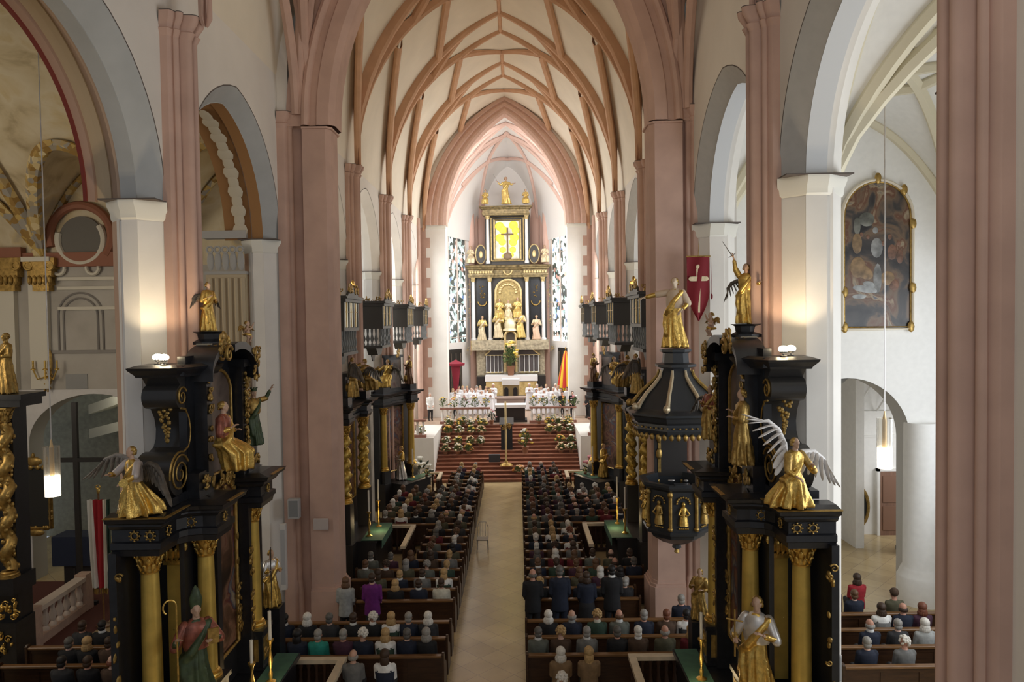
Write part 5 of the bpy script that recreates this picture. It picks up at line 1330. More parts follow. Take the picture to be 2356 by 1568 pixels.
# ------------------------------------------------------------------ high altar
HY = 56.6; HS = 29.15
def hx(px): return (px-1190)/HS+.61
def hz(py): return 8.3+(731-py)/HS
def high_altar():
    t = empty('high_altar', (0,HY,ZC), 'towering black and gold high altar at the end of the chancel', 'altar'); rnd = random.Random(3)
    HB = mat('high_altar_black', (.045,.04,.035), .4); PAL = mat('pale_gilt', (.64,.50,.25), .38, metal=.55, noise=.2, nscale=6.); COLW = mat('silver_column', (.80,.80,.80), .3, metal=.3)
    def bx(mb, a, b, c, d, y0, y1): mb.box(hx(a), hx(b), HY+y0, HY+y1, hz(d), hz(c))
    mb = MB(); bx(mb,1095,1252,800,935,-.0,1.2); bx(mb,1085,1262,777,800,-.55,1.2); mb.build('socle', mat('socle_pale', (.42,.36,.25), .5, noise=.4, nscale=5.), t, 0)
    mb = MB(); bx(mb,1097,1252,858,935,-1.6,.2); mb.build('mensa', BLACK2, t, 0)
    mb = MB(); bx(mb,1116,1234,856,858,-1.75,-.1); bx(mb,1116,1234,858,868,-1.75,-1.72); mb.build('altar_linen', LINEN, t, 0)
    mb = MB(); bx(mb,1118,1232,869,905,-1.70,-1.61); mb.build('antependium', mat_ramp('gold_antependium', [(.35,(.45,.32,.12)),(.55,(.70,.55,.25)),(.7,(.55,.40,.16))], 3., .5, metal=.3), t, 0)
    # shrine panels either side with slanted tops and small columns
    for s, xs in ((-1,(1116,1156)),(1,(1192,1240))):
        x0, x1 = hx(xs[0]), hx(xs[1]); z0, z1 = hz(852), hz(800)
        mb = MB(); zi, zo = hz(772), hz(812)
        pl = [(x0,z0),(x1,z0),(x1,zi if s < 0 else zo),(x0,zo if s < 0 else zi)]; mb.prism(pl, HY-.05, HY+.2, 'y'); sh = mb.build('shrine', mat('shrine_dark', (.10,.085,.085), .5), t, 0)
        for k in range(5):
            x = lerp(x0+.08,x1-.08,k/4); mb = MB(); mb.lathe([(.06,z0),(.06,z0+.1),(.04,z0+.15),(.045,(z0+hz(812))/2),(.035,hz(815)),(.06,hz(813))], 8, (x,HY-.15,0)); mb.build('small_column', COLW, sh)
        mb = MB(); mb.tube([(x0-.05,HY-.12,zo if s < 0 else zi),(x1+.05,HY-.12,zi if s < 0 else zo)], .07, 6); mb.tube([(x0,HY-.12,z0+.02),(x1,HY-.12,z0+.02)], .05, 6); mb.tube([(x0,HY-.14,hz(812)),(x1,HY-.14,hz(812))], .04, 6); mb.build('gilt_edge', PAL, sh)
    # tabernacle
    mb = MB(); cx = hx(1174); z0, z1 = hz(850), hz(768); h = .42
    a = [(cx-h,z0),(cx+h,z0)]+[(cx+h*cos(pi*k/10), z1+h*sin(pi*k/10)) for k in range(11)]
    mb.prism(a, HY-.5, HY+.1, 'y'); tb = mb.build('tabernacle', mat('tabernacle_dark', (.06,.045,.03), .4), t, 0)
    mb = MB(); mb.tube([(cx-h,HY-.52,z0)]+[(cx-h*cos(pi*k/10),HY-.52,z1+h*sin(pi*k/10)) for k in range(11)]+[(cx+h,HY-.52,z0)], .10, 8); mb.build('tabernacle_frame', PAL, tb)
    mb = MB(); mb.lathe([(.62,0),(.6,.12),(.46,.2),(.5,.5),(.42,.8),(.22,1.0),(.14,1.15),(.05,1.3)], 14, (cx,HY-.3,hz(756)), lambda th,i: 1+.06*sin(6*th)); mb.build('tabernacle_crown', mat('ivory_gilt', (.78,.70,.48), .4, metal=.35), tb)
    mb = MB(); scrollwork(mb, (cx,HY-.55,hz(800)), .2, .5, 30, rnd, 'y'); mb.build('tabernacle_relief', GOLD, tb, 60)
    # main storey
    mb = MB(); bx(mb,1083,1258,632,776,.35,.9); mb.build('back_wall', HB, t, 0)
    for px in (1090,1128,1213,1250):
        x = hx(px); z0, z1 = hz(778), hz(634); mb = MB(); mb.lathe([(.22,z0),(.22,z0+.15),(.15,z0+.2),(.14,(z0+z1)/2),(.12,z1-.35)], 12, (x,HY-.05,0)); c = mb.build('column', COLW, t, 50)
        mb = MB(); capital(mb, (x,HY-.05,z1-.35), .12, .35); mb.build('capital', PAL, c, 50)
        mb = MB(); mb.box(x-.25,x+.25,HY-.3,HY+.3,hz(800),z0); mb.build('column_pedestal', PAL, c, 0)
    for px in (1110,1233):
        x = hx(px); mb = MB(); mb.box(x-.42,x+.42,HY+.28,HY+.35,hz(776),hz(640)); p = mb.build('niche_panel', BLACK, t, 0)
        mb = MB(); mb.torus((x,HY+.2,hz(688)), .34, .06, 12, 6, 'y', pi, 2*pi); scrollwork(mb,(x,HY+.2,hz(665)),.22,.5,14,rnd,'y'); mb.build('gilt_garland', GOLDD, p, 60)
    cx = hx(1170); z1 = hz(668); h = 1.0; mb = MB()
    a = [(cx-h,hz(762)),(cx+h,hz(762))]+[(cx+h*cos(pi*k/14), z1+h*sin(pi*k/14)) for k in range(15)]
    mb.prism(a, HY+.25, HY+.35, 'y'); n = mb.build('central_niche', mat('niche_gold_ground', (.40,.30,.12), .5, metal=.4, noise=.3), t, 0)
    mb = MB(); mb.tube([(cx-h,HY+.2,hz(762))]+[(cx-h*cos(pi*k/14),HY+.2,z1+h*sin(pi*k/14)) for k in range(15)]+[(cx+h,HY+.2,hz(762))], .11, 8)
    for k in range(11): mb.ell((cx-(h-.35)*cos(pi*k/10),HY+.18,z1+(h-.35)*sin(pi*k/10)),(.13,.1,.12),7,5)
    mb.build('niche_arch', PAL, n)
    mb = MB(); e = entp(hz(634), 1.0)
    moulding(mb, [(hx(1080),HY+.7),(hx(1080),HY-.25),(hx(1136),HY-.25),(hx(1136),HY+.0),(hx(1205),HY+.0),(hx(1205),HY-.25),(hx(1260),HY-.25),(hx(1260),HY+.7)], [(o*1.3,z) for o, z in e]); en = mb.build('entablature', mat('entablature_gilt', (.23,.175,.085), .4, metal=.4, noise=.5, nscale=5.), t, 0)
    mb = MB()
    for px in list(range(1084,1135,6))+list(range(1208,1258,6)): mb.ell((hx(px),HY-.32,hz(622)),(.09,.05,.12),6,5)
    mb.torus((hx(1170),HY-.1,hz(618)),.32,.07,12,6,'y',pi,2*pi); mb.build('frieze_ornament', PAL, en)
    # upper storey
    mb = MB(); bx(mb,1118,1222,490,604,.3,.8); mb.build('upper_wall', HB, t, 0)
    for px in (1125,1214):
        x = hx(px); z0, z1 = hz(602), hz(493); mb = MB(); mb.lathe([(.18,z0),(.18,z0+.2),(.13,z0+.25),(.13,(z0+z1)/2-.3),(.11,z1-.3)], 12, (x,HY,0)); c = mb.build('upper_column', COLW, t, 50); mb = MB(); capital(mb,(x,HY,z1-.3),.11,.3); mb.build('capital', PAL, c)
    YG = mat('glory_ground', (.62,.58,.48), .5, noise=.4, nscale=2., emit=(.7,.65,.5), es=.25); YC = mat('yellow_glory_cloud', (1.,.80,.05), .4, noise=.2, nscale=3., emit=(1,.80,.05), es=.55)
    mb = MB(); bx(mb,1143,1197,504,590,.2,.3); g = mb.build('glory_window', YG, t, 0)
    mb = MB()
    for px, py, r in ((1152,516,.36),(1160,524,.34),(1184,514,.36),(1189,526,.3),(1153,543,.36),(1158,552,.3),(1186,542,.36),(1183,553,.32),(1159,570,.26),(1182,570,.26),(1161,584,.16),(1180,582,.16)): mb.ell((hx(px),HY+.2,hz(py)), (r,.07,r*.95), 12, 8)
    mb.build('yellow_cloud', YC, g, 70)
    mb = MB(); z0, z1, x0, x1 = hz(592), hz(502), hx(1140), hx(1200)
    mb.tube([(x0,HY+.12,z0),(x1,HY+.12,z0),(x1,HY+.12,z1),(x0,HY+.12,z1),(x0,HY+.12,z0)], .09, 6); mb.tube([(x0-.25,HY+.2,z0-.1),(x1+.25,HY+.2,z0-.1),(x1+.25,HY+.2,z1+.2),(x0-.25,HY+.2,z1+.2),(x0-.25,HY+.2,z0-.1)], .07, 6); mb.build('gilt_frame', PAL, g)
    mb = MB(); x = hx(1170); mb.tube([(x,HY+.1,hz(588)),(x,HY+.1,hz(520))], .07, 6); mb.tube([(x-.5,HY+.1,hz(535)),(x+.5,HY+.1,hz(535))], .06, 6); mb.ell((x,HY+.05,hz(585)),(.35,.12,.3),8,6); mb.build('crucifix', mat('brown_crucifix', (.18,.12,.07), .5), g)
    for s, px in ((-1,1108),(1,1231)):
        x = hx(px); mb = MB(); a = [(x+.5*s*0+ .42*cos(q), hz(580)+.75*sin(q)) for q in [2*pi*k/16 for k in range(16)]]; mb.prism(a, HY+.3, HY+.5, 'y'); v = mb.build('side_volute', HB, t, 20)
        mb = MB(); mb.tube([(px_, HY+.26, pz_) for px_, pz_ in a+a[:1]], .05, 6); mb.ell((x,HY+.26,hz(580)),(.16,.06,.3),8,6); mb.build('volute_gilding', PAL, v)
    mb = MB(); moulding(mb, [(hx(1114),HY+.6),(hx(1114),HY-.15),(hx(1220),HY-.15),(hx(1220),HY+.6)], [(o*1.2,z) for o, z in entp(hz(492), .75)]); mb.build('top_cornice', mat('entablature_gilt', (.34,.26,.13)), t, 0)
    for s, px in ((-1,1082),(1,1264)):
        mb = MB(); scrollwork(mb, (hx(px),HY+.4,hz(690)), .14, 1.9, 36, rnd, 'y'); scrollwork(mb, (hx(px-8*s*-1),HY+.2,hz(800)), .5, .3, 22, rnd, 'y'); mb.build('side_carving', PAL, t, 60)
    return t
high_altar()
IV = mat('ivory_gold_robe', (.66,.55,.36), .42, metal=.3, noise=.15); GO2 = mat('bright_gilding', (.70,.52,.18), .36, metal=.6, noise=.2)
def hst(px, pb, hpx, lab, pose='stand', robe=GO2, top=None, seed=50, dy=-.1, **k):
    figure('altar_figure', (hx(px),HY+dy,hz(pb)+.004), hpx/HS, pi, lab, 'statue', k.pop('group',None), pose, robe, k.pop('flesh',FLESH), top, seed=seed, vox=.035, **k)
hst(1168,467,62,'golden figure with outstretched sword crowning the high altar','stand',GO2,None,50,attr=[('sword',sword,STEEL)],arms=(((-.36,.08,1.25),(-.52,.2,1.3)),((.36,.0,1.25),(.5,.1,1.4))))
hst(1121,467,34,'small gilt figure on the left end of the high altar top','sit',GO2,None,51); hst(1213,467,34,'small gilt figure on the right end of the high altar top','sit',GO2,None,52)
hst(1085,601,40,'seated pale gold saint left of the yellow picture of the high altar','sit',IV,None,53,dy=-.0); hst(1255,601,40,'seated pale gold saint right of the yellow picture of the high altar','sit',IV,None,54,dy=-.0)
hst(1110,777,56,'pale gold saint in the left black niche of the high altar','stand',IV,GO2,55,dy=-.2); hst(1234,777,56,'pale rose gold saint in the right black niche of the high altar','stand',mat('rose_gold_robe', (.72,.50,.36), .45, metal=.3),IV,56,dy=-.2)
hst(1147,772,62,'ivory and gold saint left of the tabernacle crown','stand',IV,GO2,57,dy=-.5); hst(1198,772,62,'ivory and gold saint right of the tabernacle crown','stand',GO2,IV,58,dy=-.5)
GRP = {}
for px, pb, hp, rb, lab in ((1150,728,46,GO2,'gold seated figure on the left in the arched niche of the high altar'),(1191,726,46,GO2,'gold seated figure on the right in the arched niche of the high altar'),(1170,724,38,IV,'kneeling ivory figure in the middle of the arched niche of the high altar')):
    hst(px,pb,hp,lab,'sit' if hp > 42 else 'kneel',rb,None,60+px%7,dy=-.16 if hp > 42 else -.3)
    z = hz(pb); tag(MB().box(hx(px)-.3,hx(px)+.3,HY-.56,HY+.05,z-.26,z-.001).build('cloud_bank', PAL if False else mat('gilt_cloud', (.75,.62,.34), .4, metal=.5, noise=.3), None, 0), 'gilt cloud under the '+lab.split(' in ')[0]+' of the high altar', 'cloud')
# dark carved doors under the windows
for s, sd in ((-1,'left'),(1,'right')):
    a, b = obl(s,.04,-.12), obl(s,.40,-.12); a2, b2 = obl(s,.04,-.02), obl(s,.40,-.02)
    q = [a,b,b2,a2] if s < 0 else [b,a,a2,b2]
    mb = MB(); mb.prism(q, ZC+.01, 6.1); t = tag(mb.build('chancel_panelling', BLACK2, None, 0), f'dark panelling below the {sd} stained glass window', 'panelling', 'dark panelling in the chancel')
    mb = MB()
    for k in range(3):
        p = obl(s,.09+.13*k,-.14); mb.tube([(p[0],p[1],2.5),(p[0],p[1],5.8)], .06, 6)
    mb.build('moulding', mat('panel_moulding', (.10,.08,.06), .4), t)
# free standing altar with its white cloth, and the dark steps before it
def people_altar():
    t = empty('communion_altar', (0,42.6,ZC), 'dark fronted altar table with white top at the head of the stairs', 'altar'); x0, x1 = -.72,1.0
    mb = MB(); mb.box(x0,x1,42.35,43.2,ZC,3.2); mb.box(x0-.12,x1+.12,42.2,43.35,ZC-.0,ZC+.12); mb.build('altar_block', mat('brown_black_front', (.03,.022,.02), .5), t, 0)
    mb = MB(); mb.box(x0-.06,x1+.06,42.28,43.28,3.2,3.27); mb.box(x0-.06,x1+.06,42.265,42.28,3.1,3.27); mb.build('altar_linen', LINEN, t, 0)
    mb = MB(); mb.box(x0,x1,43.9,44.5,ZC,3.45); mb.box(x0-.1,x1+.1,43.85,44.55,3.45,3.55); mb.build('rear_table', mat('rose_slab', (.45,.33,.28), .5), t, 0)
people_altar()
def back_altar():
    t = empty('lectern_table', (.15,49,ZC), 'small table with white cloth and arched front in the middle of the choir', 'table')
    mb = MB(); mb.box(-.9,1.1,48.6,49.6,ZC,3.05); mb.box(-1.1,1.6,48.2,49.8,ZC,2.75); mb.build('dark_step', BLACK2, t, 0)
    mb = MB(); mb.box(-.45,.65,48.9,49.4,3.05,4.1); mb.build('table_body', mat('olive_gold', (.30,.22,.10), .5), t, 0)
    mb = MB(); mb.box(-.5,.7,48.85,49.45,4.1,4.25); mb.box(-.5,.7,48.83,48.85,3.85,4.25); mb.build('altar_linen', LINEN, t, 0)
    for x in (-.2,.42):
        mb = MB(); mb.prism([(x-.14,3.1),(x+.14,3.1)]+[(x+.14*cos(pi*k/8),3.55+.14*sin(pi*k/8)) for k in range(9)], 48.84, 48.895, 'y'); mb.build('arched_opening', BLACK, t, 0)
back_altar()
# tall gilt processional pole
def pole():
    Y = 38.2; p = at(1165,1085,Y=37.7); x = p.x; z0 = .6+.005; t = empty('processional_pole', (x,37.7,z0), 'tall slender gilt pole with ornate base standing on the lower stairs', 'pole')
    mb = MB(); mb.lathe([(.34,0),(.36,.04),(.30,.07),(.26,.12),(.12,.16),(.08,.25)], 16, (x,37.7,z0)); mb.build('base', GOLDD, t)
    mb = MB(); mb.lathe([(.05,.2),(.05,3.35),(.03,3.4)], 10, (x,37.7,z0)); mb.build('shaft', mat('pale_gold_shaft', (.72,.56,.28), .4, metal=.4), t)
    mb = MB(); scrollwork(mb, (x,37.68,z0+2.05), .26, .16, 26, random.Random(2), 'y'); mb.build('ornament', GOLDD, t, 60)
    return t
pole()
def lectern():
    p = at(1160,1078,Y=38.0); x = p.x-.05; t = empty('lectern', (x,39.1,1.2), 'dark draped lectern standing on the stairs behind the gilt pole', 'lectern')
    mb = MB(); mb.box(x-.12,x+.5,39.0,39.5,1.205,2.6); mb.build('drape', mat('dark_navy_drape', (.02,.022,.028), .8), t, 0)
    mb = MB(); mb.add([(x-.2,38.9,2.62),(x+.58,38.9,2.62),(x+.58,39.6,2.9),(x-.2,39.6,2.9),(x-.2,38.9,2.58),(x+.58,38.9,2.58),(x+.58,39.6,2.86),(x-.2,39.6,2.86)], [(0,1,2,3),(7,6,5,4),(0,4,5,1),(1,5,6,2),(2,6,7,3),(3,7,4,0)]); mb.build('desk', BLACK2, t, 0)
    tag(MB().box(x-.75,x-.16,37.9,38.1,.755,1.15).build('floor_monitor', mat('slate_grey', (.05,.055,.065), .7), None, 0), 'slate coloured box on the stairs left of the pole', 'box')
lectern()
# ------------------------------------------------------------------ flowers and plants
LEAF = mat('leaf_green', (.09,.14,.04), .6, noise=.4, nscale=9.); LEAFD = mat('dark_leaf', (.035,.05,.03), .6, noise=.4, nscale=9.)
BLO = {n: mat('bloom_'+n, c, .6, noise=.15, nscale=20.) for n, c in (('cream',(.80,.66,.42)),('yellow',(.75,.55,.10)),('orange',(.70,.30,.08)),('white',(.85,.84,.76)),('pink',(.60,.25,.28)),('peach',(.78,.50,.30)))}
def bouquet(loc, r, h, bl, label, n=16, leaf=None, pot=True, group='flower arrangements by the chancel stairs', seed=0, name='flower_arrangement', cat='flowers'):
    rn = random.Random(seed); t = empty(name, loc, label, cat, group); M = Matrix.Translation(loc)
    if pot: mb = MB(M); mb.lathe([(r*.35,.002),(r*.5,h*.25),(r*.55,h*.28),(r*.5,h*.28)], 12); mb.build('pot', mat('terracotta', (.28,.13,.07), .7), t)
    mb = MB(M); pts = []
    for k in range(int(n*2.6)+12):
        a = rn.uniform(0,2*pi); e = rn.uniform(.1,1.45); d = Vector((cos(a)*cos(e), sin(a)*cos(e), sin(e))); l = rn.uniform(.6,1.)
        p = Vector((d.x*r*l, d.y*r*l, h*.3+d.z*h*.68*l)); q = Vector((0,0,h*.22))
        mb.ell(p, (.02+r*.16, r*.05, r*.07), 6, 4, d.to_track_quat('X','Z')); 
        if k % 3 == 0: mb.tube([q, p], .008, 4)
    mb.build('foliage', leaf or LEAF, t, 60)
    for c in bl:
        mb = MB(M)
        for k in range(n//len(bl)):
            a = rn.uniform(0,2*pi); e = rn.uniform(.2,1.5); p = Vector((r*1.02*cos(a)*cos(e), r*1.02*sin(a)*cos(e), h*.3+h*.72*sin(e))); s = r*rn.uniform(.13,.22)
            mb.ell(p, (s,s,s*.75), 7, 5)
            for j in range(5): b = 2*pi*j/5; mb.ell(p+Vector((s*.8*cos(b),s*.8*sin(b),s*.15)), s*.5, 5, 4)
        mb.build('blossoms', BLO[c], t, 70)
    return t
ft = lambda y: .15*(int((y-36.5)/.34)+1) if y < 41.6 else ZC
def stair_spot(x, y):
    k = int((y-36.5)/.34); return (x, 36.5+.34*k+.17, .15*(k+1)+.003)
kk = 0
for side, xs in ((-1, (-3.35,-2.75,-2.1,-1.5)), (1, (2.3,2.9,3.45))):
    for j, y in enumerate((38.7,39.5,40.4,41.2)):
        for i, x in enumerate(xs):
            if (side < 0 and j == 0 and i > 2) or (side > 0 and i == 0 and j < 2): continue
            kk += 1; rn = random.Random(kk)
            bl = [('cream','yellow'),('peach','cream'),('white','cream'),('yellow','orange'),('cream','white')][kk % 5]
            nm = ('lowest','second lowest','second highest','highest')[j]; ps = ('first','second','third','fourth')[i]
            bouquet(stair_spot(x+rn.uniform(-.05,.05), y), .275, .55, bl, f'{" and ".join(bl)} bouquet, {ps} from the left in the {nm} row, {"left" if side<0 else "right"} stair flowers', 20, None, True, 'bouquets on the chancel stairs', kk)
# balustrade with flower troughs at the top of the stairs
BAL = mat('white_baluster', (.75,.72,.68), .5); RAILR = mat('red_marble_rail', (.34,.16,.12), .4, noise=.15)
def balustrade(x0, x1, y, label, z0=ZC, along='x', n=None, y1=None):
    t = empty('balustrade', (x0,y,z0), label, 'balustrade', 'balustrades at the chancel stairs')
    def bar(z, h, w): 
        mb = MB()
        if along == 'x': mb.box(x0,x1,y-w,y+w,z,z+h)
        else: mb.box(x0-w,x0+w,y,y1,z,z+h)
        return mb
    bar(z0+.002,.14,.13).build('plinth', RAILR, t, 0); bar(z0+.84,.1,.14).build('top_rail', RAILR, t, 0)
    L_ = (x1-x0) if along == 'x' else (y1-y); n = n or int(L_/.27)
    for k in range(n):
        f = (k+.5)/n; c = (lerp(x0,x1,f), y, z0) if along == 'x' else (x0, lerp(y,y1,f), z0)
        mb = MB(); mb.lathe([(.07,.14),(.07,.2),(.045,.25),(.085,.42),(.045,.65),(.055,.76),(.07,.8),(.07,.84)], 8, c); mb.build('baluster', BAL, t)
balustrade(-4.0,-1.05,41.95,'left balustrade topped with flowers at the head of the stairs'); balustrade(1.25,4.0,41.95,'right balustrade topped with flowers at the head of the stairs')
balustrade(-5.1,-4.2,37.1,'white capped balustrade left of the stairs on the flank wall'); balustrade(4.2,5.1,37.1,'white capped balustrade right of the stairs on the flank wall')
k = 0
for x0, x1, sd in ((-3.8,-1.3,'left'),(1.5,3.9,'right')):
    for i in range(5):
        k += 1; bl = [('yellow','white'),('cream','yellow'),('yellow','orange'),('pink','white'),('yellow','cream')][k % 5]
        bouquet((lerp(x0,x1,i/4),41.95,ZC+.80), .30, .74, bl, f'green bush with {" and ".join(bl)} blooms on the {sd} balustrade, {("first","second","third","fourth","fifth")[i]} from the left', 9, LEAF, False, 'flower bushes on the balustrades', 40+k)
    for i in range(3):
        k += 1; bouquet((lerp(x0+.3,x1-.4,i/2),41.62 if False else 41.72-.12,ZC+.003) if False else (lerp(x0+.3,x1-.4,i/2),41.45,ZC+.004), .22, .5, [('yellow','cream'),('white','yellow'),('orange','yellow')][i], f'flowers standing before the {sd} balustrade, {("first","second","third")[i]} from the left', 12, LEAF, True, 'flowers before the balustrades', 60+k)
bouquet((-.95,41.5,ZC+.004), .26, .85, ('pink','white'), 'pink and white flowers in a dark vase left of the altar table', 14, LEAFD, True, None, 71)
bouquet((-4.45,36.0,.004), .72, 1.35, ('white',), 'large dark grey green bush left of the stairs', 10, LEAFD, True, None, 72, 'potted_bush', 'plant')
bouquet((4.45,36.0,.004), .72, 1.35, ('pink',), 'large dark bush with tiny pink blooms right of the stairs', 10, LEAFD, True, None, 73, 'potted_bush', 'plant')
bouquet((.95,38.75,1.053), .38, 1.3, ('yellow','white'), 'tall green arrangement with yellow flowers right of the lectern', 20, LEAF, True, None, 74)
bouquet((.62,37.0,.305), .34, .42, ('orange','peach'), 'low orange arrangement at the foot of the gilt pole', 16, LEAF, True, None, 75)
bouquet((hx(1174),HY-1.3,hz(856)+.006), .62, 2.6, ('yellow','cream'), 'tall yellow and green flower arrangement on the high altar', 36, LEAF, True, None, 76)
for s, sd in ((-1,'left'),(1,'right')): bouquet((s*4.6,37.7,ZC+.004) , .28, .5, ('yellow','white'), f'small green plant on the {sd} flank wall of the stairs', 10, LEAF, True, 'plants on the flank walls', 77)
for s, sd in ((-1,'left'),(1,'right')): bouquet((s*3.62,32.55,1.218), .16, .3, ('yellow','white'), f'small flowers on the far {sd} altar', 8, LEAF, True, 'small altar flowers', 79)
# umbrella of ceremony and red bell canopy
def conopaeum():
    c = (3.95,50.0,ZC+.003); t = empty('ceremonial_umbrella', c, 'half closed red and yellow striped ceremonial umbrella at the right chancel pier', 'umbrella'); M = Matrix.Translation(c)
    mb = MB(M); mb.lathe([(.25,0),(.25,.05),(.04,.1),(.03,.4),(.03,3.95),(.06,4.0),(.02,4.1)], 10); mb.build('stand', GOLDD, t)
    prof = [(.06,3.85),(.16,3.6),(.28,3.0),(.42,2.2),(.52,1.55),(.56,1.3)]
    for k in range(12):
        mb = MB(M); vs = []; 
        for r, z in prof:
            for j in range(5):
                a = 2*pi*(k+j/4)/12; b = 1+.16*sin(pi*j/4)*(r/.56); vs.append((r*b*cos(a), r*b*sin(a), z))
        fs = [(i*5+j, i*5+j+1, (i+1)*5+j+1, (i+1)*5+j) for i in range(5) for j in range(4)]
        mb.add(vs, [f[::-1] for f in fs]); mb.build('panel', mat('umbrella_yellow', (.85,.55,.03), .7) if k % 2 else mat('umbrella_red', (.55,.03,.02), .7), t, 70)
    mb = MB(M)
    for k in range(36): a = 2*pi*k/36; mb.tube([(.58*cos(a),.58*sin(a),1.32),(.60*cos(a),.60*sin(a),1.1)], .03, 4)
    mb.build('fringe', mat('umbrella_yellow', (.85,.55,.03)), t)
    c = (-3.75,50.2,ZC+.003); t = empty('ceremonial_canopy', c, 'small crimson bell canopy on a pole at the left chancel pier', 'canopy'); M = Matrix.Translation(c)
    mb = MB(M); mb.lathe([(.22,0),(.22,.05),(.03,.08),(.03,3.0)], 10); mb.build('stand', BLACK2, t)
    mb = MB(M); mb.lathe([(.62,2.9),(.64,3.05),(.3,3.15),(.05,3.3)], 14); mb.lathe([(.34,2.95),(.28,2.4),(.2,1.6),(.16,1.1)], 14, (.0,0,0), lambda th,i: 1+.15*sin(7*th)); mb.build('cloth', mat('crimson_canopy', (.24,.01,.03), .7), t)
conopaeum()
# ------------------------------------------------------------------ smaller things in the aisles
def pendant(c, ztop, label):
    t = empty('pendant_lamp', c, label, 'lamp', 'glass cylinder pendant lamps'); M = Matrix.Translation(c); r = .155
    GL = mat('lamp_glass', (.95,.93,.88), .05, trans=.9); OP = mat('opal_glow', (1,.95,.85), .4, emit=(1,.90,.72), es=7.)
    mb = MB(M); mb.lathe([(r,.0),(r,1.05),(r-.008,1.05),(r-.008,.0)], 24, (0,0,0), None, 1, 1, 0, False); mb.build('glass_cylinder', GL, t)
    mb = MB(M); mb.lathe([(r*.3,-.004),(r*.93,.0),(r*.93,.42),(r*.3,.43)], 20); mb.build('opal_diffuser', OP, t)
    mb = MB(M); mb.lathe([(.045,.43),(.045,1.0),(.03,1.08),(.012,1.2)], 10); mb.build('socket_tube', mat('amber_tube', (.75,.55,.30), .3, metal=.4), t)
    mb = MB(M); mb.tube([(0,0,1.15),(0,0,ztop-c[2])], .012, 5); mb.build('suspension_rod', SILVER, t)
    l = bpy.data.lights.new('pendant_glow', 'POINT'); l.energy = 25; l.color = (1,.88,.7); l.shadow_soft_size = .16; o = bpy.data.objects.new('pendant_glow', l); COL.objects.link(o); o.location = Vector(c)+Vector((0,0,-.25))
p = at(122,1140,Y=15); pendant(tuple(p), 15.2, 'glowing glass cylinder lamp hanging in the left aisle'); p = at(2035,1076,Y=15); pendant(tuple(p), 15.3, 'glowing glass cylinder lamp hanging in the right aisle')
# large painting in the right aisle
def big_painting():
    Y = RYW-.02; x0, x1 = at(1940,700,Y=Y).x, at(2092,700,Y=Y).x; z0, zs = at(2000,752,Y=Y).z, at(2000,500,Y=Y).z; xm = (x0+x1)/2; h = (x1-x0)/2
    t = empty('wall_painting', (xm,Y,z0), 'large round topped dark painting in a cream and gold frame, right aisle', 'painting')
    def ar(d): return [(xm-h-d,z0-d),(xm+h+d,z0-d)]+[(xm+(h+d)*cos(pi*k/16), zs+(h+d)*1.05*sin(pi*k/16)) for k in range(17)]
    PC = mat_ramp('old_master_canvas', [(.30,(.015,.015,.018)),(.44,(.045,.04,.04)),(.52,(.15,.10,.065)),(.57,(.12,.05,.03)),(.63,(.30,.24,.16)),(.68,(.07,.075,.10)),(.78,(.5,.5,.48))], 1.15, .35, dist=1.0, detail=6)
    mb = MB(); mb.prism(ar(0), Y-.05, Y, 'y'); cv = mb.build('canvas', PC, t, 0)
    # painted figures: standing pale figure, group to the left, fallen figure in white
    fg = MB(); F_ = lambda px, py, rx, rz, rot=0: fg.ell((at(px,py,Y=Y).x, Y-.052, at(px,py,Y=Y).z), (rx,.008,rz), 12, 7, Matrix.Rotation(rot,3,'Y'))
    for px, py, rx, rz in ((2015,570,.17,.28),(2017,640,.12,.42),(2012,530,.08,.09)): F_(px,py,rx,rz)
    fg.build('pale_figure', mat('painted_pale_drapery', (.20,.20,.195), .5, noise=.5, nscale=4.), cv, 60); fg = MB()
    for px, py, rx, rz, ro in ((1990,665,.38,.10,.15),(1975,682,.2,.07,0),(1998,655,.18,.1,.3)): F_(px,py,rx,rz,ro)
    fg.build('fallen_figure', mat('painted_white', (.30,.31,.31), .5, noise=.4, nscale=5.), cv, 60); fg = MB()
    for px, py, rx, rz, ro in ((1972,615,.22,.3,0),(1985,625,.3,.18,.6),(2040,640,.2,.2,0),(1970,560,.14,.3,0)): F_(px,py,rx,rz,ro)
    fg.build('ochre_figures', mat('painted_ochre', (.22,.14,.07), .5, noise=.5, nscale=5.), cv, 60); fg = MB()
    for px, py, rx, rz, ro in ((1992,505,.22,.2,0),(1970,520,.1,.25,0)): F_(px,py,rx,rz,ro)
    fg.build('painted_sky', mat('painted_sky', (.13,.13,.11), .5, noise=.5, nscale=4.), cv, 60); fg = MB()
    for px, py, rx, rz in ((2050,580,.13,.22),(2068,590,.1,.2),(2045,545,.06,.08),(2065,560,.06,.08),(2055,655,.14,.16),(2030,560,.05,.07),(1995,545,.05,.07),(1980,540,.05,.07)): F_(px,py,rx,rz)
    fg.build('shadowy_figures', mat('painted_brown', (.16,.08,.05), .5, noise=.5, nscale=6.), cv, 60)
    mb = MB(); a = ar(.06); mb.tube([(x,Y-.06,z) for x,z in a+a[:1]], .075, 8, sq=.6); mb.build('frame', CREAM, t, 60)
    mb = MB(); a = ar(.0); mb.tube([(x,Y-.065,z) for x,z in a+a[:1]], .025, 6)
    for x, z in ((x0,z0),(x1,z0),(x1+.05,z0+1.1),(x1+.05,zs-.2),(x1-.2,zs+.75),(xm,zs+h*1.05+.1),(x0,z0+1.)): mb.ell((x,Y-.1,z),(.1,.05,.16),8,6)
    mb.build('gilt_ornament', GOLDD, t, 60)
big_painting()
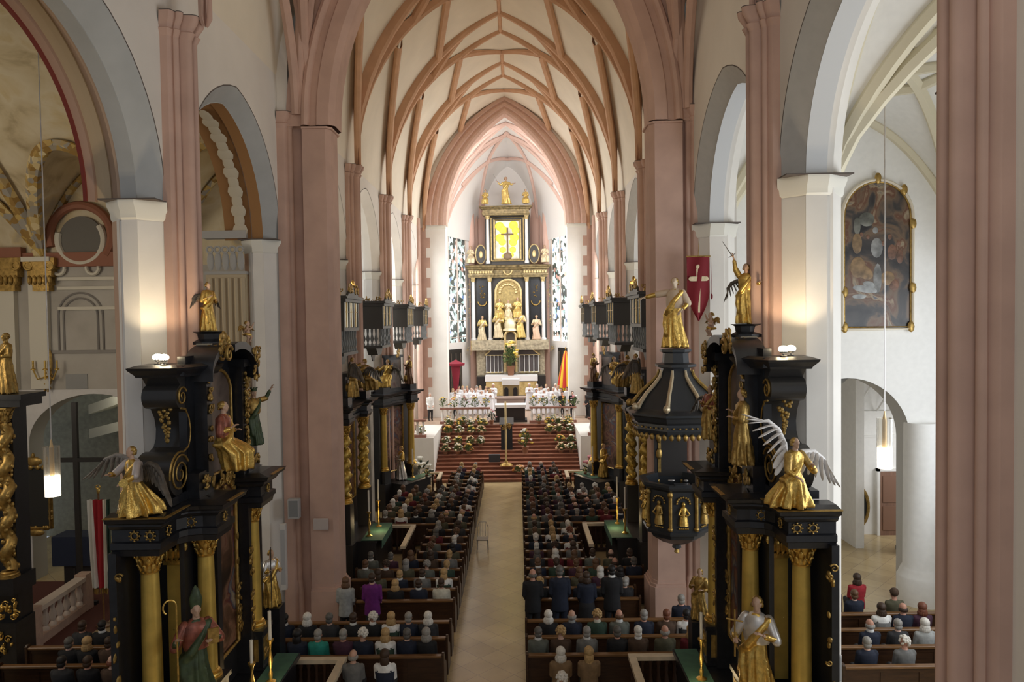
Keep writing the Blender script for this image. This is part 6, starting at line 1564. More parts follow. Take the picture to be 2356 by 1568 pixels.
def oval(px, py, Y, rx, rz, label, X=None):
    p = at(px,py,Y=Y) if X is None else at(px,py,X=X); t = empty('oval_picture', p, label, 'picture'); M = Matrix.Translation(p) @ Matrix.Rotation(pi/2,4,'X')
    mb = MB(M); mb.lathe([(1,0),(1,.04)], 28, (0,0,0), None, rx, rz); mb.build('canvas', mat('dark_canvas', (.03,.03,.028), .4), t, 30)
    mb = MB(M); mb.tube([(rx*cos(2*pi*k/28), rz*sin(2*pi*k/28), .05) for k in range(29)], .06, 6); mb.build('frame', GOLDD, t)
oval(1972,1165,26.9,.4,.75,'oval picture in a brown frame at the edge of the right back room')
# framed picture on the left chapel wall
def left_frame():
    a = at(45,1215,Y=LYW-.15); b = at(112,1075,Y=LYW-.15); t = empty('framed_picture', a, 'dark picture in an ornate gilt frame on the left chapel wall', 'painting')
    y = LYW-.03; mb = MB(); mb.box(a.x,b.x,y-.06,y,a.z,b.z); mb.build('canvas', mat('dark_canvas', (.03,.03,.028)), t, 0)
    mb = MB(); mb.tube([(a.x,y-.08,a.z),(b.x,y-.08,a.z),(b.x,y-.08,b.z),(a.x,y-.08,b.z),(a.x,y-.08,a.z)], .07, 6)
    rn = random.Random(4)
    for k in range(30):
        u = rn.random(); e = k % 4; p = [(lerp(a.x,b.x,u),a.z),(lerp(a.x,b.x,u),b.z),(a.x,lerp(a.z,b.z,u)),(b.x,lerp(a.z,b.z,u))][e]; mb.ell((p[0],y-.1,p[1]),(.08,.04,.08),6,5)
    mb.ell(((a.x+b.x)/2,y-.1,b.z+.2),(.3,.06,.15),8,6); mb.ell(((a.x+b.x)/2,y-.1,b.z+.38),(.06,.05,.1),8,6); mb.ell(((a.x+b.x)/2,y-.1,a.z-.15),(.3,.06,.12),8,6); mb.build('gilt_frame', GOLDD, t, 60)
left_frame()
def wood_cross():
    p = at(186,1390,z=0); t = empty('standing_cross', p, 'tall plain black cross on a stand in the left chapel', 'cross'); x, y = p.x, p.y
    ztop = at(183,925,Y=y).z; zb = at(183,1057,Y=y).z
    mb = MB(); mb.box(x-.07,x+.07,y-.05,y+.05,.1,ztop); mb.build('upright', BLACK2, t, 0); mb = MB(); mb.box(x-.75,x+1.,y-.052,y+.052,zb-.06,zb+.06); mb.build('cross_beam', BLACK2, t, 0)
    mb = MB(); mb.box(x-.5,x+.5,y-.06,y+.06,.004,.1); mb.box(x-.06,x+.06,y-.5,y+.5,.004,.099); mb.build('foot', BLACK2, t, 0)
wood_cross()
def cabinet():
    a = at(125,1300,Y=22.0); b = at(215,1232,Y=22.0); x0, x1 = a.x, b.x
    t = empty('dark_cabinet', ((x0+x1)/2,22.3,0), 'black cupboard under a navy cloth in the left chapel', 'cabinet')
    mb = MB(); mb.box(x0+.3,x1-.1,22.0,22.6,.01,a.z); mb.build('body', BLACK2, t, 0); mb = MB(); mb.box(x0,x1,21.9,22.65,a.z,b.z); mb.build('navy_cover', mat('navy_cloth', (.015,.022,.05), .8), t, 0)
    mb = MB(); mb.box((x0+x1)/2-.01,(x0+x1)/2+.01,21.985,22.0,.1,a.z-.1); mb.build('door_gap', LINE, t, 0)
cabinet()
def flag():
    Y = 19.5; p = at(236,1300,Y=Y); q = at(226,1135,Y=Y); t = empty('parish_flag', (p.x,Y,0), 'red and white flag with gold fringe on a pole by the left pier', 'flag')
    mb = MB(); mb.tube([(p.x,Y,.01),(q.x,Y,q.z)], .025, 6); mb.lathe([(.2,.01),(.2,.05),(.03,.08)], 10, (p.x,Y,0)); mb.build('pole', WOODL, t); mb = MB(); mb.ell((q.x,Y,q.z+.08),(.05,.03,.1),8,6); mb.torus((q.x,Y,q.z+.18),.06,.015,12,5,'y'); mb.build('finial', GOLD, t)
    z1 = q.z-.15; z0 = at(226,1350,Y=Y).z
    def f(w0, w1, ph):
        return lambda u, v: (lerp(q.x,p.x,.5*v)+lerp(w0,w1,u)*(1-.15*v), Y-.06+.05*sin(9*u+ph+2*v), lerp(z1,z0,v))
    for nm, w0, w1, c in (('white_stripe',-.26,-.1,(.78,.74,.66)),('red_stripe',-.1,.13,(.42,.02,.025)),('cream_stripe',.13,.26,(.74,.68,.56)),('green_stripe',.26,.36,(.03,.06,.04))):
        mb = MB(); mb.sheet(f(w0,w1,w0*9), 6, 12, .012); mb.build(nm, mat('flag_'+nm, c, .8), t, 70)
    mb = MB()
    for k in range(14): x = lerp(-.24,.26,k/13); pp = f(-.26,.26,0)((k+.5)/14,1); mb.tube([pp, (pp[0],pp[1],pp[2]-.16)], .015, 4)
    mb.build('fringe', GOLDD, t)
flag()
# communion balustrade of the left chapel
def chapel_rail():
    ST = mat('rose_limestone', (.48,.34,.27), .6, noise=.12); a = at(75,1490,z=0); b = at(195,1400,z=0)
    t = empty('chapel_balustrade', a, 'rose limestone balustrade in front of the left chapel', 'balustrade')
    d = (b-a); d.z = 0; n = Vector((-d.y,d.x,0)).normalized()*.12
    def bar(z0, z1, w): q = [a-n*w,b-n*w,b+n*w,a+n*w]; return MB().prism([(v.x,v.y) for v in q], z0, z1)
    bar(.005,.22,1.2).build('plinth', ST, t, 0); bar(.88,1.0,1.3).build('top_rail', mat('pale_rail', (.58,.50,.44), .6), t, 0)
    for k in range(7):
        p = a.lerp(b,(k+.8)/7.6); mb = MB(); mb.lathe([(.09,.22),(.09,.28),(.05,.33),(.11,.5),(.05,.7),(.07,.8),(.09,.88)], 8, (p.x,p.y,0)); mb.build('baluster', mat('pale_rail', (.58,.50,.44)), t)
    for p in (a,b): mb = MB(); mb.box(p.x-.17,p.x+.17,p.y-.17,p.y+.17,.004,1.06); mb.build('end_post', ST, t, 0)
chapel_rail()
struct(MB().box(-17,-10.9,17.3,19.0,0,.003).box(-17,-11.0,19.0,23,.0,.004).build('floor_chapel_carpet', mat('dark_red_carpet', (.10,.03,.022), .9), smooth=0))
# corner of a gilded altar at the far left edge
def edge_altar():
    Y = 17.; x1 = at(48,900,Y=Y).x; x0 = x1-1.6; zt = at(30,905,Y=Y).z; t = empty('gilded_altar', (x1-.6,Y,0), 'corner of a dark altar with twisted gold column at the far left edge', 'altar'); M = Matrix.Identity(4)
    mb = MB(); mb.box(x0,x1-.25,Y-.1,Y+.6,0,1.2); mb.box(x0,x1-.3,Y+.1,Y+.6,1.2,zt-.3); mb.box(x0,x1+.1,Y-.2,Y+.6,zt-.3,zt-.12); mb.box(x0,x1+.2,Y-.3,Y+.6,zt-.12,zt); mb.box(x0,x1-.2,Y-.2,Y+.6,1.9,2.3); mb.build('carcass', BLACK, t, 0)
    column(t, M, x1-.42, Y-.02, 2.3, zt-.32, .15, GOLDD, True, GOLDD)
    mb = MB(); scrollwork(mb, (x1-.3,Y-.2,1.6), .25, .25, 20, random.Random(9), 'y'); scrollwork(mb, (x1-.5,Y-.13,.7), .2, .3, 14, random.Random(8), 'y'); mb.build('gilt_carving', GOLD, t, 60)
    figure('gilded_saint', (x1-.35,Y+.05,zt+.004), 1.45, radians(150), 'golden saint on the altar corner at the far left edge', 'statue', None, 'stand', GOLDD, GOLDD, None, seed=88)
edge_altar()
def sconce():
    p = at(106,850,Y=LYW-.25); t = empty('wall_sconce', p, 'gilt candle sconce on the painted pilaster of the left chapel', 'sconce'); M = Matrix.Translation(p)
    mb = MB(M); mb.ell((0,.15,.2),(.12,.05,.5),8,8); scrollwork(mb,(0,.1,-.2),.12,.5,14,random.Random(1),'y'); mb.build('back_plate', GOLDD, t)
    for s in (-1,0,1): mb = MB(M); mb.tube([(0,.1,-.2),(s*.25,-.05,-.3),(s*.38,-.05,0)], .025, 6); mb.lathe([(.07,0),(.07,.03),(.03,.05),(.03,.3)], 8, (s*.38,-.05,0)); mb.build('arm', GOLD, t)
sconce()
# loudspeakers, plaques and boxes on the piers
def box_thing(name, c, sx, sy, sz, m, label, cat, front=None):
    t = empty(name, (c[0],c[1],c[2]-sz/2), label, cat); mb = MB(); mb.bbox(c[0]-sx/2,c[0]+sx/2,c[1]-sy/2,c[1]+sy/2,c[2]-sz/2,c[2]+sz/2,.01); mb.build('housing', m, t, 30)
    if front: mb = MB(); mb.box(c[0]-sx*.4,c[0]+sx*.4,c[1]-sy/2-.006,c[1]-sy/2,c[2]-sz*.42,c[2]+sz*.42); mb.build(front[0], front[1], t, 0)
GRB = mat('loudspeaker_grey', (.42,.42,.42), .6); GRL = mat('grille_grey', (.22,.23,.24), .7); WHB = mat('pale_housing', (.68,.67,.66), .6)
p = at(677,1168,Y=19.05); box_thing('wall_loudspeaker', p, .3,.2,.52, GRB, 'small grey loudspeaker above the column speaker on the left nave pier', 'speaker', ('grille',GRL))
p = at(740,1203,Y=19.15); box_thing('wall_plaque', (p.x,19.08,p.z), .4,.06,.3, mat('rose_grey_plate', (.48,.42,.40), .6), 'blank pale plaque on the pink face of the left nave pier', 'plaque')
p = at(657,1275,Y=19.0); box_thing('column_loudspeaker', (p.x,18.85,p.z), .15,.14,1.75, WHB, 'tall slim white column loudspeaker on the left nave pier', 'speaker', ('grille',mat('pale_grille', (.45,.46,.48), .7)))
p = at(282,1475,Y=11.9); box_thing('wall_box', (p.x,12.62,p.z), .2,.12,.55, GRB, 'grey speaker box on the white pier beside the left altar', 'box', ('grille',GRL))
p = at(1895,1480,Y=12.6); box_thing('wall_box', (p.x,12.58,p.z), .14,.1,.5, WHB, 'small pale box on the white pier beside the right altar', 'box', ('grille',mat('pale_grille', (.45,.46,.48))))
p = at(1921,1535,Y=12.6); box_thing('wall_box', (p.x+.05,12.6,p.z), .1,.1,.5, WHB, 'narrow pale box lower on the white pier beside the right altar', 'box', ('grille',mat('pale_grille', (.45,.46,.48))))
# dark carved piece beside the door of the right room
def confessional():
    t = empty('confessional', (12.2,24.3,0), 'black carved confessional corner with gilt trim beyond the right arch', 'confessional'); a = at(2082,1275,z=0); x0 = a.x+.06; y = a.y
    mb = MB(); mb.box(x0,x0+.9,y,y+.5,.005,2.55); mb.box(x0-.1,x0+.95,y-.1,y+.55,.005,.15); mb.box(x0-.08,x0+.95,y-.08,y+.55,2.55,2.7); mb.build('body', BLACK, t, 0); t.location = (x0,y,0)
    mb = MB()
    for z in (.5,1.0,1.9,2.3): mb.ell((x0-.02,y-.04,z),(.07,.06,.14),8,6)
    mb.tube([(x0,y-.03,.2),(x0,y-.03,2.5)], .03, 6); mb.build('gilt_trim', GOLDD, t)
    bpy.context.view_layer.update()
    for ch in t.children: ch.matrix_parent_inverse = Matrix.Translation((x0,y,0)).inverted()
confessional()
# white chair left in the aisle
def chair():
    p = at(1103,1268,z=0); x, y = p.x+.12, p.y; t = empty('metal_chair', (x,y,0), 'pale metal chair standing at the left edge of the central aisle', 'chair'); CM = mat('pale_chair_metal', (.55,.52,.47), .4, metal=.3)
    for sx in (-.2,.2):
        for sy in (-.2,.2): mb = MB(); mb.tube([(x+sx,y+sy,.003),(x+sx*.9,y+sy*.9,.45)], .014, 6); mb.build('leg', CM, t)
    mb = MB(); mb.bbox(x-.21,x+.21,y-.21,y+.21,.45,.48,.008); mb.build('seat', mat('chair_seat', (.35,.30,.24), .6), t, 0)
    mb = MB(); mb.tube([(x-.19,y+.19,.48),(x-.2,y+.24,.8),(x-.12,y+.26,1.0),(x+.12,y+.26,1.0),(x+.2,y+.24,.8),(x+.19,y+.19,.48)], .013, 6)
    for k in range(3): mb.tube([(x-.1+.1*k,y+.2,.5),(x-.1+.1*k,y+.26,.99)], .008, 5)
    mb.build('backrest', CM, t)
chair()
# ------------------------------------------------------------------ pews
PEW = {}
def pew(s, x0, x1, Yb, label, group, panel=True):
    """x0<x1; the back board stands at Yb, the seat in front of it (towards the altar)"""
    key = round(x1-x0, 3); t = empty('pew', ((x0+x1)/2, Yb, 0), label, 'pew', group)
    if key not in PEW:
        h = key/2; P = PEW[key] = {}
        P['seat'] = (MB().bbox(-h+.05,h-.05,.04,.44,.35,.40,.008).data(), WOOD)
        mb = MB().box(-h+.05,h-.05,-.02,.03,.08,.81)
        n = max(2, int(key/.75))
        for k in range(n):
            a, b = lerp(-h+.05,h-.05,k/n), lerp(-h+.05,h-.05,(k+1)/n)
            mb.box(a,a+.05,-.035,-.02,.1,.79); mb.box(b-.05,b,-.035,-.02,.1,.79)
        mb.box(-h+.05,h-.05,-.034,-.02,.08,.18).box(-h+.05,h-.05,-.034,-.02,.71,.81); P['backrest'] = (mb.data(), WOOD)
        P['top_rail'] = (MB().bbox(-h+.05,h-.05,-.085,.05,.81,.86,.012).data(), WOODL)
        e = [(-.10,.003),(.46,.003),(.46,.40),(.43,.50),(.34,.58),(.20,.64),(.10,.74),(.06,.87),(.02,.91),(-.05,.92),(-.10,.88)]
        for q, xx in enumerate((-h,h-.05)): P['bench_end.%d' % q] = (MB().prism(e, xx, xx+.05, 'x').data(), WOOD)
    for n, (me, m) in PEW[key].items():
        if len(me.materials) == 0: me.materials.append(m)
        o = bpy.data.objects.new(n.split('.')[0], me); COL.objects.link(o); o.parent = t
    return t
# ------------------------------------------------------------------ people: prototypes
def tor(rows, mb, n=18, g=0.):
    vs = []; fs = []
    for z, rx, ry, cy in rows:
        for k in range(n): a = 2*pi*k/n; vs.append(((rx+g)*cos(a), cy+(ry+g)*sin(a), z))
    for i in range(len(rows)-1):
        for k in range(n): j = (k+1)%n; fs.append((i*n+k,i*n+j,(i+1)*n+j,(i+1)*n+k))
    fs.append(tuple(range(n-1,-1,-1))); fs.append(tuple((len(rows)-1)*n+k for k in range(n))); mb.add(vs, fs)
TS = [(.42,.15,.12,.0),(.46,.185,.135,.0),(.58,.175,.125,.0),(.72,.155,.115,.0),(.90,.185,.122,.0),(.99,.185,.105,-.005),(1.035,.13,.085,-.005),(1.07,.062,.062,.0)]
TT = [(.80,.14,.11,.0),(.88,.18,.13,.0),(1.0,.165,.12,.0),(1.12,.155,.115,.0),(1.32,.19,.122,.0),(1.42,.19,.105,-.005),(1.465,.13,.085,-.005),(1.50,.062,.062,.0)]
POSE = {
 'seat': dict(t=TS, hd=(0,.03,1.205), arm=[(.172,0,.985),(.196,.06,.73),(.10,.27,.62)], leg=[(.10,.03,.53),(.12,.40,.52),(.11,.33,.09)], hand=(-.5,.8,-.25)),
 'stand': dict(t=TT, hd=(0,.03,1.645), arm=[(.185,0,1.415),(.222,-.02,1.13),(.17,.16,.95)], leg=[(.09,0,.88),(.10,.02,.48),(.10,-.01,.08)], hand=(-.4,.75,-.4)),
 'pray': dict(t=TT, hd=(0,.035,1.645), arm=[(.18,0,1.415),(.205,.06,1.15),(.05,.26,1.25)], leg=[(.09,0,.88),(.10,.02,.48),(.10,-.01,.08)], hand=(-.1,.5,.8)),
}
def make_pose(p, lod):
    d = POSE[p]; out = {}; sv = d['t'][-1][0]-1.07; vox = .017 if lod else .03; nn = 12 if lod else 10
    mb = MB(); tor(d['t'], mb); hd = Vector(d['hd']); mb.tube([(0,.0,1.03+sv),(hd.x,hd.y-.01,hd.z-.06)], [.06,.054], 10); head_mb(mb, hd, 1.09, None, 12)
    for s in (-1,1):
        A = [Vector((s*x,y,z)) for x,y,z in d['arm']]; Lg = [Vector((s*x,y,z)) for x,y,z in d['leg']]
        mb.tube([A[0],A[1],A[2]], [.052,.042,.029], nn, rnd=True); hd_ = d['hand']; hand_mb(mb, A[2], (s*hd_[0],hd_[1],hd_[2]), (0,.3,1), 1. if lod else 1.25, .5, s)
        mb.tube([Lg[0], Lg[0].lerp(Lg[1],.5), Lg[1], Lg[1].lerp(Lg[2],.4), Lg[2]], [.085,.075,.056,.054,.038], nn, rnd=True)
        mb.ell((Lg[2].x, Lg[2].y+.06, .055), (.042,.12,.038), 8, 6)
    out['body'] = remesh(mb, vox, 1)
    # coat with sleeves and collar
    mb = MB(); rows = [(z,rx+.024,ry+.024,cy) for z,rx,ry,cy in d['t'][:6]]+[(d['t'][6][0]+.01,.135,.10,-.005),(d['t'][6][0]+.035,.085,.08,.0)]
    low = rows[0][0]
    rows = ([(low-.10,.215,.16,.01),(low,.205,.155,.0)] if p != 'seat' else [(low-.0,.215,.17,.02)])+rows[1:]; tor(rows, mb, 20)
    for s in (-1,1):
        A = [Vector((s*x,y,z)) for x,y,z in d['arm']]; mb.tube([A[0],A[0].lerp(A[1],.5),A[1],A[1].lerp(A[2],.9)], [.072,.062,.052,.044], nn, rnd=False); mb.ell(A[0], .074, nn, 8); mb.ell(A[1], .053, nn, 8)
    out['coat'] = remesh(mb, vox, 2)
    mb = MB()
    for s in (-1,1):
        Lg = [Vector((s*x,y,z)) for x,y,z in d['leg']]; mb.tube([Lg[0],Lg[0].lerp(Lg[1],.5),Lg[1],Lg[1].lerp(Lg[2],.5),Lg[2]+Vector((0,0,.02))], [.105,.092,.078,.07,.065], nn, rnd=False); mb.ell(Lg[0],.106,nn,8); mb.ell(Lg[1],.079,nn,8)
    out['trousers'] = remesh(mb, vox*1.3, 1)
    mb = MB()
    if p != 'seat': mb.lathe([(.30,.10),(.27,.4),(.215,.85),(.19,1.0)], 20, (0,0,0), lambda th,i: 1+.07*sin(8*th)*(3-i)/3, 1, .8)
    else: mb.lathe([(.30,.12),(.29,.40),(.25,.5),(.17,.58)], 20, (0,.24,0), lambda th,i: 1+.06*sin(8*th)*(3-i)/3, 1, 1.1)
    out['skirt'] = mb.data()
    mb = MB()
    for s in (-1,1): q = Vector((s*d['leg'][2][0], d['leg'][2][1], 0)); mb.ell((q.x,q.y+.065,.052),(.052,.14,.05),10,7); mb.tube([(q.x,q.y,.06),(q.x,q.y,.13)],[.055,.05],8)
    out['shoes'] = mb.data()
    # long white alb
    mb = MB(); z0 = .06 if p != 'seat' else .1
    if p != 'seat': mb.lathe([(.31,z0),(.28,.4),(.23,.85),(.205,1.1),(.225,1.34),(.215,1.43),(.15,1.485),(.085,1.51)], 24, (0,0,0), lambda th,i: 1+.06*sin(9*th+i)*max(0,4-i)/4, 1, .72)
    else: mb.lathe([(.30,.08),(.30,.42),(.26,.56),(.19,.68),(.215,.92),(.21,1.0),(.14,1.05),(.085,1.08)], 24, (0,.04,0), None, 1, .8)
    for s in (-1,1):
        A = [Vector((s*x,y,z)) for x,y,z in d['arm']]; mb.tube([A[0],A[1],A[1].lerp(A[2],.9)], [.08,.072,.07], 10, rnd=True)
    out['alb'] = remesh(mb, vox*1.2, 1)
    # collar band and vest
    mb = MB(); zc = d['t'][6][0]; mb.lathe([(.088,.0),(.082,.05),(.072,.075)], 14, (0,.0,zc+.012), None, 1, .95); out['shirt_collar'] = mb.data()
    mb = MB(); rows = [(z,rx+.034,ry+.034,cy) for z,rx,ry,cy in d['t'][1:5]]; z5 = rows[-1]
    tor(rows+[(z5[0]+.03,.16,.13,0)], mb, 20)
    for s in (-1,1): mb.tube([(s*.13,.10,z5[0]+.01),(s*.135,.02,zc-.015),(s*.13,-.10,z5[0]+.01)], .032, 6)
    out['vest'] = mb.data(); out['hd'] = hd
    for k in ('body','coat','trousers','skirt','shoes','alb','shirt_collar','vest'):
        out[k].materials.append(None); out[k].shade_smooth()
    return out
PP = {}
def proto(p, lod):
    if (p, lod) not in PP: PP[(p, lod)] = make_pose(p, lod)
    return PP[(p, lod)]
HAIRM = {n: mat('hair_'+n, c, .55, noise=.2, nscale=30.) for n, c in (('white',(.70,.67,.61)),('grey',(.30,.285,.26)),('dark grey',(.12,.112,.10)),('brown',(.13,.065,.030)),('dark brown',(.05,.027,.015)),('black',(.012,.010,.010)),('blond',(.46,.30,.13)),('red brown',(.18,.06,.03)))}
HAIR = {}
def hairmesh(st):
    if st in HAIR: return HAIR[st]
    mb = MB(); rn = random.Random(len(st))
    cap = lambda g, y, z: mb.ell((0,-.022+y,.042+z), (.084+g,.095+g,.088+g), 14, 10)
    if st == 'short': cap(.0,-.004,.004); mb.ell((0,-.05,-.03),(.078,.065,.07),12,8)
    if st == 'bald': 
        for k in range(13): a = pi+pi*k/12; mb.ell((.078*cos(a),-.018+.088*sin(a),-.012),(.024,.024,.042),7,6)
    if st == 'bob':
        cap(.010,-.004,.008); mb.ell((0,-.045,-.05),(.096,.085,.10),12,8)
        for k in range(11): a = pi+pi*k/10; mb.ell((.088*cos(a),-.02+.09*sin(a),-.09),(.026,.026,.06),6,5)
    if st == 'bun':
        cap(.006,-.002,.004); mb.ell((0,-.05,-.02),(.082,.07,.075),12,8); mb.ell((0,-.135,.03),(.05,.04,.045),10,7)
    if st == 'long':
        cap(.012,-.004,.006); mb.ell((0,-.06,-.08),(.095,.07,.14),12,8); mb.ell((0,-.085,-.2),(.085,.045,.12),10,7)
    if st == 'curly':
        for k in range(60):
            a = rn.uniform(0,2*pi); e = rn.uniform(-.5,1.5); d = Vector((cos(a)*cos(e), sin(a)*cos(e), sin(e)))
            if d.y > .55 and d.z < .6: continue
            mb.ell(Vector((d.x*.088,-.02+d.y*.098,.035+d.z*.09)), rn.uniform(.024,.036), 6, 5)
    if st == 'cap':
        cap(.012,.0,.012); mb.ell((0,.085,.045),(.07,.06,.012),10,6)
    me = mb.data('hair'); me.materials.append(None); me.shade_smooth(); HAIR[st] = me; return me
CLO = {n: mat('cloth_'+n, c, .85, noise=.15, nscale=12.) for n, c in (('black',(.010,.010,.012)),('navy',(.012,.017,.035)),('charcoal',(.03,.03,.033)),('brown',(.07,.04,.024)),('grey',(.16,.16,.155)),('light grey',(.36,.37,.36)),('teal',(.02,.25,.20)),('plum',(.06,.02,.04)),('purple',(.14,.015,.16)),('yellow',(.45,.47,.03)),('white',(.78,.78,.76)),('tan',(.22,.14,.07)),('dark red',(.13,.012,.018)),('red',(.35,.02,.03)),('green',(.03,.06,.04)),('olive',(.09,.085,.05)),('cream',(.62,.60,.50)),('grey green',(.12,.13,.11)))}
SHOE = mat('shoe_leather', (.01,.009,.008), .4)
ALB = mat('alb_linen', (.85,.86,.90), .9)
SKINS = [SKIN, mat('skin_fair', (.62,.40,.31), .55), mat('skin_ruddy', (.52,.27,.19), .55)]
def person(loc, label, group, hair='short', hc='grey', coat='navy', pose='seat', lod=0, yaw=0., lower='trousers', low='charcoal', collar=None, vest=None, alb=False, k=1., rn=random):
    P = proto(pose, lod)
    b = bpy.data.objects.new('person', P['body']); COL.objects.link(b); recolor(b, rn.choice(SKINS))
    b.location = loc; b.rotation_euler = (0,0,yaw); b.scale = (k,k,k); tag(b, label, 'person', group)
    def ch(nm, me, m, off=None):
        o = bpy.data.objects.new(nm, me); COL.objects.link(o); recolor(o, m); o.parent = b
        if off is not None: o.location = off; o.scale = (1.1,1.1,1.1)
    if alb: ch('alb', P['alb'], ALB)
    else:
        ch('coat', P['coat'], CLO[coat])
        ch(lower, P[lower], CLO[low])
        if collar: ch('shirt_collar', P['shirt_collar'], CLO[collar])
        if vest: ch('vest', P['vest'], CLO[vest])
    ch('shoes', P['shoes'], SHOE)
    if hair: ch('cap' if hair == 'cap' else 'hair', hairmesh(hair), CLO['brown'] if hair == 'cap' else HAIRM[hc], P['hd'])
    return b
HN = {'short':'short','bald':'balding','bob':'bobbed','bun':'pinned up','long':'long','curly':'curly','cap':'capped'}
# ------------------------------------------------------------------ pew blocks
rows_near = [15.78, 16.68, 17.6]
names_near = ['last pew by the altar rail', 'second pew from the back', 'third pew from the back']
for s, sd in ((-1,'left'),(1,'right')):
    xa, xo = (-5.35,-1.12) if s < 0 else (.70,4.95)
    for Yb, nm in zip(rows_near, names_near):
        pew(s, xa, xo, Yb, f'dark wooden pew in the {sd} near block, {nm}', 'pews in the near blocks')
OR = lambda n: str(n)+('th' if 10 <= n % 100 <= 20 else {1:'st',2:'nd',3:'rd'}.get(n % 10, 'th'))
ORDN = [OR(21-k) for k in range(21)]
rows_far = [18.95+.80*k for k in range(21)]
def lim(Y):
    if Y < 20.4: return 3.85
    if Y < 22.1: return 4.35
    if Y < 25.7: return 2.72
    if Y < 30.5: return 4.75
    return 2.72
far_pews = []
for k, Yb in enumerate(rows_far):
    for s, sd in ((-1,'left'),(1,'right')):
        l = lim(Yb); x0, x1 = (-l,-1.15) if s < 0 else (.72,l-.05)
        pew(s, x0, x1, Yb, f'dark wooden pew {sd} of the aisle, {ORDN[k]} row from the steps', 'pews in the far blocks'); far_pews.append((s,sd,k,Yb,x0,x1))
# ------------------------------------------------------------------ people one can make out
SEATZ = .003
def seated(px, row, label, **k):
    Y = row+.27; p = at(px, 1440, Y=Y); k.setdefault('k',1.); return person((p.x, Y, .0), label, k.pop('group','people in the near pews'), lod=1, **k)
L = 'left near pews'
rA, rB, rC = rows_near[1], rows_near[0], rows_near[2]
for px, hair, hc, coat, col, vest, lab in (
 (655,'short','black','navy','white',None,'person with black hair and white collar, navy jacket, leftmost in the left second pew'),
 (707,'bob','white','black',None,None,'person with white bob in black, second from left in the left second pew'),
 (758,'short','dark grey','charcoal',None,None,'person with dark grey hair, third from left in the left second pew'),
 (813,'short','dark brown','black','white',None,'person with dark brown hair and white collar, fourth from left, left second pew'),
 (858,'curly','white','black','white',None,'white curly haired person in black, fourth from the aisle, left second pew'),
 (900,'bob','blond','white',None,'green','blond person in white blouse and dark dress straps, left second pew'),
 (940,'short','grey','navy',None,None,'grey haired person in navy, second from the aisle, left second pew'),
 (985,'bob','white','charcoal',None,None,'white haired person at the aisle end of the left second pew')):
    seated(px, rA, lab, hair=hair, hc=hc, coat=coat, collar=col, vest=vest, k=1.)
for px, hair, hc, coat, col, vest, lab in (
 (632,'short','grey','charcoal',None,None,'grey haired person beside the altar column, left last pew'),
 (683,'long','black','navy',None,None,'person with long black hair in navy, left last pew'),
 (731,'short','grey','teal',None,None,'grey haired person in a bright teal jacket, left last pew'),
 (789,'short','grey','plum',None,None,'grey haired person in dark plum beside the teal jacket, left last pew'),
 (834,'curly','white','navy',None,None,'white haired person in navy in the middle of the left last pew'),
 (886,'bob','blond','white',None,'green','blond person in white blouse and green vest, left last pew'),
 (936,'short','dark grey','navy',None,None,'dark haired person in navy, second from the aisle, left last pew'),
 (980,'bob','grey','black',None,None,'grey bobbed person in black at the aisle end, left last pew')):
    seated(px, rB, lab, hair=hair, hc=hc, coat=coat, collar=col, vest=vest)
for px, hair, hc, coat, col, vest, lab in (
 (1262,'bob','white','black',None,None,'white haired person in black, first from the aisle, right second pew'),
 (1316,'bald','grey','navy','light grey',None,'balding person in navy with grey collar, right second pew'),
 (1374,'curly','blond','green','cream',None,'curly blond person in dark green, right second pew'),
 (1425,'bald','brown','grey green','white',None,'balding brown haired person in grey green coat, right second pew'),
 (1482,'short','grey','navy',None,None,'grey haired person in navy, fifth from the aisle, right second pew'),
 (1534,'short','red brown','brown',None,None,'red brown haired person in brown, right second pew'),
 (1580,'short','black','white',None,'charcoal','black haired person in a white blouse, outer end of right second pew')):
    seated(px, rA, lab, hair=hair, hc=hc, coat=coat, collar=col, vest=vest, k=1.)
for px, hair, hc, coat, col, vest, lab in (
 (1238,'short','dark grey','grey green','white',None,'dark haired person in grey green loden at the aisle, right last pew'),
 (1290,'curly','blond','brown',None,None,'curly blond person in brown, second from the aisle, right last pew'),
 (1350,'short','grey','grey','white',None,'grey haired person in grey suit and white collar, right last pew'),
 (1420,'short','dark grey','black',None,None,'dark grey haired person in black, middle of the right last pew'),
 (1468,'short','white','brown','white',None,'white haired person in brown, right last pew'),
 (1530,'bald','grey','olive',None,None,'balding person in olive tan jacket, right last pew'),
 (1590,'bob','blond','dark red',None,None,'blond person in dark red at the outer end of the right last pew')):
    seated(px, rB, lab, hair=hair, hc=hc, coat=coat, collar=col, vest=vest)
seated(1568, rC, 'grey haired person in navy seated alone under the pulpit', hair='short', hc='grey', coat='navy')
seated(1610-40-22, rC, 'dark haired person in brown next to the lone grey head under the pulpit', hair='short', hc='dark brown', coat='brown') if False else None
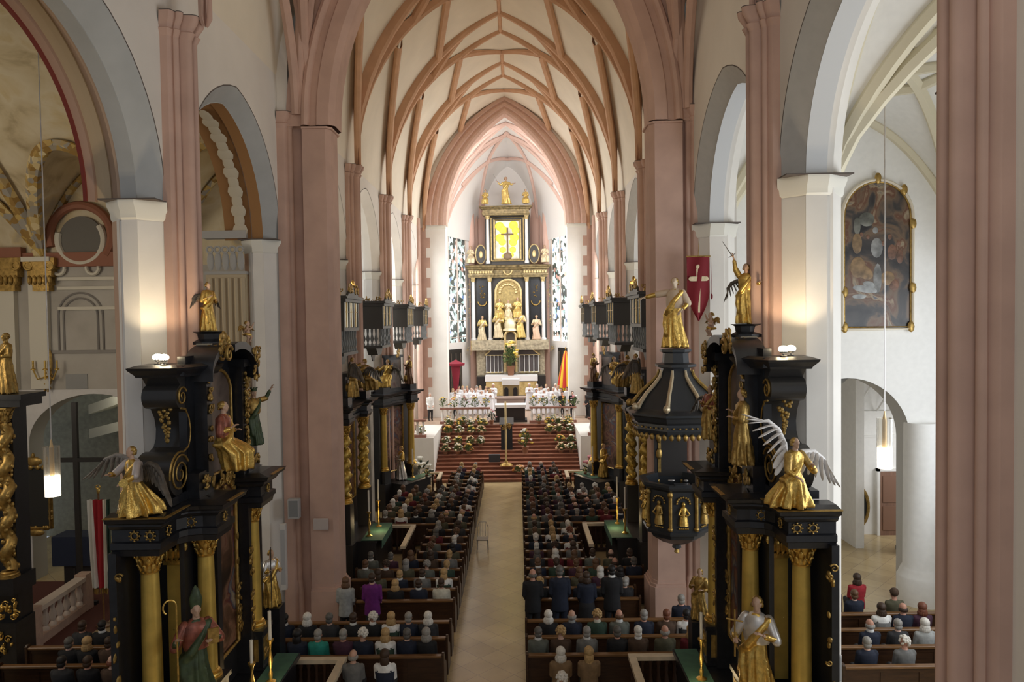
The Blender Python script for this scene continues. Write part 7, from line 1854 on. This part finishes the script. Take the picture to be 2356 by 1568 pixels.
# low benches in front with the nearest people
def bench(x0, x1, Y, label):
    t = empty('bench', ((x0+x1)/2,Y,0), label, 'bench', 'low benches at the altar rails')
    MB().bbox(x0,x1,Y-.17,Y+.17,.35,.40,.008).build('seat', WOOD, t, 0)
    for x in (x0+.1,x1-.15): MB().box(x,x+.05,Y-.15,Y+.15,.003,.35).build('leg', WOOD, t, 0)
bench(-2.9,-1.3,14.98,'low wooden bench left of the aisle at the lower edge'); bench(.75,2.4,15.0,'low wooden bench right of the aisle, nearer row'); bench(.75,2.0,13.9,'low wooden bench right of the aisle, lowest row')
for px, Y, hair, hc, coat, col, vest, lab in (
 (812,14.98,'bald','grey','grey',None,None,'grey balding person in pale grey jacket at the lower edge left of the aisle'),
 (885,14.98,'long','dark brown','white',None,'navy','dark long haired person in white blouse and navy bodice, lower edge'),
 (1290,15.0,'bob','white','tan',None,None,'white haired person in tan coat, right of the aisle at the lower edge'),
 (1355,15.0,'long','blond','tan',None,None,'long blond haired person beside the tan coat at the lower edge'),
 (1292,13.9,'curly','white','charcoal',None,None,'white head lowest in the frame right of the aisle')):
    p = at(px, 1500, Y=Y+.02); person((p.x, Y+.02, 0), lab, 'people on the low benches', lod=1, hair=hair, hc=hc, coat=coat, collar=col, vest=vest)
def standing(px, Y, lab, k=1., **kw):
    p = at(px, 1350, Y=Y); return person((p.x, Y, .003), lab, 'people standing behind the far pews', pose='stand', lod=1, k=k, **kw)
standing(795,18.45,'person with brown bob in a light grey top, standing by the left pier',.93,hair='bob',hc='brown',coat='light grey',low='black')
standing(856,18.4,'person in a purple jacket standing behind the last left pew',1.,hair='short',hc='dark brown',coat='purple',low='charcoal')
standing(1226,18.4,'balding person in dark suit standing next to the aisle, right side',1.03,hair='bald',hc='dark grey',coat='black',low='black')
standing(1288,18.4,'tall dark haired person in navy suit, second of the standing row on the right',1.08,hair='short',hc='dark grey',coat='navy',low='navy')
standing(1350,18.4,'person with dark bob and white collar, third of the standing row on the right',.98,hair='bob',hc='dark brown',coat='navy',collar='white',lower='skirt',low='black')
standing(1408,18.4,'dark haired person in black suit, outermost of the standing row on the right',1.08,hair='short',hc='black',coat='black',collar='white',low='black')
# rows of the far blocks
rn = random.Random(77); NTH = ['first','second','third','fourth','fifth','sixth','seventh','eighth']
cols = ['black','black','navy','navy','charcoal','charcoal','brown','grey','plum','dark red','green','olive','white','grey green']
for s, sd, k, Yb, x0, x1 in far_pews:
    w = x1-x0-.2; n = int(w/.512); 
    for i in range(n):
        if rn.random() < (.03 if k > 0 else .0): continue
        xe = (x1-.12-.27-i*w/n) if s < 0 else (x0+.12+.27+i*w/n)
        hair = rn.choices(('short','bob','bald','curly','bun','long'), (40,16,13,12,8,11))[0]; hc = rn.choices(list(HAIRM), (12,12,10,24,18,10,20,6))[0]; coat = rn.choice(cols); col = 'white' if rn.random() < .3 and coat != 'white' else None; vest = rn.choice(('green','black','dark red')) if coat == 'white' else None
        if k == 0 and s < 0:
            tab = {0:('short','dark brown','cream',None,None),1:('short','dark brown','navy','white',None),2:('bob','blond','black',None,None),3:('short','grey','yellow',None,None)}
            if i in tab: hair, hc, coat, col, vest = tab[i]
        if k == 0 and s > 0 and i == n-1: hair, hc, coat, col, vest = 'short','grey','black',None,None
        lab = f'{hc} haired person in {coat}, {sd} block, {ORDN[k]} row from steps, {OR(i+1)} from aisle'
        person((xe+rn.uniform(-.012,.012), Yb+.222+rn.uniform(-.005,.015), 0), lab, f'congregation in the far {sd} pews', hair=hair, hc=hc, coat=coat, collar=col, vest=vest, lod=1 if k < 4 else 0, k=rn.uniform(.96,1.0), rn=rn)
# choir and clergy in white on the chancel platform, facing the nave
cnt = 0
for row, (Y, zoff, xs) in enumerate(((45.6,0,[-3.4,-2.85,-2.3,-1.75,-1.2,1.75,2.3,2.85,3.4]),(46.5,0,[-3.3,-2.7,-2.1,-1.5,2.0,2.6,3.2]),(47.3,0,[-3.7,-3.1,-2.5,-1.9,-1.35,2.1,2.7,3.3,3.8]),(48.1,0,[-3.4,-2.8,-2.2,-1.6,1.9,2.5,3.1]))):
    for i, x in enumerate(xs):
        sd = 'left' if x < 0 else 'right'; same = [q for q in xs if (q < 0) == (x < 0)]; o = same.index(x)
        hair = rn.choice(('short','short','bob','bald')); hc = rn.choice(('brown','dark brown','grey','blond','white'))
        person((x+rn.uniform(-.05,.05), Y, ZC+.004), f'{hc} haired person in white alb, {sd} choir, {("front","second","third","back")[row]} row, {NTH[o]} from left', f'singers in white albs', pose='pray' if rn.random() < .6 else 'stand', hair=hair, hc=hc, alb=True, yaw=pi+rn.uniform(-.3,.3)+(.25 if x < 0 else -.25), k=rn.uniform(.86,.98), rn=rn)
for x, sd in ((-1.05,'left'),(1.35,'right')): person((x,47.75,ZC+.004), f'person in white vestment standing just {sd} of the small arched table', 'clergy at the small table', pose='pray', hair='short', hc='white', alb=True, yaw=pi, k=1.02, rn=rn)
for x, Y, lab, al in ((3.3,44.0,'person in black concert dress right of the choir, inner','black'),(3.95,44.1,'person in black concert dress right of the choir, outer','black'),(-3.3,44.1,'person with white shirt and dark hair in front of the left choir','white')):
    person((x,Y,ZC+.004), lab, 'musicians before the choir', pose='stand', hair='short', hc='dark brown', coat=al, low='black', yaw=pi, k=.9, rn=rn)
person((4.85,43.6,ZC+.004), 'person in black suit at the right chancel pier', None, pose='stand', hair='short', hc='dark brown', coat='black', low='black', yaw=radians(120), k=.95, rn=rn); person((-4.75,43.4,ZC+.004), 'person in white shirt at the left chancel pier', None, pose='stand', hair='short', hc='grey', coat='white', low='charcoal', yaw=radians(200), k=.95, rn=rn)
# side aisles
for k, (Yb, x0, nm) in enumerate(((15.1,7.4,'nearest row'),(16.0,7.4,'second row'),(16.9,7.4,'third row'),(17.8,7.4,'fourth row'))): pew(1, x0, 11.6, Yb, f'pew in the right aisle, {nm}', 'pews in the right aisle')
pew(1, 7.4, 9.1, 18.9, 'short pew in the right aisle farthest from us', 'pews in the right aisle')
def ais(px, row, lab, **k):
    Y = row+.27; p = at(px, 1440, Y=Y); person((p.x,Y,0), lab, 'people in the right aisle', lod=1, **k)
ais(1966,17.8,'dark haired person in navy, leftmost in the right aisle fourth row',hair='short',hc='brown',coat='navy'); ais(2058,17.8,'person in brown cap and olive coat, right aisle fourth row',hair='cap',hc='brown',coat='olive')
ais(2028,16.9,'dark haired person in white blouse and grey vest, right aisle',hair='bob',hc='dark brown',coat='white',vest='grey'); ais(2078,16.9,'balding person in navy, right aisle third row',hair='bald',hc='dark brown',coat='navy'); ais(2122,16.9,'red brown haired person in plum, right aisle third row',hair='bob',hc='red brown',coat='plum')
ais(2002,16.0,'grey haired person in navy with white collar, right aisle second row',hair='bald',hc='grey',coat='navy',collar='white'); ais(2066,16.0,'grey haired person in charcoal, right aisle second row',hair='short',hc='grey',coat='charcoal'); ais(2128,16.0,'white haired person in light grey with red scarf, right aisle',hair='bob',hc='white',coat='light grey',collar='red')
ais(1995,15.1,'grey haired person in dark navy, right aisle nearest row',hair='short',hc='grey',coat='navy'); ais(2082,15.1,'white haired person in grey, right aisle nearest row',hair='curly',hc='white',coat='grey')
ais(1972,18.9,'person in red in the short pew at the far end of the right aisle',hair='bob',hc='dark brown',coat='red')
for k, (Yb, nm) in enumerate(((14.6,'nearest'),(15.5,'second'),(16.4,'third'))): pew(-1, -10.9, -7.6, Yb, f'dark pew in the left aisle, {nm} row', 'pews in the left aisle')
for px, row, hair, hc, coat, col, lab in ((236,16.4,'short','black','black','white','black haired person with white collar in the left aisle third row'),(190,16.4,'short','dark brown','charcoal',None,'dark haired person left of the white collar, left aisle third row'),(158,15.5,'short','dark grey','black',None,'dark grey haired person, left aisle second row'),(200,15.5,'bob','blond','black',None,'blond bobbed person, left aisle second row'),(250,15.5,'short','dark brown','brown',None,'dark haired person nearest the pier, left aisle second row'),(140,14.6,'short','black','charcoal',None,'black haired person, left aisle nearest row'),(200,14.6,'short','dark brown','black',None,'dark haired person in the middle of the left aisle nearest row'),(256,14.6,'bald','red brown','brown',None,'ruddy balding person beside the pier, left aisle nearest row')):
    Y = row+.27; p = at(px,1480,Y=Y); person((p.x,Y,0), lab, 'people in the left aisle', lod=1, hair=hair, hc=hc, coat=coat, collar=col)
# ------------------------------------------------------------------ light
w = bpy.data.worlds.new('world'); SC.world = w; w.use_nodes = True
bg = w.node_tree.nodes['Background']; bg.inputs['Color'].default_value = (.80,.88,1,1); bg.inputs['Strength'].default_value = .30
def area(name, loc, target, sx, sy, power, col=(1,.97,.93)):
    l = bpy.data.lights.new(name, 'AREA'); l.shape = 'RECTANGLE'; l.size = sx; l.size_y = sy; l.energy = power; l.color = col
    o = bpy.data.objects.new(name, l); COL.objects.link(o); o.location = loc
    o.rotation_euler = (Vector(target)-Vector(loc)).to_track_quat('-Z','Y').to_euler()
    return o
# soft nave fill added high behind the camera; no window is modelled
area('west_fill_light', (0,-2.5,15), (0,22,9), 8, 8, 300, (1,.97,.92))
# nave lamps turned up on to the vault
area('vault_lamp_light', (0,14,12.6), (0,22,22), 4, 1, 60, (1,.80,.52))
for y in (23, 29.5, 36): area('vault_lamp_light', (-4.9,y,9.6), (0,y,22), .6, 2., 30, (1,.78,.48)); area('vault_lamp_light', (4.9,y,9.6), (0,y,22), .6, 2., 30, (1,.78,.48))
# daylight in the far side chapels
for y, p in ((29.3,130),(35.5,420),(41.6,1000)):
    for s in (-1,1): area('chapel_window_light', (s*8.7,y,9.5), (s*2,y,9), 3.2, 7, p, (.95,.98,1))
# chancel side windows
for s in (-1,1): area('chancel_light', (s*4.6,49.2,11), (0,50.5,9), 4.5, 8, 900, (.97,.99,1))
area('chancel_light', (0,46.3,20), (0,54,9), 4, 2, 500, (1,.98,.95))  # overhead light hung inside the chancel arch, aimed at the altar; no window there
# right aisle daylight
area('aisle_window_light', (12.9,12,6.3), (6,14,7), 12, 5.5, 760, (.93,.97,1))
area('room_fill_light', (16.5,24,5), (13,26,2), 3, 3, 260, (1,1,1))  # added to brighten the back room behind the arch
# left aisle: weak and warm
area('left_chapel_light', (-16.8,14,9), (-11,20,8), 5, 5, 330, (1,.86,.66))
area('recess_light', (-13,26,6.1), (-13,27.5,2), 2, .6, 40, (1,.95,.8))
# small warm lamps tucked behind the altar rails light the columns from below
for s in (-1, 1):
    for k, (x, y, z, e) in enumerate(((-4.0,13.4,1.55,5),(-4.1,10.5,1.3,5),(-3.9,23.75,1.6,9),(-3.6,33.3,1.6,7))):
        l = bpy.data.lights.new('altar_glow', 'POINT'); l.energy = e; l.color = (1,.74,.40); l.shadow_soft_size = .12; o = bpy.data.objects.new('altar_glow', l); COL.objects.link(o); o.location = mx(s,x,y,z)
vs = SC.view_settings
SC.display_settings.display_device = 'sRGB'
vs.view_transform = 'Standard'; vs.look = 'None'; vs.exposure = 0.; vs.gamma = 1.; vs.use_curve_mapping = False
SC.cycles.use_denoising = True
SC.cycles.max_bounces = 8; SC.cycles.diffuse_bounces = 5; SC.cycles.glossy_bounces = 4
SC.cycles.sample_clamp_indirect = 6
